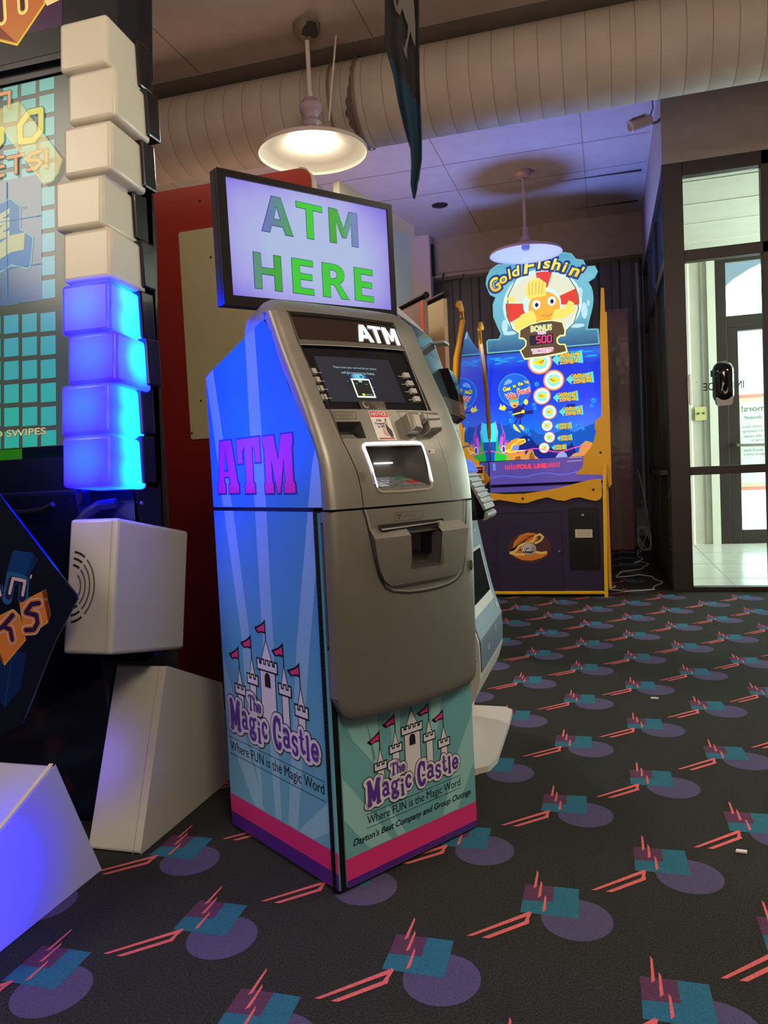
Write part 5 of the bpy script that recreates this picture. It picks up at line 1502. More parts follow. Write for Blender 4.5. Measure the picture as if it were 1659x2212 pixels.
for dx, m_, h in ((0.004, ink, 0.0023), (0, ink_white, 0.0027)):
    q.text('ICE', -0.632 + dx, -0.560 + dx, 0.348 - dx, 0.382 - dx, f5, h, m_, bold=0.06 if dx else 0.03, rot=0.10)
q.stroke([(-0.632, 0.343), (-0.575, 0.338), (-0.560, 0.352)], 0.009, f5, 0.0022, ink)
link('clam_emblem', q, GF)
q = MB(); q.prism(rrect(-0.290, -0.074, 0.204, 0.666, 0.02), f5, 0.0, 0.006, mat('coin_door_black', (12, 12, 16), 0.35))
q.stroke(rrect(-0.262, -0.100, 0.235, 0.640, 0.010), 0.003, f5, 0.0068, mat('coin_door_line', (40, 40, 46), 0.4), closed=True)
for x, z in ((-0.276, 0.57), (-0.276, 0.30), (-0.088, 0.57), (-0.088, 0.30), (-0.18, 0.655), (-0.18, 0.214), (-0.24, 0.61)): q.disc(x, z, 0.005, 0.005, f5, 0.0072, mat('coin_door_line', (40, 40, 46), 0.4), 10)
q.ring(-0.19, 0.525, 0.022, 0.026, f5, 0.007, mat('coin_door_line', (40, 40, 46), 0.4), 20, 160, 12)
cd = link('coin_door', q, GF, bevel=0.003)
q = MB(); q.lathe([(0.0, 0.016), (0.010, 0.015), (0.015, 0.007), (0.015, 0)], (-0.188, 5.864, 0.608), mat('bolt_steel', (150, 150, 150), 0.3, 0.8), 16, axis=(0, -1, 0)); link('lock', q, cd, smooth=True)
q = MB(); q.flat([(-0.247, 0.444), (-0.124, 0.442), (-0.123, 0.503), (-0.246, 0.506)], f5, 0.0075, mat('label_cream', (212, 200, 176), 0.5))
for k in range(5): q.stroke([(-0.240 + 0.01 * (k % 2), 0.495 - 0.010 * k), (-0.131 - 0.008 * (k % 2), 0.4945 - 0.010 * k)], 0.0026, f5, 0.0079, mat('label_print', (120, 108, 100), 0.5), caps=False)
link('warning_label', q, cd)
# shaped yellow shields left and right of the opening
q = MB(); q.prism([(-0.006, 2.249), (0.016, 2.247), (0.017, 2.075), (0.029, 2.075), (0.027, 1.30), (0.024, 0.83), (0.006, 0.80), (-0.008, 0.90), (-0.030, 0.90), (-0.182, 0.911), (-0.235, 0.913), (-0.205, 0.938), (-0.180, 0.960), (-0.172, 0.990), (-0.170, 1.040), (-0.150, 1.066), (-0.118, 1.10), (-0.098, 1.14), (-0.084, 1.18), (-0.073, 1.216), (-0.082, 1.25), (-0.079, 1.286), (-0.060, 1.31), (-0.032, 1.329), (-0.028, 1.60), (-0.024, 1.925)], front(5.87), -0.018, 0.0, yel)
for x, z in ((-0.047, 1.064),): q.disc(x, z, 0.009, 0.009, f5, 0.001, seam, 12)
link('side_shield', q, GF, bevel=0.003)
q = MB(); q.prism([(-1.150, 1.40), (-1.092, 1.375), (-1.060, 1.33), (-1.047, 1.27), (-1.050, 1.206), (-1.032, 1.13), (-1.010, 1.087), (-0.965, 1.062), (-0.941, 1.042), (-0.942, 1.000), (-0.905, 0.995), (-0.893, 0.95), (-0.870, 0.922), (-0.859, 0.905), (-0.90, 0.86), (-1.150, 0.80)], front(5.87), -0.018, 0.0, yel)
link('side_shield', q, GF, bevel=0.003)
q = MB(); q.box(-1.03, -0.897, 5.80, 5.86, 0.895, 1.010, yel); tb = link('ticket_counter', q, GF, bevel=0.004)
q = MB(); ft_ = front(5.799)
q.flat([(-1.024, 0.952), (-0.905, 0.955), (-0.905, 1.002), (-1.024, 0.998)], ft_, 0.0, black)
red = mat('led_red', (200, 20, 20), 0.4, emit=(255, 40, 44), strength=1.6)
for x, z in ((-1.005, .967), (-0.995, .967), (-0.986, .975), (-0.980, .984), (-0.973, .978), (-0.967, .970), (-0.958, .967), (-0.948, .967), (-0.948, .975), (-0.948, .984), (-0.938, .986), (-0.929, .986), (-0.920, .986)):
    q.disc(x, z, 0.0045, 0.0045, ft_, 0.001, red, 8)
q.flat([(-1.00, 0.915), (-0.912, 0.917), (-0.912, 0.940), (-1.00, 0.938)], ft_, 0.0, mat('label_cream', (212, 200, 176), 0.5)); q.text('TICKETS', -0.995, -0.917, 0.919, 0.936, ft_, 0.001, ink, bold=0.04)
link('counter_face', q, tb)
# left side wall: mirror-like clear side with yellow edges
q = MB()
lw_ = [(5.95, 0.86), (7.86, 0.86), (7.86, 2.13), (7.40, 2.12), (7.0, 2.15), (6.8, 2.20), (6.65, 2.10), (6.45, 1.87), (6.30, 1.60), (6.28, 1.40), (6.1, 1.30)]
q.prism(lw_, yzp(XL), -0.004, 0.004, mat('clear_side_glass', (90, 120, 170), 0.02, metal=0.85)); link('side_glass', q, GF)
q = MB()
def edge(pts, w, x, hw=0.014):
    q.stroke(pts, w, yzp(x), hw, yel); q.stroke(pts, w, yzp(x), -hw, yel)
    P3 = [Vector((x, a, b)) for a, b in pts]; q.tube(P3, w * 0.5, yel, 8)
edge([(6.27, 0.90), (6.20, 1.15), (6.18, 1.40), (6.17, 1.73), (6.25, 1.90), (6.42, 2.05), (6.55, 2.18), (6.62, 2.26), (6.60, 2.34), (6.52, 2.39), (6.45, 2.36)], 0.045, XL)
link('side_edge', q, GF, smooth=True)
q = MB()
edge([(8.02, 0.90), (7.95, 1.10), (7.86, 1.593), (7.80, 1.82), (7.66, 2.05), (7.56, 2.20), (7.54, 2.33), (7.62, 2.40), (7.70, 2.37)], 0.045, XL + 0.004)
link('side_edge', q, GF, smooth=True)
q = MB(); q.box(XR - 0.004, XR + 0.016, 5.95, 8.0, 0.045, 0.80, yel); q.box(XR - 0.010, XR + 0.036, 5.89, 8.0, 0.83, 1.6, yel); q.box(XR - 0.010, XR + 0.036, 7.0, 8.0, 1.6, 2.07, yel); link('side_panel', q, GF)

# the lit back screen
Y9 = 7.90
f9 = front(Y9)
def em(name, c, s=1.0, rough=0.4):
    return mat(name, tuple(int(v * 0.25) for v in c), rough, emit=c, strength=s)
q = MB()
q.box(XL, XR, 7.91, 8.02, 0.80, 2.16, purp)
link('screen_box', q, GF)
q = MB()
sea = grad('display_sea', 'Z', 1.05, 2.14, [(0, (20, 130, 232)), (0.25, (0, 104, 236)), (0.55, (0, 52, 226)), (0.85, (0, 44, 205)), (0.95, (4, 90, 214)), (1.0, (6, 60, 160))], 0.2, emission=1.25)
q.flat([(XL + 0.01, 1.055), (XR - 0.02, 1.055), (XR - 0.02, 2.134), (XL + 0.01, 2.134)], f9, 0.0, sea)
cy = em('display_cyan', (20, 160, 245), 1.2); dkb = em('display_deep', (0, 30, 130), 1.0); cyl = em('display_aqua', (60, 226, 255), 1.3)
for k in range(26):
    x = XL + 0.06 + random.random() * 1.0; z = 2.03 + random.random() * 0.09
    if -0.80 < x < -0.36: continue
    q.disc(x, z, 0.03 + 0.04 * random.random(), 0.006, f9, 0.001, cy, 12)
q.flat([(XL + 0.01, 1.055), (XL + 0.01, 1.44), (-1.06, 1.44), (-1.0, 1.41), (-0.94, 1.42), (-0.90, 1.35), (-0.80, 1.33), (-0.72, 1.36), (-0.66, 1.30), (-0.5, 1.30), (-0.4, 1.34), (-0.3, 1.30), (-0.2, 1.35), (XR - 0.02, 1.40), (XR - 0.02, 1.055)], f9, 0.0008, em('display_mid_sea', (0, 84, 190), 1.1))
q.flat([(-0.95, 1.055), (-0.93, 1.22), (-0.86, 1.26), (-0.80, 1.30), (-0.74, 1.28), (-0.68, 1.20), (-0.60, 1.17), (-0.52, 1.16), (-0.44, 1.20), (-0.38, 1.16), (-0.33, 1.2), (-0.28, 1.055)], f9, 0.0011, dkb)
q.flat([(XL + 0.012, 1.25), (XL + 0.012, 1.43), (-1.085, 1.45), (-1.06, 1.36), (-1.07, 1.25)], f9, 0.0014, cyl)
for x, z, r in ((-0.655, 1.80, 0.024), (-0.69, 1.60, 0.020), (-0.68, 1.56, 0.016), (-0.93, 1.545, 0.018), (-0.905, 1.505, 0.018), (-0.925, 1.455, 0.022), (-0.77, 1.345, 0.025), (-0.745, 1.305, 0.012), (-0.755, 1.25, 0.012), (-0.11, 1.60, 0.026), (-0.13, 1.55, 0.018), (-0.27, 1.36, 0.026), (-0.22, 1.33, 0.016)):
    q.disc(x, z, r, r, f9, 0.0016, cy, 16); q.disc(x, z, r * 0.8, r * 0.8, f9, 0.0020, em('display_bubble', (20, 120, 230), 1.1), 16); q.disc(x - r * 0.3, z + r * 0.35, r * 0.25, r * 0.2, f9, 0.0024, cyl, 8)
q.disc(-0.878, 1.763, 0.163, 0.163, f9, 0.0014, em('display_bubble_rim', (60, 150, 245), 1.2), 36); q.disc(-0.878, 1.763, 0.155, 0.155, f9, 0.0018, em('display_bubble_blue', (10, 96, 230), 1.2), 36)
q.flat([(-0.985, 1.81), (-0.97, 1.85), (-0.935, 1.875), (-0.90, 1.86), (-0.90, 1.835), (-0.94, 1.825)], f9, 0.0022, em('display_bubble_shine', (120, 170, 250), 1.2))
ye = em('display_yellow_text', (236, 226, 70), 1.2); re_ = em('display_red_text', (226, 72, 60), 1.2); wh = em('display_white', (236, 240, 250), 1.3); dk = em('display_text_shadow', (10, 50, 60), 0.8)
for s, x0, x1, z0, z1, m_, mo in (('Get', -0.995, -0.915, 1.755, 1.800, ye, dk), ('to', -0.895, -0.860, 1.785, 1.815, ye, dk), ('the', -0.843, -0.792, 1.800, 1.838, ye, dk), ('Top', -0.780, -0.732, 1.808, 1.850, ye, dk), ('to', -0.852, -0.825, 1.757, 1.782, ye, dk), ('Win', -0.975, -0.870, 1.680, 1.735, re_, wh), ('Bonus!', -0.850, -0.725, 1.710, 1.775, re_, wh)):
    q.text(s, x0 - 0.003, x1 + 0.003, z0 - 0.003, z1 + 0.003, f9, 0.0026, mo, bold=0.10, rot=0.22 if m_ is re_ else 0.14); q.text(s, x0, x1, z0, z1, f9, 0.0030, m_, bold=0.045, rot=0.22 if m_ is re_ else 0.14)
# plain diver
sk = em('display_skin', (240, 196, 110), 1.0); su = em('display_suit', (44, 26, 120), 0.9); gy = em('display_glove_yellow', (236, 232, 60), 1.2); tq = em('display_mask_teal', (80, 200, 180), 1.1); hr = em('display_hair', (226, 130, 50), 1.0)
q.disc(-0.885, 1.635, 0.045, 0.055, f9, 0.0034, sk, 20); q.flat(arc(-0.888, 1.655, 0.050, 0.045, 20, 200, 12), f9, 0.0036, hr)
q.prism(rrect(-0.935, -0.845, 1.637, 1.668, 0.012), f9, 0.003, 0.0040, tq); q.stroke([(-0.848, 1.66), (-0.835, 1.70), (-0.852, 1.72)], 0.007, f9, 0.0038, tq)
q.disc(-0.880, 1.602, 0.016, 0.010, f9, 0.0040, em('display_mouth', (150, 40, 40), 1.0), 12)
q.disc(-0.842, 1.535, 0.062, 0.062, f9, 0.0032, su, 22); q.stroke([(-0.90, 1.515), (-0.80, 1.535)], 0.014, f9, 0.0038, gy); q.disc(-0.80, 1.538, 0.017, 0.019, f9, 0.0040, gy, 14)
q.stroke([(-0.88, 1.565), (-0.945, 1.56), (-0.985, 1.575)], 0.014, f9, 0.0034, su); q.flat([(-0.985, 1.56), (-0.965, 1.585), (-0.99, 1.62), (-1.005, 1.60), (-1.025, 1.635), (-1.03, 1.60), (-1.045, 1.585), (-1.025, 1.57)], f9, 0.0036, gy)
q.stroke([(-0.81, 1.575), (-0.78, 1.61)], 0.018, f9, 0.0034, su); q.disc(-0.768, 1.632, 0.022, 0.028, f9, 0.0040, gy, 14); q.stroke([(-0.756, 1.60), (-0.762, 1.655), (-0.715, 1.73)], 0.010, f9, 0.0037, em('display_bat', (160, 70, 50), 1.0))
q.flat([(-0.79, 1.512), (-0.70, 1.508), (-0.70, 1.545), (-0.79, 1.548)], f9, 0.0030, dkb); q.flat([(-0.37, 1.55), (-0.29, 1.552), (-0.29, 1.582), (-0.37, 1.58)], f9, 0.0030, dkb)
q.stroke([(-0.85, 1.48), (-0.89, 1.42)], 0.012, f9, 0.0034, su); q.stroke([(-0.83, 1.48), (-0.835, 1.41)], 0.014, f9, 0.0034, su)
q.flat([(-0.905, 1.42), (-0.89, 1.415), (-0.83, 1.325), (-0.875, 1.35), (-0.902, 1.38)], f9, 0.0038, gy); q.flat([(-0.85, 1.405), (-0.83, 1.41), (-0.795, 1.38), (-0.80, 1.345), (-0.825, 1.365)], f9, 0.0038, gy)
# fish targets and arrows
orr = em('display_target_rim', (238, 132, 56), 1.2); wt = em('display_target_white', (255, 255, 250), 2.2); fo = em('display_fish_yellow', (255, 206, 30), 1.3); fo2 = em('display_fish_orange', (244, 130, 30), 1.3); ar_ = em('display_arrow', (96, 210, 200), 1.2); num = em('display_number', (240, 180, 40), 1.2)
def fish(x, z, r, flip=1):
    q.flat([(x + r * .62 * math.cos(t) * 1.0, z + r * .42 * math.sin(t)) for t in [2 * math.pi * k / 16 for k in range(16)]], f9, 0.0062, fo)
    q.flat([(x - flip * r * .5, z), (x - flip * r * .95, z + r * .42), (x - flip * r * .80, z), (x - flip * r * .92, z - r * .35)], f9, 0.0060, fo)
    q.flat([(x - flip * r * .3, z + r * .25), (x, z + r * .8), (x + flip * r * .2, z + r * .3)], f9, 0.0060, fo); q.flat([(x, z - r * .2), (x - flip * r * .15, z - r * .65), (x + flip * r * .2, z - r * .3)], f9, 0.0060, fo2)
    q.disc(x + flip * r * .36, z + r * .12, r * .09, r * .09, f9, 0.0066, ink, 8); q.disc(x + flip * r * .1, z - r * .03, r * .2, r * .16, f9, 0.0064, fo2, 10)
for x, z, r, ax, az, L_, n_ in ((-0.616, 2.016, 0.116, -0.497, 2.03, 0.30, '7'), (-0.487, 1.828, 0.100, -0.370, 1.825, 0.27, '6'), (-0.608, 1.680, 0.084, -0.503, 1.655, 0.25, '5'), (-0.541, 1.516, 0.070, -0.448, 1.512, 0.235, '4'), (-0.568, 1.382, 0.054, -0.494, 1.368, 0.168, '3'), (-0.549, 1.264, 0.053, -0.476, 1.250, 0.150, '2'), (-0.605, 1.162, 0.051, -0.533, 1.160, 0.148, '1')):
    q.disc(x, z, r * 1.03, r * 1.03, f9, 0.0040, orr, 32); q.disc(x, z, r * 0.88, r * 0.88, f9, 0.0048, wt, 32); q.disc(x, z, r * 0.62, r * 0.62, f9, 0.0054, em('display_target_aqua', (110, 236, 255), 1.4), 26)
    fish(x, z, r * 0.72, 1 if n_ in '71' else -1)
    hh = L_ * 0.19
    q.flat([(ax, az), (ax + L_ * .2, az + hh * .95), (ax + L_ * .2, az + hh * .4), (ax + L_ * .97, az + hh * 1.15), (ax + L_, az - hh * 1.0), (ax + L_ * .2, az - hh * .4), (ax + L_ * .2, az - hh * 1.1)], f9, 0.0050, ar_)
    tr_ = -0.05
    for s, a, b, c, d in (('WIN', .22, .66, .08, .95), ('ZONE', .24, .70, -.95, -.05)):
        q.text(s, ax + L_ * a - .003, ax + L_ * b + .003, az + hh * c - .003, az + hh * d + .003, f9, 0.0056, dk, bold=0.09, rot=0.0); q.text(s, ax + L_ * a, ax + L_ * b, az + hh * c, az + hh * d, f9, 0.0062, num, bold=0.05, rot=0.0)
    q.text(n_, ax + L_ * .73 - .003, ax + L_ * .90 + .003, az - hh * .85 - .003, az + hh * .85 + .003, f9, 0.0056, dk, bold=0.09); q.text(n_, ax + L_ * .73, ax + L_ * .90, az - hh * .85, az + hh * .85, f9, 0.0062, num, bold=0.05)
# sea bed: weed, coral, clam, rocks
gw = em('display_weed', (30, 190, 60), 1.2); pkc = em('display_coral_pink', (236, 80, 220), 1.2); vio = em('display_coral_violet', (90, 50, 200), 1.2); rk = em('display_rock', (216, 150, 76), 1.1); rkd = em('display_rock_dark', (160, 94, 50), 1.0); cl_o = em('display_clam_orange', (246, 150, 30), 1.2); cl_y = em('display_clam_yellow', (250, 222, 90), 1.2)
for k in range(9):
    x = -1.10 + 0.018 * k; t = 1.16 + 0.03 * ((k * 7) % 5) + (0.12 if k == 1 else 0)
    q.flat([(x - 0.008, 1.055), (x + 0.010, 1.055), (x + 0.014, (t + 1.055) / 2), (x + 0.004, t), (x - 0.006, (t + 1.055) / 2)], f9, 0.0034, gw)
for x, z, t in ((-1.04, 1.17, 1.30), (-0.99, 1.17, 1.24)):
    q.stroke([(x, z), (x + 0.02, t)], 0.034, f9, 0.0030, pkc); q.disc(x + 0.022, t + 0.004, 0.016, 0.008, f9, 0.0036, em('display_coral_deep', (170, 20, 150), 1.0), 12)
for x, t in ((-1.08, 1.46), (-1.02, 1.42), (-1.0, 1.36)): q.stroke([(x, 1.2), (x + 0.01, t - .05), (x - 0.006, t)], 0.006, f9, 0.0026, pkc)
q.disc(-1.01, 1.17, 0.022, 0.04, f9, 0.0038, wh, 14); q.disc(-1.01, 1.17, 0.015, 0.032, f9, 0.0042, vio, 14)
q.flat([(-0.99, 1.055), (-0.985, 1.12), (-0.93, 1.13), (-0.88, 1.12), (-0.80, 1.13), (-0.79, 1.10), (-0.76, 1.145), (-0.72, 1.15), (-0.70, 1.09), (-0.66, 1.055)], f9, 0.0034, rk)
q.flat([(-0.90, 1.055), (-0.89, 1.11), (-0.85, 1.10), (-0.84, 1.055)], f9, 0.0038, rkd); q.flat([(-0.76, 1.055), (-0.75, 1.11), (-0.73, 1.14), (-0.71, 1.09), (-0.70, 1.055)], f9, 0.0038, rkd)
q.flat([(-1.0, 1.16), (-0.98, 1.20), (-0.93, 1.255), (-0.87, 1.275), (-0.80, 1.26), (-0.83, 1.21), (-0.90, 1.17), (-0.88, 1.13), (-0.80, 1.14), (-0.82, 1.10), (-0.90, 1.085), (-0.96, 1.11)], f9, 0.0044, cl_o)
q.stroke([(-0.99, 1.155), (-0.94, 1.165), (-0.92, 1.205), (-0.88, 1.225), (-0.85, 1.255), (-0.80, 1.26), (-0.79, 1.235), (-0.83, 1.215)], 0.014, f9, 0.0050, cl_y); q.stroke([(-0.99, 1.15), (-0.93, 1.135), (-0.88, 1.145), (-0.79, 1.145)], 0.014, f9, 0.0050, cl_y)
q.disc(-0.89, 1.178, 0.036, 0.030, f9, 0.0048, em('display_clam_glow', (110, 130, 255), 1.4), 16)
q.flat([(-0.50, 1.055), (-0.47, 1.10), (-0.42, 1.12), (-0.39, 1.09), (-0.38, 1.055)], f9, 0.0034, em('display_rock_pale', (150, 170, 220), 1.1))
q.flat([(-0.36, 1.055), (-0.32, 1.09), (-0.27, 1.10), (-0.25, 1.17), (-0.20, 1.21), (-0.14, 1.19), (-0.10, 1.12), (-0.08, 1.055)], f9, 0.0034, rk)
for x in (-0.09, -0.07, -0.05): q.flat([(x - .008, 1.10), (x + .012, 1.10), (x + .01, 1.20), (x - 0.004, 1.30 - abs(x + .07) * 2)], f9, 0.0036, em('display_dark_weed', (10, 60, 50), 0.8))
q.flat([(-0.11, 1.08), (-0.05, 1.08), (-0.045, 1.20), (-0.065, 1.14), (-0.08, 1.18), (-0.09, 1.13)], f9, 0.004, em('display_coral_magenta', (170, 30, 150), 1.0))
link('screen', q, GF)
# foul line panel in front of the screen
q = MB(); f8 = front(7.78)
q.prism([(XL + 0.01, 0.815), (XR - 0.02, 0.815), (XR - 0.02, 1.065), (XL + 0.01, 1.045)], f8, -0.01, 0.0, mat('foul_panel_mauve', (96, 80, 150), 0.2, emit=(104, 88, 190), strength=0.55))
fr_ = em('foul_red', (255, 50, 60), 1.5)
q.text('FOUL LINE', -0.868, -0.580, 0.962, 1.008, f8, 0.002, fr_, bold=0.04)
for k in range(6):
    q.flat([(-0.985 + .020 * k, 0.962), (-0.977 + .020 * k, 0.962), (-0.981 + .020 * k, 1.005), (-0.989 + .020 * k, 1.005)], f8, 0.002, fr_)
    q.flat([(-0.566 + .020 * k, 0.965), (-0.558 + .020 * k, 0.965), (-0.550 + .020 * k, 1.010), (-0.558 + .020 * k, 1.010)], f8, 0.002, fr_)
wave = [(XL + 0.03 + 0.04 * k, 0.885 + 0.014 * math.sin(k * 0.62) + 0.001 * k) for k in range(24)]
q.stroke(wave, 0.004, f8, 0.002, em('neon_blue_line', (90, 130, 250), 1.2))
for x, z, l in ((-0.36, 1.05, .12), (-0.38, 1.015, .14)): q.stroke([(x, z), (x + l, z + .002)], 0.006, f8, 0.002, em('small_lit_text', (210, 170, 210), 0.9), caps=False)
q.box(-1.10, -1.075, 7.70, 7.72, 0.96, 1.03, em('indicator_blue', (110, 150, 255), 0.8))
link('foul_line_panel', q, GF)
q = MB(); q.tube([Vector((XL + 0.02 + 0.037 * k, 7.80, 1.135 + 0.022 * math.sin(1.9 + k * 0.50))) for k in range(31)], 0.0045, em('pink_reflection', (255, 70, 140), 1.8), 6); link('neon_reflection', q, GF)  # reflection of neon in the clear front, built as a glowing tube
for x, y, r in ((-1.02, 6.25, .05), (-1.02, 6.45, .05), (-0.20, 6.2, .07), (-0.12, 6.35, .06)):
    q = MB(); q.disc(x, y, r, r * 0.5, XY, 0.803, em('playfield_lamp', (255, 210, 120), 1.6), 18); link('playfield_light', q, GF)
q = MB()
q.flat([(-0.34, 6.05), (-0.14, 6.05), (-0.16, 6.45), (-0.30, 6.45)], XY, 0.802, em('playfield_amber', (240, 130, 70), 1.2))
link('playfield_light', q, GF)
q = MB(); q.box(XL + .02, XR - .03, 5.872, 5.888, 0.776, 0.7995, black); link('front_gap', q, GF)

# topper
q = MB()
top = [(XL + 0.015, 2.145), (XL + 0.012, 2.27), (-1.12, 2.29), (-1.018, 2.285), (-0.995, 2.331), (-1.03, 2.42), (-1.063, 2.508), (-1.063, 2.635), (-1.033, 2.700), (-1.085, 2.730), (-1.105, 2.777), (-1.125, 2.84), (-1.116, 2.905), (-1.075, 2.98), (-0.999, 3.025), (-0.95, 3.022), (-0.893, 3.016), (-0.82, 3.05), (-0.734, 3.065), (-0.66, 3.085), (-0.577, 3.092), (-0.50, 3.085), (-0.423, 3.073), (-0.34, 3.065), (-0.272, 3.044), (-0.233, 2.988), (-0.164, 2.969), (-0.136, 2.905), (-0.056, 2.900), (-0.030, 2.841), (-0.060, 2.784), (-0.121, 2.75), (-0.095, 2.70), (-0.084, 2.654), (-0.080, 2.58), (-0.089, 2.511), (-0.105, 2.45), (-0.123, 2.392), (-0.146, 2.302), (-0.08, 2.297), (-0.041, 2.291), (-0.035, 2.14)]
tb_ = grad('topper_blue', 'Z', 2.14, 3.1, [(0, (16, 80, 130)), (0.14, (60, 130, 160)), (0.3, (110, 190, 205)), (0.7, (120, 200, 215)), (1, (80, 160, 190))], 0.3, emission=0.95)
q.prism(top, f9, -0.07, -0.001, mat('topper_body', (40, 90, 120), 0.3)); q.flat(top, f9, 0.0, em('topper_rim_aqua', (110, 190, 200), 0.95)); q.flat(offset_poly(top, -0.014), f9, 0.001, tb_)
tcx, tcz = -0.575, 2.585
q.disc(tcx, tcz, 0.385, 0.345, f9, 0.0016, em('topper_glow', (206, 240, 245), 1.15), 40)
creamr = em('ring_cream', (226, 226, 190), 1.05); redr = em('ring_red', (226, 60, 36), 1.05)
q.ring(tcx, tcz, 0.19, 0.355, f9, 0.0022, creamr, 0, 360, 48, sy=0.86)
for a0, a1 in ((-8, 22), (172, 208), (72, 98), (252, 284)): q.ring(tcx, tcz, 0.185, 0.360, f9, 0.0028, redr, a0, a1, 10, sy=0.88)
rope = em('rope_olive', (120, 130, 60), 0.8)
for s in (-1, 1): q.stroke([(tcx + s * 0.24, tcz + 0.28), (tcx + s * 0.33, tcz + 0.12), (tcx + s * 0.35, tcz - 0.08), (tcx + s * 0.30, tcz - 0.22), (tcx + s * 0.18, tcz - 0.32)], 0.010, f9, 0.0034, rope)
# plain goldfish in the ring
g1 = em('goldfish_amber', (244, 172, 40), 1.1); g2 = em('goldfish_orange', (226, 124, 26), 1.05); g3 = em('goldfish_pale', (250, 216, 90), 1.15)
q.flat([(tcx + 0.02 + 0.155 * math.cos(t), tcz - 0.03 + 0.15 * math.sin(t)) for t in [2 * math.pi * k / 26 for k in range(26)]], f9, 0.0042, g1)
q.flat([(tcx - 0.14, tcz + 0.06), (tcx - 0.16, tcz + 0.17), (tcx - 0.10, tcz + 0.25), (tcx - 0.02, tcz + 0.26), (tcx + 0.05, tcz + 0.20), (tcx + 0.04, tcz + 0.08)], f9, 0.0046, g3)
for k in range(5): q.stroke([(tcx - 0.12 + .03 * k, tcz + 0.10), (tcx - 0.12 + .035 * k, tcz + 0.22)], 0.005, f9, 0.0050, g2)
q.flat([(tcx - 0.09, tcz - 0.05), (tcx - 0.20, tcz - 0.08), (tcx - 0.29, tcz - 0.16), (tcx - 0.27, tcz - 0.24), (tcx - 0.18, tcz - 0.22), (tcx - 0.05, tcz - 0.15)], f9, 0.0044, g3)
q.flat([(tcx + 0.12, tcz - 0.07), (tcx + 0.22, tcz - 0.06), (tcx + 0.26, tcz + 0.01), (tcx + 0.31, tcz - 0.02), (tcx + 0.30, tcz - 0.11), (tcx + 0.20, tcz - 0.16), (tcx + 0.08, tcz - 0.15)], f9, 0.0044, g3)
q.flat([(tcx - 0.36, tcz + 0.10), (tcx - 0.26, tcz + 0.10), (tcx - 0.28, tcz + 0.04), (tcx - 0.33, tcz + 0.07)], f9, 0.0044, g3)
for x, z in ((tcx - 0.055, tcz + 0.0), (tcx + 0.095, tcz + 0.02)):
    q.disc(x, z, 0.040, 0.046, f9, 0.0054, wh, 18); q.disc(x + .004, z - .004, 0.018, 0.022, f9, 0.0058, ink, 14)
q.stroke([(tcx + 0.0, tcz - 0.11), (tcx + 0.06, tcz - 0.125), (tcx + 0.10, tcz - 0.10)], 0.010, f9, 0.0054, g2)
for x, z, rx, rz in ((-0.95, 2.40, .03, .07), (-0.17, 2.48, .03, .08), (-0.20, 2.66, .02, .05), (-0.13, 2.55, .012, .03), (-0.90, 2.33, .07, .02), (-0.24, 2.34, .07, .02)): q.disc(x, z, rx, rz, f9, 0.0030, em('splash_white', (190, 230, 245), 1.0), 14)
# title along an arch
title = [('G', -1.055, -0.955, 2.765, 2.90, 0.42), ('o', -0.965, -0.895, 2.840, 2.905, 0.32), ('l', -0.890, -0.860, 2.868, 2.965, 0.25), ('d', -0.855, -0.775, 2.885, 2.985, 0.18), ('F', -0.735, -0.625, 2.900, 3.03, 0.05), ('i', -0.620, -0.590, 2.94, 3.03, 0.0), ('s', -0.580, -0.520, 2.940, 3.005, -0.05), ('h', -0.508, -0.435, 2.925, 3.02, -0.14), ('i', -0.425, -0.390, 2.900, 2.99, -0.22), ('n', -0.375, -0.295, 2.872, 2.94, -0.30)]
title = [('G', -1.085, -0.975, 2.755, 2.895, 0.42), ('o', -0.985, -0.905, 2.83, 2.90, 0.34), ('l', -0.900, -0.865, 2.865, 2.965, 0.28), ('d', -0.860, -0.775, 2.885, 2.985, 0.20), ('F', -0.745, -0.625, 2.900, 3.035, 0.06), ('i', -0.605, -0.565, 2.93, 3.03, -0.02), ('s', -0.550, -0.480, 2.925, 3.00, -0.08), ('h', -0.468, -0.380, 2.900, 3.01, -0.2), ('i', -0.362, -0.320, 2.87, 2.965, -0.28), ('n', -0.300, -0.205, 2.82, 2.90, -0.36), ("'", -0.180, -0.155, 2.86, 2.90, -0.36)]
for s, x0, x1, z0, z1, a in title: q.text(s, x0 - .022, x1 + .022, z0 - .022, z1 + .022, f9, 0.0062, em('title_navy', (20, 60, 150), 0.9), bold=0.09, italic=0.15, rot=a)
for s, x0, x1, z0, z1, a in title: q.text(s, x0 - .008, x1 + .008, z0 - .012, z1 + .004, f9, 0.0068, em('title_olive', (90, 80, 30), 0.8), bold=0.05, italic=0.15, rot=a); q.text(s, x0, x1, z0, z1, f9, 0.0074, grad('title_yellow', 'Z', 2.7, 3.05, [(0, (236, 150, 20)), (0.5, (246, 214, 50)), (1, (250, 236, 110))], 0.3, emission=1.1), bold=0.025, italic=0.15, rot=a)
link('topper', q, GF)
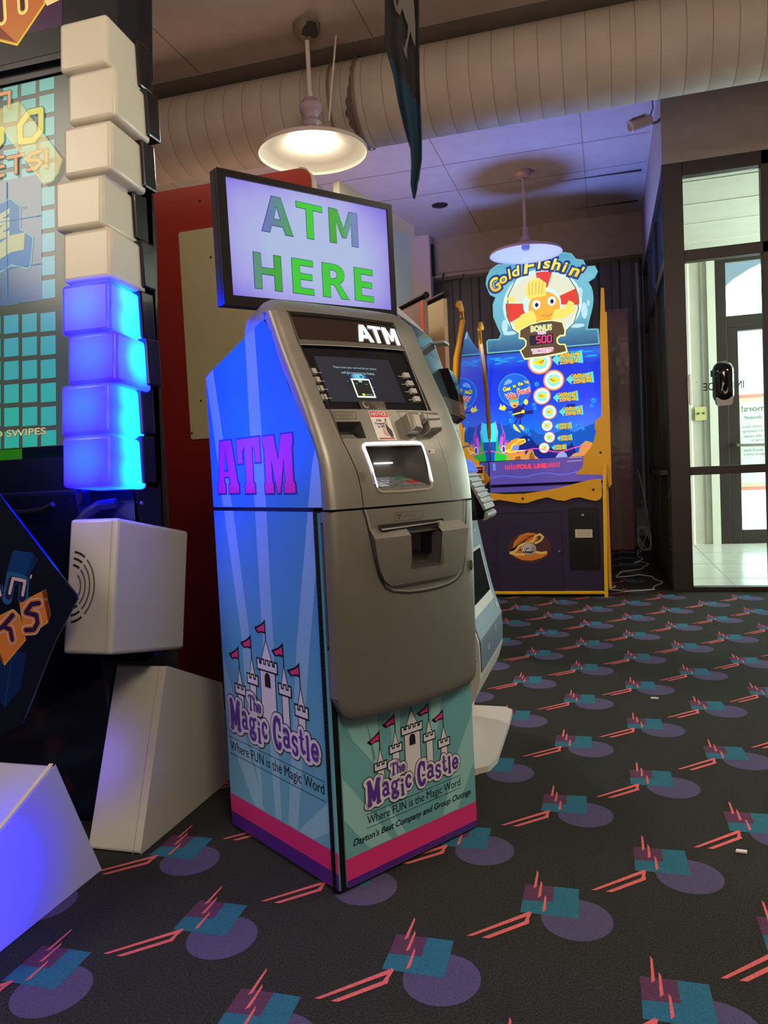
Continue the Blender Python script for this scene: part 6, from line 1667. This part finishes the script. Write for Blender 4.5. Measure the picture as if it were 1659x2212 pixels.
# ticket plaque
q = MB()
tk = [(-0.793, 2.344), (-0.70, 2.385), (-0.59, 2.405), (-0.48, 2.405), (-0.386, 2.380), (-0.365, 2.300), (-0.371, 2.262), (-0.41, 2.262), (-0.445, 2.235), (-0.445, 2.19), (-0.42, 2.165), (-0.37, 2.160), (-0.355, 2.10), (-0.40, 2.09), (-0.58, 2.070), (-0.70, 2.068), (-0.76, 2.065), (-0.795, 2.14), (-0.77, 2.155), (-0.74, 2.185), (-0.735, 2.235), (-0.765, 2.268), (-0.80, 2.275)]
q.prism(offset_poly(tk, 0.012), front(Y9), 0.0, 0.03, em('plaque_yellow_rim', (244, 240, 140), 1.2)); q.flat(tk, f9, 0.031, em('plaque_brown', (110, 78, 30), 0.7))
for s, x0, x1, z0, z1, m_ in (('BONUS', -0.690, -0.485, 2.315, 2.375, em('plaque_text_yellow', (240, 226, 110), 1.1)), ('WIN', -0.625, -0.55, 2.288, 2.312, em('plaque_pink', (250, 130, 130), 1.2)), ('TICKETS', -0.690, -0.480, 2.102, 2.145, em('plaque_pink', (250, 130, 130), 1.2))):
    q.text(s, x0 - .005, x1 + .005, z0 - .005, z1 + .005, f9, 0.0325, em('plaque_blue_edge', (130, 190, 200), 0.9) if s == 'BONUS' else wh, bold=0.12); q.text(s, x0, x1, z0, z1, f9, 0.034, m_, bold=0.04)
q.flat([(-0.704, 2.185), (-0.475, 2.190), (-0.475, 2.282), (-0.704, 2.280)], f9, 0.0325, black)
def seg7(ch, x, z, w, h, m_):
    S = {'5': 'afgcd', '0': 'abcdef'}[ch]
    P_ = {'a': ((0, h), (w, h)), 'b': ((w, h), (w, h / 2)), 'c': ((w, h / 2), (w, 0)), 'd': ((0, 0), (w, 0)), 'e': ((0, 0), (0, h / 2)), 'f': ((0, h / 2), (0, h)), 'g': ((0, h / 2), (w, h / 2))}
    for s in S:
        (a, b), (c, d) = P_[s]; g = 0.12
        q.stroke([(x + a + (c - a) * g + b * .06, z + b + (d - b) * g), (x + c - (c - a) * g + d * .06, z + d - (d - b) * g)], 0.009, f9, 0.034, m_)
lr = em('digits_red', (255, 40, 80), 2.2)
for k, ch in enumerate('500'): seg7(ch, -0.640 + 0.054 * k, 2.203, 0.036, 0.064, lr)
link('bonus_plaque', q, GF, bevel=0.0)

# ================================================================= DUCT, LAMPS, BANNER, CAMERA
q = MB(); DY, DZ, DR = 5.09, 1 + 5.09 * math.tan(R(25.83)), 0.272
n = 56
ductm = mat('duct_painted', (178, 164, 150), 0.6, noise=0.06, nscale=5, bump=0.1, bscale=60)
xs = [-6.0]; 
while xs[-1] < 4.3: xs.append(xs[-1] + 0.1385)
for i in range(len(xs) - 1):
    a, b = xs[i], xs[i + 1]
    seamw = (b + 0.0022) - (b - 0.0022)
    for r0, r1, xa, xb in ((DR, DR, a + 0.006, b - 0.006), (DR, DR - 0.0008, b - 0.006, b - 0.0022), (DR - 0.0008, DR - 0.0008, b - 0.0022, b + 0.0022), (DR - 0.0008, DR, b + 0.0022, b + 0.006)):
        for k in range(n):
            t0, t1 = 2 * math.pi * k / n, 2 * math.pi * (k + 1) / n
            q.face([(xa, DY + r0 * math.cos(t0), DZ + r0 * math.sin(t0)), (xb, DY + r1 * math.cos(t0), DZ + r1 * math.sin(t0)), (xb, DY + r1 * math.cos(t1), DZ + r1 * math.sin(t1)), (xa, DY + r0 * math.cos(t1), DZ + r0 * math.sin(t1))], ductm if xb - xa != seamw else mat('duct_seam', (128, 116, 104), 0.7))
dt_ = link('air_duct', q, smooth=True, merge=True, autosmooth=60)
tag(dt_, 'large round painted air duct running under the ceiling across the hall', 'duct')
for xo, rr_ in ((-1.49, DR + 0.012), (-1.66, DR + 0.008)):
    q = MB()
    for k in range(n):
        t0, t1 = 2 * math.pi * k / n, 2 * math.pi * (k + 1) / n
        for xa, xb, r0, r1 in ((xo, xo + 0.018, rr_, rr_),):
            q.face([(xa, DY + r0 * math.cos(t0), DZ + r0 * math.sin(t0)), (xb, DY + r1 * math.cos(t0), DZ + r1 * math.sin(t0)), (xb, DY + r1 * math.cos(t1), DZ + r1 * math.sin(t1)), (xa, DY + r0 * math.cos(t1), DZ + r0 * math.sin(t1))], mat('duct_band', (120, 104, 90), 0.5))
    link('band', q, dt_)
q = MB()
NSC = 60
def scw(k):
    t = k / NSC
    return 0.018 + 0.060 * math.exp(-((t - 0.62) / 0.22) ** 2) * (0.8 + 0.2 * math.sin(k * 0.9)) + 0.008 * math.sin(k * 0.43) ** 2
for k in range(NSC):
    a0, a1 = R(130 + 135 * k / NSC), R(130 + 135 * (k + 1) / NSC); r = DR + 0.006
    q.face([(-1.475, DY + r * math.cos(a0), DZ + r * math.sin(a0)), (-1.475 - scw(k), DY + r * math.cos(a0), DZ + r * math.sin(a0)), (-1.475 - scw(k + 1), DY + r * math.cos(a1), DZ + r * math.sin(a1)), (-1.475, DY + r * math.cos(a1), DZ + r * math.sin(a1))], mat('scorch_mark', (96, 82, 72), 0.8, noise=0.3, nscale=70))
link('scorch_stain', q, dt_)
q = MB(); q.tube([(-1.55, 4.74, 3.745), (-1.56, 4.72, 3.62), (-1.60, 4.70, 3.30), (-1.61, 4.70, 3.22)], 0.006, white_trim, 6)
tag(link('hanging_strap', q), 'thin pale strap hanging from the ceiling beside the lit pendant lamp', 'strap')

def pendant(x, y, lit_, label, tone, rim=0.333, dome=False):
    t = thing('pendant_lamp', label, 'lamp', (x, y, 3.0), 0, 'pendant lamps')
    pm = mat('lamp_enamel_' + tone, (206, 190, 184) if lit_ else (190, 160, 165), 0.4)
    q = MB()
    if lit_:
        q.lathe([(0.085, 0.0), (0.08, -0.04), (0.055, -0.07), (0.03, -0.09), (0.0, -0.095)], (x, y, 3.75), mat('canopy_burnt', (110, 98, 84), 0.6), 24)
        q.lathe([(0.045, -0.02), (0.05, -0.075), (0.02, -0.09)], (x + 0.03, y - 0.03, 3.75), seam, 16)
    else:
        q.lathe([(0.072, 0.0), (0.074, -0.03), (0.058, -0.055), (0.018, -0.065), (0.0, -0.065)], (x, y, 3.75), pm, 24)
    link('canopy', q, t, smooth=True)
    q = MB(); q.tube([(x, y, 3.68), (x, y, 3.26 if lit_ else 3.22)], 0.014, pm, 12); link('rod', q, t, smooth=True)
    q = MB()
    if lit_: q.lathe([(0.0, 0.31), (0.045, 0.305), (0.070, 0.27), (0.068, 0.235), (0.048, 0.215), (0.042, 0.19), (0.06, 0.165), (0.045, 0.14)], (x, y, 3.0), mat('socket_mauve', (170, 146, 160), 0.4), 24)
    else: q.lathe([(0.0, 0.235), (0.026, 0.232), (0.028, 0.14), (0.036, 0.135), (0.038, 0.10)], (x, y, 3.0), pm, 20)
    link('socket', q, t, smooth=True)
    q = MB()
    outer_ = [(0.035, 0.150), (0.05, 0.110), (0.08, 0.092), (0.13, 0.072), (0.19, 0.050), (0.26, 0.026), (rim, 0.004), (rim + 0.006, -0.006), (rim + 0.006, -0.020), (rim + 0.001, -0.022)]
    inner_ = [(rim - 0.001, -0.012), (rim - 0.006, -0.002), (0.26, 0.019), (0.19, 0.042), (0.13, 0.062), (0.09, 0.074), (0.0, 0.080)]
    q.lathe(outer_, (x, y, 3.0), pm, 56)
    q.lathe([(rim + 0.001, -0.022)] + inner_, (x, y, 3.0), mat('lamp_inside_white', (240, 236, 224), 0.5) if lit_ else mat('lamp_inside_cool', (196, 196, 210), 0.5), 56)
    link('shade', q, t, smooth=True, merge=True, autosmooth=60)
    q = MB()
    if lit_: q.lathe([(0.0, 0.000), (0.06, 0.006), (0.11, 0.024), (0.135, 0.048), (0.12, 0.062)], (x, y, 3.0), mat('bulb_lit', (255, 250, 235), 0.3, emit=(255, 246, 220), strength=14), 32)
    else: q.lathe([(0.0, 0.015), (0.03, 0.02), (0.04, 0.045), (0.035, 0.075)], (x, y, 3.0), mat('bulb_off', (120, 120, 150), 0.3), 20)
    link('bulb', q, t, smooth=True)
    return t
pendant(-1.684, 4.577, True, 'switched-on pendant lamp with a wide white shade, above the ATM HERE monitor', 'warm')
pendant(-0.676, 7.49, False, 'switched-off pendant lamp with a shallow shade, in front of the glowing fish topper', 'cool')

# hanging cloth
FL = MB(); FY = 3.0
lft = [(-0.78, 3.75), (-0.778, 2.83), (-0.788, 2.676), (-0.757, 2.547), (-0.742, 2.44), (-0.725, 2.348), (-0.705, 2.26), (-0.703, 2.18), (-0.703, 2.114), (-0.694, 2.06)]
rgt = [(-0.642, 3.75), (-0.642, 2.80), (-0.645, 2.70), (-0.644, 2.578), (-0.646, 2.48), (-0.648, 2.38), (-0.650, 2.282), (-0.652, 2.20), (-0.665, 2.126), (-0.689, 2.055)]
cloth = mat('cloth_black', (34, 32, 32), 0.9, bump=0.4, bscale=300); cteal = mat('cloth_navy_teal', (24, 54, 72), 0.9, bump=0.4, bscale=300); cgr = mat('cloth_grey_print', (92, 88, 82), 0.9)
def cpt(i, s, extra=0.0):
    i0 = int(i); f_ = i - i0; i1 = min(i0 + 1, len(lft) - 1)
    a = Vector((*lft[i0], 0)).lerp(Vector((*lft[i1], 0)), f_); b = Vector((*rgt[i0], 0)).lerp(Vector((*rgt[i1], 0)), f_)
    p = a.lerp(b, s)
    amp = 0.018 if i < 8.5 else 0.004
    return Vector((p.x, FY + amp * math.sin(s * 9 + i * 0.35) + 0.01 * math.sin(i * 1.3) - extra, p.y))
NS, NI = 18, 36
for a in range(NI):
    for b in range(NS):
        i0, i1 = 9 * a / NI, 9 * (a + 1) / NI; s0, s1 = b / NS, (b + 1) / NS
        z = cpt((i0 + i1) / 2, (s0 + s1) / 2)
        teal = z.z < 2.66 - (z.x + 0.79) * 1.9
        for sgn in (1,):
            FL.face([cpt(i1, s0), cpt(i1, s1), cpt(i0, s1), cpt(i0, s0)], cteal if teal else cloth)
fo_ = link('hanging_banner', FL, smooth=True, merge=True, solid=0.003)
tag(fo_, 'long narrow black and teal cloth hanging from the ceiling, coming to a ragged point', 'banner')
q = MB(); ff = front(FY - 0.026)
for pg in ([(-0.735, 2.90), (-0.733, 2.80), (-0.725, 2.765), (-0.710, 2.745), (-0.700, 2.77), (-0.69, 2.73), (-0.68, 2.70), (-0.685, 2.66), (-0.692, 2.645), (-0.699, 2.62), (-0.706, 2.640), (-0.700, 2.60), (-0.690, 2.575), (-0.688, 2.62), (-0.672, 2.68), (-0.665, 2.645), (-0.655, 2.62), (-0.652, 2.70), (-0.655, 2.90)],):
    q.flat(pg, ff, 0.0, cgr)
q.flat([(-0.725, 2.80), (-0.718, 2.78), (-0.712, 2.80), (-0.716, 2.82)], ff, 0.0006, cloth)
link('printed_mark', q, fo_)

# camera on the wall corner
SCm = thing('security_camera', 'small white bullet security camera at the top corner of the entrance wall', 'security camera', (0.42, 6.13, 3.46))
q = MB()
d_ = Vector((-0.75, -0.45, -0.32)).normalized(); c0 = Vector((0.375, 6.10, 3.465))
q.lathe([(0.0, 0.0), (0.036, 0.0), (0.040, 0.02), (0.040, 0.17), (0.034, 0.175), (0.030, 0.165), (0.0, 0.165)], c0, mat('camera_white', (196, 176, 170), 0.3), 20, axis=d_); link('body', q, SCm, smooth=True)
q = MB(); q.prism([(-0.038, 0.05), (0.038, 0.05), (0.038, 0.19), (-0.038, 0.19)], plane(c0 + Vector((0, 0, 0.044)), d_.cross(Vector((0, 0, 1))).normalized(), d_), -0.003, 0.003, mat('camera_white', (196, 176, 170), 0.3)); link('hood', q, SCm)
q = MB(); q.tube([c0, c0 + Vector((0.02, 0.0, -0.03)), Vector((0.43, 6.12, 3.45)), Vector((0.452, 6.12, 3.47))], 0.011, mat('bracket_grey', (110, 96, 100), 0.4), 8); q.tube([c0 + Vector((0.0, 0, 0.02)), Vector((0.40, 6.11, 3.55)), Vector((0.385, 6.11, 3.72))], 0.005, mat('bracket_grey', (110, 96, 100), 0.4), 6); link('bracket', q, SCm)
# small round hole fitting in ceiling
q = MB(); q.lathe([(0.085, 0.0), (0.082, -0.008), (0.062, -0.010), (0.058, -0.002), (0.0, -0.001)], (-1.595, 8.075, 3.75), mat('fitting_dark', (44, 28, 30), 0.6), 24)
tag(link('recessed_fitting', q), 'small dark round recessed fitting in the ceiling left of the far pendant lamp', 'ceiling fitting')
q = MB(); q.tube([(-1.80, 9.17, 3.32), (-1.80, 9.10, 3.25), (-1.80, 9.10, 3.21), (-1.55, 9.10, 3.22), (-1.55, 9.10, 3.27)], 0.010, seam, 6)
q.tube([(-1.86, 9.1, 2.9), (-1.86, 9.1, 3.19), (-1.80, 9.1, 3.21)], 0.010, seam, 6)
tag(link('wall_conduit', q), 'thin dark conduit bent along the back wall beside the white column', 'conduit')

# ================================================================= BEHIND THE FISH GAME
WP = thing('wrapped_panel', 'maroon and tan panel wrapped in clear film, leaning upright behind the yellow game', 'wrapped panel', (0.13, 8.9, 0))
q = MB(); q.box(0.02, 0.255, 8.86, 9.10, 0.0, 2.62, mat('maroon_panel', (124, 34, 50), 0.35, noise=0.15, nscale=4)); link('panel', q, WP, bevel=0.01)
q = MB(); q.box(0.075, 0.14, 8.845, 8.86, 0.03, 2.40, mat('cardboard_tan', (124, 96, 70), 0.7, noise=0.15, nscale=8)); link('cardboard_strip', q, WP)
q = MB(); q.box(0.012, 0.262, 8.838, 8.842, 0.02, 2.64, mat('clear_film', (220, 216, 224), 0.12, alpha=0.07, spec=0.9, bump=1.0, bscale=14)); link('film', q, WP)
JB = thing('junction_box', 'grey electrical box with a vertical conduit, low on the wall by the side glazing', 'electrical box', (0.36, 9.25, 0.13))
q = MB(); q.box(0.29, 0.425, 9.19, 9.30, 0.13, 0.44, mat('box_grey', (122, 128, 126), 0.5)); link('box', q, JB, bevel=0.006)
q = MB(); q.tube([(0.385, 9.25, 0.44), (0.385, 9.25, 1.9), (0.385, 9.25, 3.2)], 0.016, mat('conduit_grey', (150, 152, 156), 0.4), 8); link('conduit', q, JB)
q = MB(); q.prism([(0.33, 0.52), (0.38, 0.57), (0.43, 0.52), (0.38, 0.47)], front(9.19), 0.0, 0.004, mat('tag_tan', (130, 110, 90), 0.6)); link('tag_plate', q, JB)
q = MB()
path = [(0.02, 6.35), (0.0, 6.15), (0.10, 6.05), (0.30, 6.15), (0.38, 6.5), (0.33, 6.8), (0.25, 6.95), (0.05, 6.8), (0.06, 7.1), (0.25, 7.3), (0.34, 7.6), (0.28, 7.9), (0.22, 7.7), (0.30, 8.1), (0.26, 8.5), (0.32, 8.9)]
P3 = []
for i in range(len(path) - 1):
    for k in range(5):
        t = k / 5; a, b = Vector(path[i]), Vector(path[i + 1]); p = a.lerp(b, t)
        P3.append(Vector((p.x + 0.015 * math.sin(i * 5 + k * 1.2), p.y, 0.009)))
q.tube(P3, 0.005, mat('cable_white', (206, 204, 200), 0.4), 6)
for k in range(3):
    q.tube([Vector((0.35 + 0.07 * math.cos(t * 0.4 + k), 8.6 + 0.02 * k, 0.16 + 0.13 * math.sin(t * 0.4 + k * 0.6))) for t in range(17)], 0.0045, mat('cable_white', (206, 204, 200), 0.4), 6)
q.tube([(0.30, 8.5, 0.9), (0.36, 8.5, 0.6), (0.40, 8.5, 0.3), (0.34, 8.55, 0.12), (0.30, 8.6, 0.009)], 0.0045, mat('cable_white', (206, 204, 200), 0.4), 6)
tag(link('white_cable', q, smooth=True), 'loose tangle of thin white cable on the carpet beside the yellow game', 'cable')

# ================================================================= THINGS ON THE ENTRANCE GLASS
fg = front(6.118)
DS = thing('door_sensor', 'glossy black rounded unit stuck on the entrance glass between the mirrored letters', 'sensor', (0.825, 6.06, 1.36))
q = MB(); gb = mat('sensor_gloss_black', (10, 10, 11), 0.05, spec=0.8)
prof = rrect(0.752, 0.898, 1.372, 1.682, 0.070, 8)
def dome(mb, pts, fr, h, m, steps=5):
    c = Vector((sum(p[0] for p in pts) / len(pts), sum(p[1] for p in pts) / len(pts)))
    prev = None
    for s in range(steps + 1):
        a = math.pi / 2 * s / steps; sc_ = 0.25 + 0.75 * math.cos(a); hh = h * math.sin(a)
        row = [fr(c.x + (p[0] - c.x) * sc_, c.y + (p[1] - c.y) * (0.45 + 0.55 * math.cos(a)), hh) for p in pts]
        if prev:
            for i in range(len(row)):
                j = (i + 1) % len(row); mb.face([prev[i], prev[j], row[j], row[i]], m)
        prev = row
    mb.face(prev, m)
dome(q, prof, fg, 0.085, gb); link('body', q, DS, smooth=True, merge=True, autosmooth=60)
q = MB(); q.disc(0.828, 1.475, 0.018, 0.036, fg, 0.085, mat('sensor_lens_mauve', (150, 128, 128), 0.3), 18); link('lens', q, DS)
q = MB(); q.prism([(0.765, 1.42), (0.885, 1.42), (0.878, 1.372), (0.862, 1.358), (0.785, 1.358), (0.772, 1.372)], fg, 0.0, 0.06, gb); link('base', q, DS, bevel=0.006)
LT = thing('glass_lettering', 'black vinyl letters seen mirrored on the entrance glass', 'lettering', (0.83, 6.12, 1.5))
fl_ = front(6.120)
for s, x0, x1 in (('IN', 0.912, 0.965), ('S', 0.862, 0.900), ('I', 0.848, 0.854), ('DE', 0.690, 0.765)):
    q = MB(); q.text(s, x0, x1, 1.478, 1.535, fl_, 0.0, mat('vinyl_black', (18, 18, 18), 0.4), mirror=True, bold=0.012); link('letters', q, LT)
q = MB(); q.flat([(0.742, 1.575), (0.756, 1.575), (0.756, 1.622), (0.742, 1.622)], fl_, 0.0, mat('vinyl_black', (18, 18, 18), 0.4))
q.stroke([(0.898, 1.59), (0.904, 1.600), (0.908, 1.592)], 0.003, fl_, 0.0, mat('vinyl_black', (18, 18, 18), 0.4))
q.stroke([(0.640, 1.545), (0.652, 1.546)], 0.003, fl_, 0.0, mat('vinyl_black', (18, 18, 18), 0.4))
link('letter_fragment', q, LT)
q = MB(); q.box(0.587, 0.603, 6.05, 6.085, 1.38, 1.60, mat('pull_steel', (176, 180, 178), 0.25, 0.8)); q.box(0.592, 0.598, 6.08, 6.125, 1.40, 1.42, bronze); q.box(0.592, 0.598, 6.08, 6.125, 1.56, 1.58, bronze)
tag(link('pull_handle', q, bevel=0.003), 'short upright steel handle at the left edge of the entrance glass', 'handle')
q = MB(); q.prism(rrect(0.962, 1.088, 1.405, 1.555, 0.006), front(9.355), 0.0, 0.006, mat('switch_plate_ivory', (214, 204, 140), 0.4))
for x in (1.0, 1.055): q.box(x - 0.004, x + 0.004, 9.335, 9.35, 1.47, 1.495, seam)
tag(link('switch_plate', q), 'ivory double light switch plate on the white ribbed vestibule wall', 'light switch')
PO = thing('notice_poster', 'printed notice with an orange border stuck on the outer door, seen from behind', 'poster', (1.8, 9.36, 1.1))
q = MB(); fp = front(9.365)
q.flat([(1.395, 0.60), (2.10, 0.60), (2.10, 1.66), (1.395, 1.66)], fp, 0.0, mat('poster_salmon', (226, 150, 136), 0.6)); q.flat([(1.395, 0.64), (2.10, 0.64), (2.10, 1.62), (1.395, 1.62)], fp, 0.001, mat('poster_peach', (226, 206, 186), 0.6))
q.flat([(1.430, 0.68), (2.06, 0.68), (2.06, 1.58), (1.430, 1.58)], fp, 0.002, mat('poster_paper', (222, 236, 226), 0.6)); link('sheet', q, PO)
q = MB(); pg_ = mat('poster_print_grey', (120, 132, 124), 0.6)
for s, x0, x1, z0, z1 in (('Rumors!', 1.445, 1.80, 1.470, 1.535), ('NOT closing!', 1.475, 1.80, 1.375, 1.425), ('Magic Castle fans', 1.450, 1.83, 1.285, 1.318), ('that post is circulating', 1.455, 1.95, 1.235, 1.268), ('and on the news', 1.463, 1.80, 1.185, 1.215), ('is closing is', 1.540, 1.76, 1.135, 1.165), ('out the word that', 1.455, 1.82, 1.030, 1.060), ('more magical years', 1.455, 1.85, 0.980, 1.010)):
    q = MB(); q.text(s, x0, x1, z0, z1, fp, 0.0035, pg_, mirror=True, bold=0.015 if z1 > 1.4 else 0); link('text_line', q, PO)
for (x, y, s) in ((0.157, 3.345, 0.016), (0.292, 2.055, 0.014)):
    q = MB(); q.prism([(-s, -s * .4), (s * .9, -s * .5), (s, s * .3), (-s * .7, s * .45)], plane((x, y, 0.002), (1, 0, 0), (0, 1, 0)), 0, 0.004, mat('paper_white', (230, 226, 220), 0.6))
    tag(link('paper_scrap', q), 'tiny white paper scrap on the carpet, ' + ('nearer of the two right of the cash machine' if y < 3 else 'farther of the two right of the cash machine'), 'litter')
